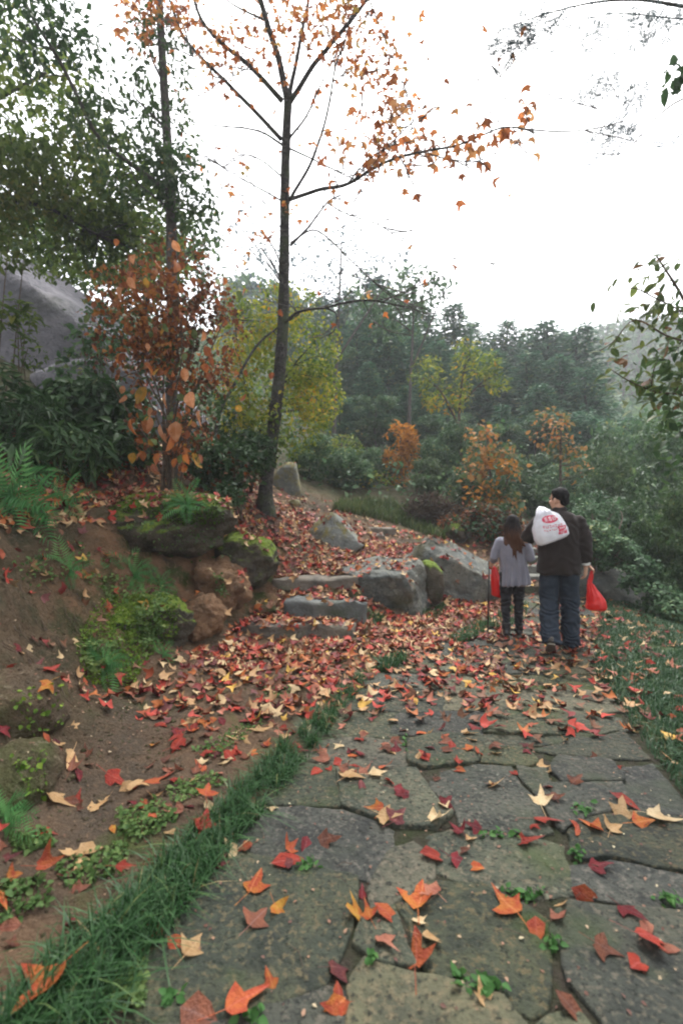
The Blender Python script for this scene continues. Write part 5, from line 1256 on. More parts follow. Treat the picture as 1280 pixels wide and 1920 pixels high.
HAND = [
 (88, 1885, 100, 'red-orange', 200, 'big coral leaf lying on the grass edging in the bottom left corner'),
 (290, 1745, 58, 'red', 130, 'smooth crimson leaf at the grass edge on the big flat flagstone'),
 (362, 1777, 64, 'tan', 20, 'curled tan leaf with upturned lobes on the big flat flagstone'),
 (475, 1660, 58, 'red-orange', 10, 'red-orange leaf with its stem pointing down, upper middle of the big flat flagstone'),
 (480, 1728, 56, 'brown', 30, 'rust-brown leaf in the middle of the big flat flagstone'),
 (540, 1615, 62, 'red', 70, 'red lobed leaf at the top edge of the big flat flagstone'),
 (612, 1577, 50, 'brown', 90, 'rolled-up brown leaf on the stone above the big flat flagstone'),
 (372, 1562, 44, 'red', 350, 'red leaf standing up out of the grass edging'),
 (385, 1612, 56, 'red', 100, 'red leaf overlapping a pinkish one where grass meets flagstone'),
 (428, 1602, 46, 'cream', 240, 'pale pinkish leaf beside the red one where grass meets flagstone'),
 (412, 1622, 42, 'purple', 20, 'purple leaf tucked under the pale leaf at the grass edge'),
 (172, 1592, 66, 'tan', 30, 'large tan leaf with two upturned points on the bare soil'),
 (130, 1600, 40, 'tan', 330, 'smaller tan leaf next to the large upturned one on bare soil'),
 (453, 1885, 84, 'orange', 60, 'large orange leaf at the bottom edge of the big flat flagstone'),
 (372, 1905, 96, 'brown', 110, 'long reddish-brown leaf at the bottom edge'),
 (665, 1713, 64, 'yellow', 250, 'yellow leaf flushed with red at the corner of the flagstone'),
 (678, 1678, 34, 'dark red', 0, 'small dark red leaf just above the yellow one'),
 (728, 1717, 60, 'orange', 120, 'orange leaf between the yellow leaf and the large red-orange one'),
 (788, 1690, 84, 'red-orange', 20, 'large red-orange leaf with yellow edges overlapping other leaves'),
 (806, 1668, 48, 'pink', 320, 'pinkish tan leaf under the large red-orange one'),
 (722, 1768, 58, 'pink', 150, 'pale pink leaf with a sharp tip by the pointed stone'),
 (782, 1795, 104, 'orange', 10, 'biggest orange leaf, on the gap above the ochre flagstone'),
 (632, 1822, 56, 'purple', 60, 'purple-red leaf in the dark gap beside the big flat flagstone'),
 (812, 1606, 64, 'red', 80, 'flat red three-lobed leaf on the ochre stone'),
 (868, 1597, 34, 'brown', 100, 'thin brown leaf right of the flat red three-lobed leaf'),
 (862, 1560, 48, 'dark red', 340, 'dark red star-shaped leaf near the middle of the path'),
 (983, 1580, 58, 'red', 95, 'square-looking red leaf covering a joint'),
 (1020, 1540, 50, 'red', 110, 'red leaf folded downwards behind the square-looking one'),
 (952, 1700, 70, 'red-orange', 330, 'red-orange leaf with a dark bite beside the largest weed'),
 (1005, 1745, 62, 'orange', 200, 'orange leaf whose tip points to a weed in the crossing joints'),
 (1046, 1722, 38, 'pink', 60, 'small pink-brown leaf in the joint right of the orange leaves'),
 (1100, 1682, 68, 'orange', 140, 'orange leaf with its long stem crossing the joint'),
 (1120, 1628, 52, 'dark red', 90, 'dark red curled leaf on the right-hand flagstone'),
 (1180, 1712, 52, 'dark red', 150, 'dark red narrow leaf below the joint on the right'),
 (1214, 1770, 78, 'red', 80, 'broad red leaf with an orange lobe near the right edge'),
 (1255, 1782, 40, 'pink', 100, 'pale leaf tip at the right edge beside the broad red leaf'),
 (1130, 1782, 54, 'brown', 120, 'brownish-red leaf on the lower right flagstone'),
 (1196, 1808, 58, 'red', 60, 'thin red leaf below the broad red one at the lower right'),
 (1072, 1895, 80, 'brown', 140, 'long brownish-pink leaf in the wide gap at the bottom'),
 (1237, 1534, 74, 'cream', 110, 'largest cream leaf, beside the path edge on the right'),
 (1150, 1556, 40, 'tan', 60, 'small tan leaf below the mixed pile on the right'),
 (1172, 1503, 54, 'red', 130, 'red leaf on top of the mixed pile at the right'),
 (1166, 1524, 48, 'tan', 30, 'tan leaf in the middle of the mixed pile at the right'),
 (1200, 1545, 46, 'red-orange', 80, 'red-orange leaf at the bottom of the mixed pile at the right'),
 (926, 1474, 44, 'tan', 85, 'tan leaf alone on the wide flagstone in the middle'),
 (1014, 1500, 46, 'cream', 30, 'cream leaf beside a brown one in the joint right of the middle'),
 (1040, 1498, 40, 'brown', 10, 'dark brown leaf beside the cream leaf right of the middle'),
 (831, 1508, 42, 'cream', 350, 'upper of two cream leaves in the middle of the path'),
 (820, 1536, 46, 'cream', 80, 'lower of two cream leaves in the middle of the path'),
 (655, 1455, 52, 'tan', 20, 'left of two tan leaves lying together left of the middle'),
 (705, 1452, 40, 'cream', 60, 'right of two tan leaves lying together left of the middle'),
 (725, 1530, 52, 'tan', 110, 'tan leaf lying with a purple one left of the two cream leaves'),
 (745, 1536, 42, 'purple', 40, 'purple leaf lying with a tan one left of the two cream leaves'),
 (240, 1475, 42, 'tan', 30, 'tan leaf on the soil above a small weed patch'),
 (295, 1482, 54, 'orange', 60, 'orange-tan leaf on the soil by the grass edging'),
 (215, 1460, 44, 'red', 110, 'crimson leaf on the soil left of a tan leaf'),
 (130, 1422, 46, 'tan', 150, 'tan leaf on the soil at the foot of the bank'),
 (108, 1500, 56, 'tan', 85, 'wide tan leaf on the soil below the olive-brown rock'),
 (180, 1516, 36, 'tan', 40, 'small tan leaf on the soil between weeds'),
 (58, 1218, 36, 'cream', 20, 'pale star-shaped leaf stuck on the face of the bank'),
 (95, 1258, 32, 'red', 10, 'red leaf stuck on the bank under the pale star-shaped one'),
 (382, 1508, 36, 'orange', 350, 'orange leaf at the inner side of the grass edging'),
 (232, 1650, 38, 'red', 80, 'red leaf half sunk in the grass edging'),
 (82, 1563, 46, 'red', 90, 'flat red leaf on the soil at the left'),
 (85, 1645, 50, 'orange', 70, 'orange-brown leaf on the soil left of the grass edging'),
 (212, 1556, 24, 'yellow', 140, 'small yellow-green leaf on the soil'),
]
for i, (px, py, s, cn, deg, lb) in enumerate(HAND):
    p, nn = spot(px, py); var = 5 if ('smooth' in lb or 'long' in lb or 'thin' in lb or 'yellow-green' in lb) else i
    lay(p, min(.145, s / F * p.y * .96), cn, var, R(deg), lb, nn, tilt=.2, lift=.006 if 'grass edging' not in lb else .06)

def density(x, y, z, nrm):
    """leaves per square metre"""
    if nrm.z < .35: return 16 if x < -1 else 0
    a, b_ = float(xl(y)), float(xr(y))
    if y > 10.6 or x < -4.6 or x > 4.6: return 0
    if a <= x <= b_ and y < 8.8:
        d_ = np.interp(y, [1.2, 2.2, 2.8, 3.4, 4.0, 5, 6, 7.5, 8.8], [6, 16, 36, 82, 135, 175, 150, 60, 30])
        return d_ * (1.15 - .5 * (x - a) / (b_ - a)) if y < 4.5 else d_
    if x > b_: return np.interp(y, [2, 3, 5, 7, 8], [22, 34, 60, 60, 25])
    if y > 7.8 and x > 1.9: return 70
    if z < .13 and y < 6.2: return np.interp(y, [1.2, 2.2, 3.0, 3.6, 4.2, 5, 6], [24, 46, 105, 170, 260, 360, 390]) * (1 if x > -1.7 else .55)
    if x < -1.25 and z < 1.35 and y < 6.2: return 55
    if y > 9.3: return 60
    if x < -1.6 and y < 8.5: return 330
    return 400 if z < 1.35 or x < 0 else 120
cand = []
rc = random.Random(77)
NC = 60000; xa, xb, ya, yb_ = -4.6, 4.6, 1.15, 10.6; area = (xb - xa) * (yb_ - ya); DM = 430
for _ in range(int(area * DM)):
    x, y = rc.uniform(xa, xb), rc.uniform(ya, yb_)
    if abs(x) > .74 * y + .3: continue
    p, nn = drop(x, y)
    d_ = density(x, y, p.z, nn) * (1 + .75 * mnoise.noise(Vector((x * 1.9, y * 1.9, 0))))
    gzv = p.z - float(ground_z(x, y)[0])
    if gzv > .16 and y > 5.5 and x > -.9: d_ *= .22 * (1 + 2.2 * mnoise.noise(Vector((x * 3, y * 3, 5))))
    elif gzv > .12 and x <= -.9: d_ *= .35
    if rc.random() < d_ / DM: cand.append((p, nn))
cand.sort(key=lambda c_: (0 if in_view(c_[0]) else 1, (c_[0] - Vector((0, 0, EYE))).length))
COLS = ['red', 'dark red', 'orange', 'red-orange', 'tan', 'cream', 'brown', 'pink', 'purple', 'yellow']
CW = [15, 14, 8, 11, 18, 7, 19, 5, 7, 3]
n_ind = 300 - len(HAND)
for i, (p, nn) in enumerate(cand[:n_ind]):
    cn = rc.choices(COLS, CW)[0]; a, b_ = float(xl(p.y)), float(xr(p.y))
    zone = 'scattered over the flagstones' if a <= p.x <= b_ else ('resting on the lawn right of the path' if p.x > b_ else ('caught in the dark grass edging' if p.x > a - .3 and p.y < 4.4 else ('lying on the bare soil left of the path' if p.z < .2 else 'lodged on the face of the earth bank')))
    lay(p, rc.uniform(.06, .112), cn, rc.randrange(6) if rc.random() < .9 else 5, rc.uniform(0, 6.28), f'{cn} fallen leaf {zone}', nn, group=f'{cn} leaves {zone}', tilt=.3)
IND = [o for o in SC.objects if o.name.startswith('fallen_leaf')]
hands, others = IND[:len(HAND)], IND[len(HAND):]
done = set(); KEYS = [h_[5].split(',')[0] for h_ in HAND]
for hi, ho in enumerate(hands):
    key = KEYS[hi]
    if len(key.split()) > 9: continue
    for cn in COLS:
        k_ = [o for o in others if o['label'].startswith(cn + ' fallen')]
        if not k_: continue
        o = min(k_, key=lambda q: (q.location - ho.location).length)
        d_ = (o.location - ho.location).length
        if o.name in done or d_ > .45: continue
        done.add(o.name); del o['group']
        art = 'the ' + key
        o['label'] = f'{cn} leaf closest to {art}'
LAND = [('the upper brown rock at the left edge', (25, 1330)), ('the lower olive-brown rock at the left edge', (20, 1475)), ('the low mossy boulder on the bank', (255, 1240)), ('the overhanging mossy boulder', (300, 960)), ('the thick grey step', (610, 1180)), ('the feet of the man', (1050, 1222)), ('the foot of the walking stick', (922, 1195)), ('the near end of the grass edging', (60, 1800)), ('the small fern at the left edge', (10, 1530)), ('the largest weed in the joints', (985, 1680)), ('the weed beside the small tan leaf', (1092, 1520)), ('the upright weed amid the path', (760, 1395)), ('the weed near the right edge', (1254, 1690)), ('the far end of the grass edging', (640, 1290)), ('the widest weed patch on the soil', (265, 1545)), ('the weed patch at the left edge', (55, 1580)), ('the ochre stone', (750, 1640)), ('the ochre flagstone at the bottom edge', (840, 1900)), ('the corner where lawn meets flagstones at right', (1275, 1480)), ('the weed line behind the square leaf', (928, 1567))]
for key, pq in LAND:
    q0, _ = spot(*pq)
    for cn in COLS:
        k_ = [o for o in others if o.name not in done and o['label'].startswith(cn + ' fallen')]
        a_ = [o for o in IND if o['label'].startswith(cn) or o in k_]
        if not k_: continue
        o = min(k_, key=lambda q: (q.location - q0).length)
        if (o.location - q0).length > .7: continue
        done.add(o.name); del o['group']; o['label'] = f'{cn} leaf lying closest to {key}'
rest = cand[n_ind:]
LCOL = [('red', (.32, .042, .028)), ('dark', (.14, .022, .02)), ('orange', (.32, .10, .03)), ('rust', (.25, .058, .026)), ('tan', (.36, .215, .105)), ('cream', (.46, .33, .18)), ('brown', (.15, .07, .04)), ('pink', (.34, .13, .085)), ('purple', (.12, .038, .036)), ('gold', (.5, .3, .07))]
lit, t, b, out = new_mat('leaf_litter')
a_ = N(t, 'Attribute', attribute_name='tint'); cr = N(t, 'ValToRGB'); tot = sum(CW); acc = 0; stops = []
for (nm, c_), wv in zip(LCOL, CW): stops.append((acc / tot, c_)); acc += wv
ramp_fill(cr.color_ramp, stops, 'CONSTANT'); t.links.new(a_.outputs['Fac'], cr.inputs[0])
g_ = N(t, 'NewGeometry'); hv = N(t, 'HueSaturation', Value=.55); t.links.new(cr.outputs[0], hv.inputs['Color'])
cc = mix_col(t, fac_noise(t, g_.outputs['Position'], 14, .38, .7), cr.outputs[0], hv.outputs[0])
t.links.new(cc, b.inputs['Base Color']); b.inputs['Roughness'].default_value = .55; b.inputs['Specular IOR Level'].default_value = .12
parts = []
pos = np.array([tuple(p + n_ * rc.uniform(.004, .022)) for p, n_ in rest]); nr = np.array([tuple(n_) for p, n_ in rest])
k = len(pos); sel = rng.integers(0, 5, k)
for i in range(5):
    v, f = gum_leaf([.3, -.2, .5, .1, -.35][i], [.3, .1, -.1, .45, .2][i], [.3, -.4, .1, .5, -.2][i], 40 + i, rings=(1.0,), stem=False)
    s_ = sel == i; q = int(s_.sum())
    parts.append(cloud(v, f, pos[s_], rots(nr[s_] + rng.normal(0, .33, (q, 3))), rng.uniform(.055, .115, q), rng.random(q)))
V, Fc, T = cat_clouds(parts)
tag(link('leaf_litter', np_mesh('leaf_litter', V, Fc, lit, T)), 'thick red, tan and brown leaf litter on the slope, the steps and the far path', kind='stuff')
# crumbs: petals, bits of leaf, grit
pp = []
for _ in range(1100):
    y = 1.2 + 4.2 * rc.random() ** 1.2; a, b_ = float(xl(y)), float(xr(y)); x = rc.uniform(a - .8, b_)
    p, n_ = drop(x, y); pp.append(tuple(p + n_ * .004))
for _ in range(2600):
    x, y = rc.uniform(-3, -.9), rc.uniform(2.2, 6.3); p, n_ = drop(x, y)
    if p.z > .1: pp.append(tuple(p + n_ * .004))
pp = np.array(pp); q = len(pp); v, f = oval(.3, .1, .1)
V, Fc, T = cloud(v, f, pp, rots(np.tile([0, 0, 1.], (q, 1)) + rng.normal(0, .25, (q, 3))), rng.uniform(.007, .022, q), rng.random(q) ** 1.6)
CR = leaf_mat('leaf_crumbs', [(0, (.10, .05, .04)), (.4, (.17, .09, .06)), (.7, (.28, .17, .11)), (.93, (.34, .28, .18)), (1, (.46, .42, .28))], trans=.1, noise=False)
tag(link('leaf_crumbs', np_mesh('leaf_crumbs', V, Fc, CR, T)), 'small bits of leaf, petals and seeds strewn over stone and soil', kind='stuff')
sm = []
for _ in range(900):
    y = 1.4 + 4.2 * rc.random(); x = float(xl(y)) - rc.uniform(.25, 1.6); p, n_ = drop(x, y); sm.append(p)
for _ in range(2200):
    p, n_ = drop(rc.uniform(-3.2, -.9), rc.uniform(2.2, 6.3)); sm.append(p)
mb = MB()
v8 = [(1, 0, 0), (0, 1, 0), (-1, 0, 0), (0, -1, 0), (0, 0, 1), (0, 0, -.5)]
f8 = [(0, 1, 4), (1, 2, 4), (2, 3, 4), (3, 0, 4), (1, 0, 5), (2, 1, 5), (3, 2, 5), (0, 3, 5)]
for p in sm:
    s = rc.uniform(.004, .013) * (2.2 if rc.random() < .06 else 1); b0 = len(mb.v)
    for q in v8: mb.v.append(p + Vector((q[0] * s * rc.uniform(.7, 1.3), q[1] * s * rc.uniform(.7, 1.3), q[2] * s * .7)))
    mb.f += [tuple(i + b0 for i in ff_) for ff_ in f8]
tag(link('gravel', mb.mesh('gravel', EARTHROCK)), 'earthy grit and pebbles on the bare soil', kind='stuff')
mb = MB()
for _ in range(120):
    y = 1.5 + 6 * rc.random(); x = rc.uniform(float(xl(y)) - 1.5, float(xr(y))); p, n_ = drop(x, y); a = rc.uniform(0, 6.28); L = rc.uniform(.05, .16)
    mb.tube([p + Vector((0, 0, .006)), p + Vector((math.cos(a) * L * .5, math.sin(a) * L * .5, .014)), p + Vector((math.cos(a + .2) * L, math.sin(a + .2) * L, .007))], [.0016, .0014, .001], 4, cap=False)
tag(link('leaf_stalks', mb.mesh('leaf_stalks', BROWNBARK)), 'thin dry leaf stalks and twiglets on the ground', kind='stuff')

# ------------------------------------------------------------------ people
def plain(name, c, rough=.8, spec=.3, c2=None, scale=30, bump=None, trans=0., sheen=0., wave=None):
    m, t, b, out = new_mat(name)
    tc = N(t, 'TexCoord'); co = tc.outputs['Object']
    if c2: t.links.new(mix_col(t, fac_noise(t, co, scale, .35, .68), c, c2), b.inputs['Base Color'])
    else: b.inputs['Base Color'].default_value = (*c, 1)
    b.inputs['Roughness'].default_value = rough; b.inputs['Specular IOR Level'].default_value = spec
    b.inputs['Sheen Weight'].default_value = sheen
    if bump or wave:
        n = N(t, 'TexNoise', Scale=(bump or (60, 0))[0], Detail=4); t.links.new(co, n.inputs['Vector'])
        bp = N(t, 'Bump', Distance=(bump or (0, .001))[1]); t.links.new(n.outputs['Fac'], bp.inputs['Height'])
        if wave:
            wv = N(t, 'TexWave', Scale=wave[0], Distortion=1.5); t.links.new(co, wv.inputs['Vector'])
            b2_ = N(t, 'Bump', Distance=wave[1]); t.links.new(wv.outputs['Fac'], b2_.inputs['Height']); t.links.new(bp.outputs[0], b2_.inputs['Normal']); bp = b2_
        t.links.new(bp.outputs[0], b.inputs['Normal'])
    if trans:
        tr = N(t, 'BsdfTranslucent'); tr.inputs['Color'].default_value = (*c, 1); mx = N(t, 'MixShader'); mx.inputs[0].default_value = trans
        t.links.new(b.outputs[0], mx.inputs[1]); t.links.new(tr.outputs[0], mx.inputs[2]); t.links.new(mx.outputs[0], out.inputs['Surface'])
    return m
SKIN = plain('skin', (.46, .27, .18), .5, .4, (.40, .21, .14), 12, (60, .001))
HAIRB = plain('black_hair', (.006, .0055, .0055), .6, .06, (.012, .011, .011), 40, (90, .004))
JACKET = plain('dark_brown_fleece', (.024, .0185, .017), .95, .12, (.031, .0245, .0225), 9, (160, .002), sheen=.08)
TROUS = plain('slate_blue_trousers', (.018, .026, .038), .85, .2, (.030, .040, .055), 6, (200, .001))
BLACKT = plain('black_trousers', (.014, .014, .016), .8, .25, (.022, .022, .026), 8, (160, .001))
CARD = plain('grey_lavender_knit', (.265, .265, .31), .95, .1, (.21, .21, .25), 7, (140, .002), sheen=.1, wave=(26, .003))
BOOT = plain('black_leather', (.012, .012, .013), .38, .5, (.02, .02, .02), 14, (30, .002))
SHOE = plain('grey_brown_shoe', (.06, .055, .048), .7, .3, (.09, .08, .065), 14, (40, .002))
SOLE = plain('worn_sole', (.13, .12, .10), .85, .2, (.18, .165, .13), 20, (30, .003))
CUFF = plain('white_cuff', (.72, .72, .70), .85, .2, None, 1, (160, .001))
STICK = plain('black_stick', (.012, .012, .013), .4, .5)
WHITE = plain('white_plastic_bag', (.80, .80, .83), .32, .5, (.70, .70, .76), 6, (14, .006), trans=.3)
REDBAG = plain('red_plastic_bag', (.62, .022, .018), .28, .55, (.48, .012, .012), 7, (16, .008), trans=.35)
REDBAG2 = plain('bright_red_plastic_bag', (.70, .03, .022), .28, .55, (.52, .012, .012), 9, (18, .008), trans=.35)
PRINT = plain('red_print', (.62, .06, .11), .5, .3, (.52, .045, .09), 20)
PRINTW = plain('white_print', (.82, .78, .80), .5, .3)
WHSHOE = plain('white_shoe', (.75, .75, .74), .6, .3)
DARKTOP = plain('dark_jumper', (.03, .03, .034), .9, .2, None, 1, (120, .001))
SOCK = plain('dark_sock', (.012, .012, .014), .9, .1)

def hand(mb, w, d, pn, side, curl=.8, s=1.0):
    """palm, four unequal bent fingers and a thumb; w wrist, d pointing direction, pn palm normal, side the thumb side"""
    d = Vector(d).normalized(); pn = Vector(pn); pn = (pn - d * pn.dot(d)).normalized(); th = Vector(side); th = (th - d * th.dot(d) - pn * th.dot(pn)).normalized()
    w = Vector(w)
    mb.tube([w - d * .03 * s, w, w + d * .035 * s, w + d * .075 * s, w + d * .093 * s], [(.021 * s, .026 * s), (.019 * s, .025 * s), (.017 * s, .035 * s), (.015 * s, .039 * s), (.011 * s, .034 * s)], 12, ref=pn)
    for k, (off, L) in enumerate(((.030, .070), (.010, .080), (-.011, .074), (-.030, .058))):
        p = w + d * .085 * s + th * off * s; pts = [p - d * .02 * s, p]; a = 0
        for seg, q in ((.45, .55), (.32, .75), (.23, .5)):
            a += curl * q; dv = d * math.cos(a) + pn * math.sin(a); p = p + dv * L * seg * s; pts.append(p)
        mb.tube(pts, [.0095 * s, .0095 * s, .0088 * s, .008 * s, .006 * s], 8, ref=th)
    p = w + d * .03 * s + th * .03 * s
    p1 = p + (th * .7 + d * .7 + pn * .25).normalized() * .035 * s; p2 = p1 + (th * .25 + d * .8 + pn * .5).normalized() * .032 * s; p3 = p2 + (d * .7 + pn * .7).normalized() * .024 * s
    mb.tube([p - th * .012 * s, p, p1, p2, p3], [.014 * s, .014 * s, .0115 * s, .0105 * s, .007 * s], 8, ref=pn)
def head(mb, c, yaw, s=1.0, nod=0.0):
    """cranium, face, nose, lips, chin, ears; the face looks along +Y before the turn"""
    M = Matrix.Rotation(yaw, 3, 'Z') @ Matrix.Rotation(nod, 3, 'X'); c = Vector(c)
    def W(x, y, z): return c + M @ Vector((x * s, y * s, z * s))
    mb.ball(W(0, -.008, .025), (.074 * s, .093 * s, .092 * s), M, 20, 14)
    mb.ball(W(0, .03, -.03), (.060 * s, .062 * s, .082 * s), M, 18, 12)
    mb.ball(W(0, .058, -.088), (.028 * s, .022 * s, .022 * s), M, 12, 8)       # chin
    mb.tube([W(0, .083, .012), W(0, .097, -.018), W(0, .106, -.034), W(0, .092, -.044)], [.008 * s, .011 * s, .014 * s, .010 * s], 8)
    mb.ball(W(0, .088, -.064), (.022 * s, .009 * s, .008 * s), M, 10, 6)        # lips
    for e in (-1, 1):
        mb.ball(W(e * .076, -.002, -.018), (.012 * s, .020 * s, .033 * s), M, 10, 8)
        mb.ball(W(e * .030, .078, .016), (.022 * s, .014 * s, .008 * s), M, 8, 6)   # brow
        mb.ball(W(e * .042, .062, -.028), (.026 * s, .024 * s, .022 * s), M, 10, 8)  # cheek
    return W, M
def wr(amp, s1=7, s2=17, stretch=(1, 1, 1), seed=0):
    sv = Vector((seed, seed * 1.3, seed * .7))
    return lambda p: amp * (mnoise.noise(Vector((p.x * stretch[0], p.y * stretch[1], p.z * stretch[2])) * s1 + sv) + .5 * mnoise.noise(Vector((p.x * stretch[0], p.y * stretch[1], p.z * stretch[2])) * s2 + sv))
def eyes(root, W, s=1.0):
    for e in (-1, 1):
        mb = MB(); mb.ball((0, 0, 0), .011 * s, None, 10, 8); o = link('eye', mb.mesh('eye', HAIRB if False else EYEM), root); o.location = W(e * .030, .076, -.002)
EYEM = plain('eye_dark', (.05, .035, .03), .2, .6)

# --- man, seen from behind
mx_ = (1047 - 640) / F * 5.15
man = tag(empty('person', (mx_, 5.15, .0), R(-20)), 'man in dark brown jacket and slate trousers, white carrier bag over his shoulder', 'person', 'people walking on the path')
mb = MB()
W, Mh = head(mb, (0, .015, 1.635), R(52))
mb.tube([(0, -.005, 1.38), (0, -.005, 1.50), (0, .005, 1.58)], [.075, .058, .056], 14)
mb.tube([(0, 0, .86), (0, 0, .98), (0, -.01, 1.15), (0, 0, 1.33), (0, 0, 1.44)], [(.15, .10), (.14, .10), (.16, .11), (.18, .11), (.10, .08)], 18)
A_R = [Vector((.195, 0, 1.41)), Vector((.245, -.02, 1.15)), Vector((.262, .035, .925))]
A_L = [Vector((-.195, 0, 1.41)), Vector((-.325, .03, 1.19)), Vector((-.215, .10, 1.395)), Vector((-.185, .085, 1.455))]
mb.tube(A_R, [.05, .042, .027], 12); mb.tube(A_L[:3], [.05, .042, .028], 12)
hand(mb, (.262, .035, .925), (.02, .10, -1), (-.75, .35, -.1), (-.3, .9, 0), .75, 1.06)
hand(mb, (-.215, .10, 1.395), (.35, -.25, .9), (.3, -.9, -.3), (.9, .2, -.3), 1.1, 1.0)
L_L = [Vector((-.095, 0, .90)), Vector((-.10, .015, .50)), Vector((-.085, -.13, .15))]
L_R = [Vector((.095, 0, .90)), Vector((.115, .10, .49)), Vector((.12, .13, .10))]
for Lg in (L_L, L_R): mb.tube(Lg, [.07, .05, .036], 12)
link('body', mb.fuse('body', SKIN, .0052, 3), man)
eyes(man, W)
mb = MB()
mb.ball(W(0, -.02, .042), (.081, .093, .090), Mh, 20, 14); mb.ball(W(0, -.066, -.012), (.064, .040, .062), Mh, 16, 10)
mb.ball(W(0, .03, .085), (.058, .048, .034), Mh, 14, 8)
for e in (-1, 1): mb.ball(W(e * .069, .012, .012), (.012, .022, .034), Mh, 10, 8)
link('hair', mb.fuse('hair', HAIRB, .006, 2, wr(.003, 60, 120)), man)
mb = MB()
mb.tube([(0, 0, .835), (0, 0, .85), (.0, -.003, .95), (0, -.008, 1.08), (0, -.01, 1.22), (0, -.012, 1.34), (0, -.012, 1.41), (0, -.008, 1.465), (0, -.004, 1.50)],
        [(.212, .142), (.226, .152), (.220, .150), (.212, .148), (.218, .150), (.228, .148), (.222, .132), (.168, .108), (.095, .085)], 36)
mb.tube([(0, -.008, 1.47), (0, -.004, 1.51), (0, .0, 1.548)], [(.088, .082), (.074, .073), (.070, .072)], 24)
mb.ball((.185, -.004, 1.395), (.082, .085, .075)); mb.ball((-.185, -.004, 1.395), (.082, .085, .075))
mb.tube([Vector((.18, -.004, 1.40)), Vector((.228, -.012, 1.28)), Vector((.252, -.02, 1.15)), Vector((.262, .005, 1.06)), Vector((.262, .028, .975)), Vector((.262, .03, .968))], [.086, .080, .070, .064, .060, .052], 20)
mb.tube([Vector((-.18, -.004, 1.40)), Vector((-.262, .0, 1.30)), Vector((-.318, .02, 1.20)), Vector((-.30, .055, 1.215)), Vector((-.255, .085, 1.32)), Vector((-.232, .095, 1.365))], [.086, .080, .074, .068, .060, .054], 20)
def jwr(p, b_=wr(.012, 6, 15, (1, 1, .55), 3)):
    arm = max(0, min(1, (abs(p.x) - .2) / .05)) * max(0, min(1, (1.36 - p.z) / .1))
    low = max(0, min(1, (1.1 - p.z) / .25))
    return .8 * b_(p) + .0045 * arm * math.sin(p.z * 62 + 7 * mnoise.noise(p * 7)) + .006 * low * math.sin(p.x * 38 + 5 * mnoise.noise(p * 5)) + .004 * math.sin((p.z + .6 * abs(p.x)) * 55 + 8 * mnoise.noise(p * 6)) * (p.y < 0)
link('jacket', mb.fuse('jacket', JACKET, .008, 4, jwr), man)
mb = MB(); mb.tube([(0, -.155, 1.30), (0, -.155, 1.301)], [.001, .001], 4)
mb = MB(); mb.tube([(.262, .030, .975), (.262, .033, .945), (.262, .034, .942)], [.045, .0425, .036], 18)
link('cuff', mb.fuse('cuff', CUFF, .004, 2, wr(.0015, 30, 60)), man)
def trouser(legs, hip, rads, mat, seed, name='trousers', hipw=(.165, .118)):
    mb = MB()
    mb.tube([(0, 0, hip - .09), (0, 0, hip - .04), (0, 0, hip + .06), (0, 0, hip + .13)], [(hipw[0] * .96, hipw[1] * .95), hipw, (hipw[0] * .97, hipw[1] * .95), (hipw[0] * .88, hipw[1] * .9)], 30)
    for Lg in legs:
        q = spline(Lg, 7); m = len(q)
        mb.tube([q[0] + Vector((0, 0, .03))] + q[1:], [np.interp(k / (m - 1), [0, .25, .5, .75, 1], rads) for k in range(m)], 22)
    base = wr(.010, 8, 20, (1, 1, 1.4), seed)
    def f(p):
        knee = math.exp(-((p.z - .42) / .18) ** 2) + math.exp(-((p.z - .08) / .10) ** 2) * 1.3
        return base(p) + .0085 * knee * math.sin(p.z * 95 + 9 * mnoise.noise(p * 8) + 14 * p.x)
    return mb.fuse(name, mat, .008, 3, f)
link('trousers', trouser([[Vector((-.095, 0, .90)), Vector((-.10, .02, .52)), Vector((-.086, -.135, .115))], [Vector((.095, 0, .90)), Vector((.115, .10, .50)), Vector((.122, .14, .055))]], .92, [.098, .102, .094, .094, .098], TROUS, 5), man)
def shoe(heel, toe, mat, solemat, parent, s=1.0, tall=.085, sole_t=.014):
    """heel and toe give the sole line"""
    heel, toe = Vector(heel), Vector(toe); dv = (toe - heel).normalized(); up = Vector((1, 0, 0)).cross(dv)
    if up.z < 0: up = -up
    sd = dv.cross(up).normalized(); L = (toe - heel).length
    mb = MB(); K = [(-.02, .022, .03), (.02, .034, .045), (.25, .036, tall * .5), (.5, .042, .034), (.78, .046, .026), (.95, .036, .020), (1.02, .018, .012)]
    mb.tube([heel + dv * L * q + up * (h_ + sole_t) for q, w_, h_ in K], [(w_ * s, h_ * s) for q, w_, h_ in K], 16, ref=sd)
    mb.tube([heel + dv * L * .12 + up * (sole_t + .02), heel + dv * L * .16 + up * (tall + .02)], [(.034 * s, .045 * s), (.033 * s, .043 * s)], 14, ref=sd)
    o = link('shoe', mb.fuse('shoe', mat, .006, 3), parent)
    mb = MB(); K = [(-.05, .022), (.0, .036), (.3, .037), (.6, .046), (.85, .047), (1.0, .034), (1.05, .014)]
    n = len(K); b0 = 0
    for zt in (0, sole_t):
        for q, w_ in K: mb.v.append(heel + dv * L * q - sd * w_ * s + up * zt)
        for q, w_ in reversed(K): mb.v.append(heel + dv * L * q + sd * w_ * s + up * zt)
    m = 2 * n
    mb.f.append(tuple(reversed(range(m)))); mb.f.append(tuple(range(m, 2 * m)))
    for k in range(m): mb.f.append((k, (k + 1) % m, m + (k + 1) % m, m + k))
    link('sole', mb.mesh('sole', solemat, False), o)
shoe((-.088, -.235, .125), (-.086, -.075, .006), SHOE, SOLE, man, 1.05)
shoe((.122, .085, .006), (.128, .33, .004), SHOE, SOLE, man, 1.05)

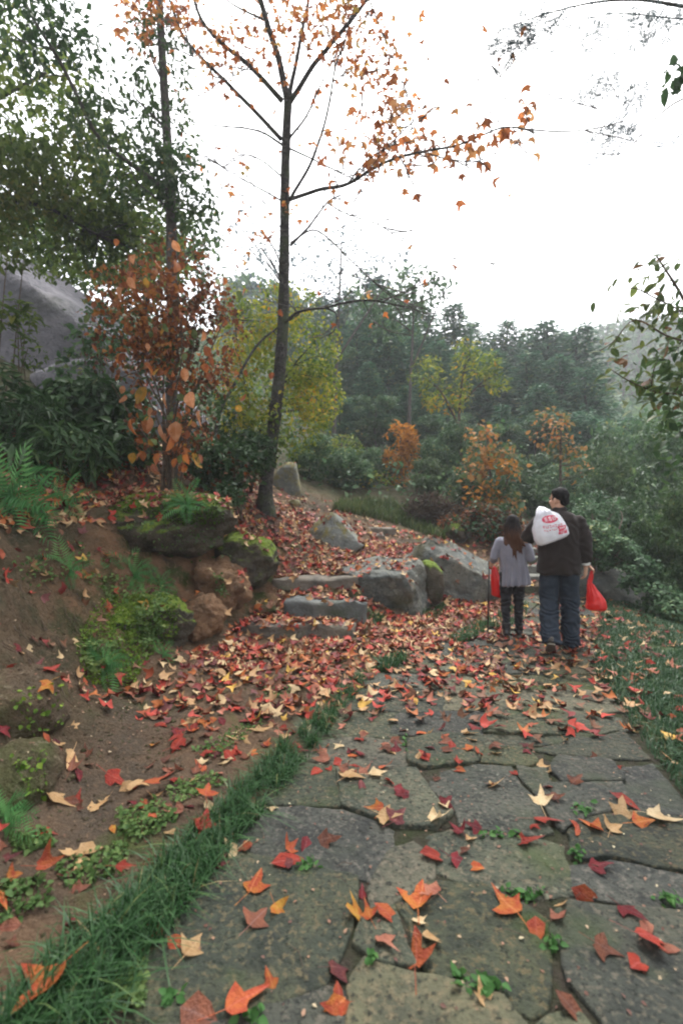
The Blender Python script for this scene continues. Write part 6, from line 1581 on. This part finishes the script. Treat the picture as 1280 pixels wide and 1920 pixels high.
# --- woman
wx = (960 - 640) / F * 5.72
woman = tag(empty('person', (wx, 5.72, .0), R(-18)), 'woman with long brown-tipped black hair in a grey cardigan and black trousers, seen from behind', 'person', 'people walking on the path')
woman.scale = (.965, .965, .965)
mb = MB()
W, Mh = head(mb, (.0, .01, 1.40), R(8), .92)
mb.tube([(0, -.005, 1.18), (0, -.004, 1.28), (0, .004, 1.35)], [.062, .047, .046], 14)
mb.tube([(0, 0, .76), (0, 0, .86), (0, -.01, 1.0), (0, 0, 1.14), (0, 0, 1.23)], [(.13, .09), (.115, .085), (.13, .09), (.145, .09), (.08, .07)], 18)
WL = [Vector((-.15, 0, 1.205)), Vector((-.215, -.03, .985)), Vector((-.225, .10, .93))]
WR_ = [Vector((.15, 0, 1.205)), Vector((.205, -.03, .985)), Vector((.16, .16, 1.05))]
for q in (WL, WR_): mb.tube(q, [.038, .034, .022], 12)
hand(mb, (-.235, .085, .93), (-.25, .25, -.75), (.5, .5, .1), (.1, .9, .3), 1.3, .9)
hand(mb, (.16, .16, 1.05), (-.3, .7, .4), (-.6, -.3, .4), (-.3, .3, .9), .9, .9)
for Lg in ([Vector((-.075, 0, .78)), Vector((-.075, .03, .42)), Vector((-.07, -.03, .10))], [Vector((.075, 0, .78)), Vector((.07, .05, .42)), Vector((.075, .06, .08))]): mb.tube(Lg, [.06, .042, .03], 12)
link('body', mb.fuse('body', SKIN, .0052, 3), woman)
eyes(woman, W, .92)
m, t, b, out = new_mat('brown_tipped_hair')
tc = N(t, 'TexCoord'); sx = N(t, 'SeparateXYZ'); t.links.new(tc.outputs['Object'], sx.inputs[0])
nz = N(t, 'TexNoise', Scale=9, Detail=3); mp_ = N(t, 'Mapping'); mp_.inputs['Scale'].default_value = (6, 6, .5); t.links.new(tc.outputs['Object'], mp_.inputs['Vector']); t.links.new(mp_.outputs[0], nz.inputs['Vector'])
ad = N(t, 'Math', operation='MULTIPLY_ADD'); ad.inputs[1].default_value = .25; t.links.new(nz.outputs['Fac'], ad.inputs[0]); t.links.new(sx.outputs['Z'], ad.inputs[2])
mr = N(t, 'MapRange'); mr.inputs[1].default_value = 1.52; mr.inputs[2].default_value = 1.36; t.links.new(ad.outputs[0], mr.inputs[0])
col = mix_col(t, mr.outputs[0], (.012, .010, .010), (.085, .040, .024)); t.links.new(col, b.inputs['Base Color']); b.inputs['Roughness'].default_value = .6; b.inputs['Specular IOR Level'].default_value = .08
n2 = N(t, 'TexNoise', Scale=30, Detail=3); mp2 = N(t, 'Mapping'); mp2.inputs['Scale'].default_value = (5, 5, .35); t.links.new(tc.outputs['Object'], mp2.inputs['Vector']); t.links.new(mp2.outputs[0], n2.inputs['Vector'])
bp = N(t, 'Bump', Distance=.01); t.links.new(n2.outputs['Fac'], bp.inputs['Height']); t.links.new(bp.outputs[0], b.inputs['Normal'])
WHAIR = m
mb = MB(); rh = random.Random(2)
mb.ball(W(0, -.02, .035), (.080, .094, .094), Mh, 20, 14)
for k in range(36):
    a = math.pi * (1.02 + .96 * k / 35); e = rh.uniform(.9, 1.0); x0 = .078 * math.cos(a); y0 = -.006 + .085 * math.sin(a) * 1.0
    L = rh.uniform(.34, .47) * (1 - .38 * abs(math.cos(a)) ** 2); sway = .035 + rh.uniform(-.02, .03)
    bx = x0 * 1.1; top = Vector((x0 * .8, y0 * .85 + .0, 1.44))
    pts = [top, Vector((bx, y0 * 1.12, 1.36)), Vector((bx * 1.02 + sway * .2, min(y0, -.02) * 1.15 - .02, 1.26)), Vector((bx * .9 + sway * .6 + rh.uniform(-.015, .015), -.115 + .02 * abs(math.cos(a)), 1.16)), Vector((bx * .75 + sway + rh.uniform(-.03, .03), -.125 + .02 * abs(math.cos(a)), 1.42 - L))]
    mb.tube(spline(pts, 4), list(np.interp(np.linspace(0, 1, 17), [0, .3, .7, 1], [.016, .022, .021, .005])), 8)
link('hair', mb.fuse('hair', WHAIR, .0055, 2, wr(.004, 26, 60, (1, 1, .15))), woman)
mb = MB()
mb.tube([(.035, -.005, .655), (.034, -.005, .665), (.025, -.006, .76), (.012, -.01, .90), (0, -.012, 1.03), (0, -.012, 1.14), (0, -.01, 1.20), (0, -.006, 1.245), (0, -.004, 1.275)],
        [(.172, .130), (.178, .136), (.170, .128), (.156, .118), (.156, .114), (.164, .110), (.155, .098), (.110, .080), (.062, .060)], 36)
mb.ball((.142, -.004, 1.188), (.062, .062, .058)); mb.ball((-.142, -.004, 1.188), (.062, .062, .058))
mb.tube([Vector((-.14, -.004, 1.195)), Vector((-.19, -.02, 1.08)), Vector((-.218, -.032, .985)), Vector((-.222, .02, .955)), Vector((-.23, .075, .94))], [.064, .058, .052, .046, .040], 20)
mb.tube([Vector((.14, -.004, 1.195)), Vector((.184, -.02, 1.08)), Vector((.212, -.035, .985)), Vector((.195, .04, 1.0)), Vector((.165, .13, 1.04))], [.064, .058, .054, .048, .040], 20)
def cardwr(p):
    a = math.atan2(p.y, p.x - .02); low = max(0, min(1, (1.08 - p.z) / .38))
    return .0055 * mnoise.noise(p * 9) + low * .011 * math.sin(a * 13 + 2.2 * math.sin(p.z * 6)) * (1 if abs(p.x - .02) < .19 else .3)
link('cardigan', mb.fuse('cardigan', CARD, .0075, 4, cardwr), woman)
link('trousers', trouser([[Vector((-.078, 0, .78)), Vector((-.076, .02, .42)), Vector((-.07, -.04, .12))], [Vector((.078, 0, .78)), Vector((.072, .045, .42)), Vector((.078, .065, .07))]], .80, [.080, .074, .058, .050, .044], BLACKT, 15, hipw=(.14, .10)), woman)
mb = MB(); mb.tube([Vector((-.070, -.028, .19)), Vector((-.070, -.035, .12)), Vector((-.070, -.04, .05))], [.053, .050, .046], 16)
link('boot_shaft', mb.fuse('boot_shaft', BOOT, .006, 2, wr(.003, 20, 40)), woman)
shoe((-.070, -.085, .012), (-.072, .105, .008), BOOT, BOOT, woman, .9, .07, .022)
shoe((.078, .02, .010), (.082, .205, .006), BOOT, SOLE, woman, .9, .07, .016)
mb = MB(); mb.tube([Vector((.078, .055, .15)), Vector((.078, .06, .09)), Vector((.078, .06, .05))], [.049, .047, .044], 16)
link('boot_shaft', mb.fuse('boot_shaft', BOOT, .006, 2, wr(.003, 20, 40)), woman)

# --- third walker, almost hidden by the man
hx = (1053 - 640) / F * 6.35
hid = tag(empty('person', (hx - .02, 6.35, .0), R(-22)), 'person hidden in front of the man, only hand and white shoe showing', 'person', 'people walking on the path')
mb = MB(); W, Mh = head(mb, (0, .01, 1.36), 0, .9)
mb.tube([(0, 0, 1.15), (0, 0, 1.31)], [.055, .046], 12)
mb.tube([(0, 0, .74), (0, 0, .9), (0, 0, 1.1), (0, 0, 1.2)], [(.12, .085), (.11, .085), (.13, .09), (.08, .07)], 16)
mb.tube([(.14, 0, 1.17), (.20, -.02, .95), (.335, .05, .80)], [.038, .034, .023], 12); mb.tube([(-.14, 0, 1.17), (-.17, .08, .95), (-.10, .22, .92)], [.038, .034, .023], 12)
hand(mb, (.335, .05, .80), (.75, .15, -.75), (-.3, .2, -.8), (.2, .9, .1), 1.0, .95); hand(mb, (-.10, .22, .92), (.6, .6, 0), (0, -.3, .9), (0, .7, .7), .9, .9)
for e in (-1, 1): mb.tube([(e * .07, 0, .76), (e * .07, .03 * e, .4), (e * .065, -.04 * e, .08)], [.06, .042, .03], 12)
link('body', mb.fuse('body', SKIN, .006, 3), hid)
mb = MB(); mb.ball(W(0, -.02, .035), (.076, .09, .088), Mh); mb.ball(W(0, -.06, -.04), (.055, .035, .06), Mh); link('hair', mb.fuse('hair', HAIRB, .007, 2), hid)
mb = MB(); mb.tube([(0, 0, .70), (0, 0, .85), (0, 0, 1.05), (0, 0, 1.17), (0, 0, 1.22)], [(.15, .11), (.14, .105), (.15, .11), (.145, .095), (.07, .06)], 24)
mb.tube([(.13, 0, 1.16), (.20, -.02, .95), (.30, .035, .835)], [.058, .05, .040], 16); mb.tube([(-.13, 0, 1.16), (-.17, .08, .95), (-.11, .2, .92)], [.058, .05, .038], 16)
link('jumper', mb.fuse('jumper', DARKTOP, .008, 4, wr(.005)), hid)
link('trousers', trouser([[Vector((-.07, 0, .76)), Vector((-.07, -.02, .42)), Vector((-.068, .05, .10))], [Vector((.07, 0, .76)), Vector((.07, .03, .42)), Vector((.065, -.03, .12))]], .78, [.078, .072, .06, .055, .05], BLACKT, 25, hipw=(.13, .10)), hid)
shoe((-.066, -.01, .01), (-.068, .2, .008), WHSHOE, WHSHOE, hid, .9); shoe((.064, -.09, .05), (.066, .10, .01), WHSHOE, WHSHOE, hid, .9)

# ------------------------------------------------------------------ the bags and the stick
def bag(name, rings, mat, label, gather=9, seed=0, amp=.012, group=None, straps=()):
    """a filled carrier bag: rings (centre, rx, ry) from the bottom up, gathered folds towards the top"""
    root0 = Vector(rings[0][0]); v, f = [], []; n = 64; sp_c = spline([r_[0] for r_ in rings], 6); m = len(sp_c)
    ks = np.linspace(0, len(rings) - 1, m)
    rx = np.interp(ks, range(len(rings)), [r_[1] for r_ in rings]); ry = np.interp(ks, range(len(rings)), [r_[2] for r_ in rings])
    for i in range(m):
        q = i / (m - 1); ax = (sp_c[min(i + 1, m - 1)] - sp_c[max(i - 1, 0)]).normalized()
        u = Vector((1, 0, 0)); u = (u - ax * ax.dot(u)).normalized(); w_ = ax.cross(u)
        for k in range(n):
            a = 2 * math.pi * k / n; ca, sa = math.cos(a), math.sin(a)
            sq = (abs(ca) ** 2.6 + abs(sa) ** 2.6) ** (-1 / 2.6)
            p = sp_c[i] + u * (ca * rx[i] * sq) + w_ * (sa * ry[i] * sq)
            fold = amp * (.25 + q) * (math.sin(a * gather + 2 * math.sin(q * 4 + seed)) * min(1, rx[i] / .05) * (.4 + .6 * q) + 1.3 * mnoise.noise(p * 14 + Vector((seed, 0, 0))) + .7 * mnoise.noise(p * 33))
            p += (u * ca + w_ * sa) * fold; v.append(p - root0)
    for i in range(m - 1):
        for k in range(n): k2 = (k + 1) % n; f.append((i * n + k, i * n + k2, (i + 1) * n + k2, (i + 1) * n + k))
    v.append(sp_c[0] - root0 + (sp_c[0] - sp_c[1]) * .3); c = len(v) - 1
    for k in range(n): f.append((c, (k + 1) % n, k))
    v.append(sp_c[-1] - root0); c = len(v) - 1
    for k in range(n): f.append((c, (m - 1) * n + k, (m - 1) * n + (k + 1) % n))
    me = bpy.data.meshes.new(name); me.from_pydata([tuple(p) for p in v], [], f); me.update(); me.polygons.foreach_set('use_smooth', [True] * len(f)); me.materials.append(mat)
    root = tag(empty(name, root0), label, 'bag', group)
    link('bag_body', me, root)
    for st_ in straps:
        mb = MB(); sp = spline(st_, 5); mb.tube([p - root0 for p in sp], [(.016, .004)] * len(sp), 8); link('strap', mb.mesh('strap', mat), root)
    return root, me, root0
def yaw_pt(root, p): return root.location + Matrix.Rotation(root.rotation_euler.z, 3, 'Z') @ (Vector(p) * root.scale.x)
MY = 4.90
def mp(px, py, dy=0.): return P(px, py, MY + dy)
hs_ = yaw_pt(man, (-.185, .06, 1.49))
_ax = lambda q, dy=0.: mp(1037 - 22 * q, 1014 - 58 * q, dy)
wb, wme, wr0 = bag('carrier_bag', [(_ax(0), .140, .05), (_ax(.07), .165, .085), (_ax(.25), .172, .098), (_ax(.5), .160, .09), (_ax(.72), .122, .07), (_ax(.88), .078, .05), (_ax(.98, .02), .046, .03), (_ax(1.05, .05), .024, .018)],
    WHITE, 'white plastic carrier bag with red printing slung over the shoulder of the man', 11, 1, .012, None, straps=[[mp(1016, 957, .02), mp(1012, 950, .1), yaw_pt(man, (-.17, -.02, 1.50)), hs_], [mp(1021, 960, .02), mp(1018, 951, .1), yaw_pt(man, (-.15, -.02, 1.50)), hs_]])
tilt = Matrix.Rotation(R(14), 3, 'Y')
wme.transform(Matrix.Translation(Vector((0, 0, 0))) @ tilt.inverted().to_4x4() if False else Matrix.Identity(4))
wbvh = BVHTree.FromPolygons([v.co for v in wme.vertices], [tuple(p.vertices) for p in wme.polygons])
def decal(name, polys, mat, off=.0025):
    """flat print wrapped onto the back of the bag; polys in photograph pixels"""
    mb = MB()
    for poly, res in polys:
        cx = sum(p[0] for p in poly) / len(poly); cy_ = sum(p[1] for p in poly) / len(poly); n = len(poly); b0 = len(mb.v)
        for q in range(res + 1):
            for (x, y) in poly:
                X = cx + (x - cx) * q / res; Yp = cy_ + (y - cy_) * q / res
                o_ = P(X, Yp, MY) + Vector((0, -.6, 0)) - wr0; h_, n_, i_, d_ = wbvh.ray_cast(o_, Vector((0, 1, 0)))
                mb.v.append((h_ + Vector((0, -off, 0))) if h_ else o_ + Vector((0, .55, 0)))
        for q in range(res):
            for k in range(n): k2 = (k + 1) % n; mb.f.append((b0 + q * n + k, b0 + q * n + k2, b0 + (q + 1) * n + k2, b0 + (q + 1) * n + k))
    return link(name, mb.mesh(name, mat), wb)
tl = lambda pts, c, a: [(c[0] + (x - c[0]) * math.cos(a) - (y - c[1]) * math.sin(a), c[1] + (x - c[0]) * math.sin(a) + (y - c[1]) * math.cos(a)) for x, y in pts]
A_ = R(-9); C_ = (1026, 977)
def rct(x0, y0, x1, y1, n=3):
    top = [(x0 + (x1 - x0) * k / n, y0) for k in range(n + 1)]; bot = [(x1 - (x1 - x0) * k / n, y1) for k in range(n + 1)]
    return tl(top + bot, C_, A_)
oval_ = [(C_[0] - 1 + 14.5 * math.cos(2 * math.pi * k / 28), C_[1] - 4 + 7.2 * math.sin(2 * math.pi * k / 28)) for k in range(28)]
decal('printed_emblem', [(tl(oval_, C_, A_), 4)], PRINT)
def glyph(x, y, w_, h_, kind):
    g = []
    def hb(q): g.append((rct(x, y + h_ * q - .45, x + w_, y + h_ * q + .45), 1))
    def vb(q, a=0, b_=1): g.append((rct(x + w_ * q - .4, y + h_ * a, x + w_ * q + .4, y + h_ * b_, 1), 2))
    for c_ in kind:
        {'1': lambda: hb(.12), '2': lambda: hb(.5), '3': lambda: hb(.92), 'm': lambda: vb(.5), 'l': lambda: vb(.1, .1, .95), 'r': lambda: vb(.9, .1, .95)}[c_]()
    return g
decal('printed_characters', glyph(1015.5, 969, 5, 7, '12m3') + glyph(1022.5, 968.4, 5, 7.4, '1lr3m') + glyph(1029.5, 968.6, 5, 7, '12l3r'), PRINTW, .005)
decal('printed_line', sum([glyph(1009 + 5.4 * k, 983.5, 4, 5.2, kd) for k, kd in enumerate(['12m', 'l3r', '1m3', '2lr', '13m', 'lr2', '12m3'])], []) + sum([glyph(1010 + 4.2 * k, 991.5, 2.8, 2.6, kd) for k, kd in enumerate(['1m', '3l', '2m', '1r', '3m', 'l2', '1m'])], []), PRINT)
decal('printed_panel', [(rct(1035, 988, 1053, 1003), 4)], PRINT)
decal('panel_print', sum([glyph(1038 + 4.2 * k, 990, 2.8, 3.4, kd) for k, kd in enumerate(['1m3', '2lr', '12m'])], []) + [(rct(1038, 997.5, 1050, 998.3), 1), (rct(1038, 1000, 1047, 1000.8), 1)], PRINTW, .005)

hw = yaw_pt(woman, (-.262, .105, .855)); Yw = hw.y
bag('carrier_bag', [(P(932, 1119, Yw), .052, .045), (P(932.5, 1116, Yw), .070, .062), (P(932, 1106, Yw), .074, .066), (P(930, 1092, Yw), .062, .054), (P(927, 1078, Yw), .044, .04), (P(925, 1066, Yw), .028, .026), (Vector((hw.x + .006, hw.y, hw.z - .01)), .016, .014), (hw, .012, .010)], REDBAG, 'tall narrow red plastic bag hanging from the left hand of the woman', 8, 4, .006, 'red plastic bags')
hh = yaw_pt(hid, (.385, .065, .735)); Yh = hh.y
bag('carrier_bag', [(P(1117, 1144, Yh), .095, .06), (P(1117, 1140, Yh), .128, .085), (P(1116, 1130, Yh), .122, .085), (P(1112, 1116, Yh), .085, .062), (P(1107.5, 1102, Yh), .050, .04), (P(1105, 1091, Yh), .026, .022), (hh, .014, .012)], REDBAG2, 'plump triangular red plastic bag swinging from a hand beside the man', 9, 7, .008, 'red plastic bags')
mb = MB(); b0 = Vector((hw.x - .01, hw.y + .0, 0)); gz0 = gz(b0.x, b0.y)
stk = tag(empty('walking_stick', gz0), 'thin black walking stick held by the woman together with her red bag', 'walking stick')
topv = Vector((hw.x - .004, hw.y + .03, hw.z + .06)) - gz0
mb.tube([Vector((-.012, .03, .02)), topv], [.0085, .0095], 10); link('shaft', mb.mesh('shaft', STICK), stk)
mb = MB(); mb.tube([topv - Vector((0, 0, .05)), topv + Vector((0, 0, .01)), topv + Vector((.004, 0, .02))], [.014, .0155, .008], 12); link('handle', mb.mesh('handle', STICK), stk)
mb = MB(); mb.tube([Vector((-.012, .03, .0)), Vector((-.012, .03, .03))], [.007, .011], 10); link('ferrule', mb.mesh('ferrule', SOLE), stk)

# ------------------------------------------------------------------ mist
def haze_box(x0, x1, y0, y1, z0, z1, density):
    bm = bmesh.new(); bmesh.ops.create_cube(bm, size=1)
    for v in bm.verts: v.co = Vector((x0 + (v.co.x + .5) * (x1 - x0), y0 + (v.co.y + .5) * (y1 - y0), z0 + (v.co.z + .5) * (z1 - z0)))
    me = bpy.data.meshes.new('haze'); bm.to_mesh(me); bm.free()
    m = bpy.data.materials.new('haze'); m.use_nodes = True; t = m.node_tree; t.nodes.clear()
    out = t.nodes.new('ShaderNodeOutputMaterial'); v = t.nodes.new('ShaderNodeVolumePrincipled')
    v.inputs['Color'].default_value = (.93, .95, 1, 1); v.inputs['Density'].default_value = density; v.inputs['Anisotropy'].default_value = .2
    t.links.new(v.outputs[0], out.inputs['Volume']); me.materials.append(m)
    tag(link('haze', me), 'thin autumn mist over the valley', kind='stuff')
haze_box(-142, 162, -32, 172, float(GV[:, 2].min()) - 1.0, float(GV[:, 2].max()) + 14, .0019)
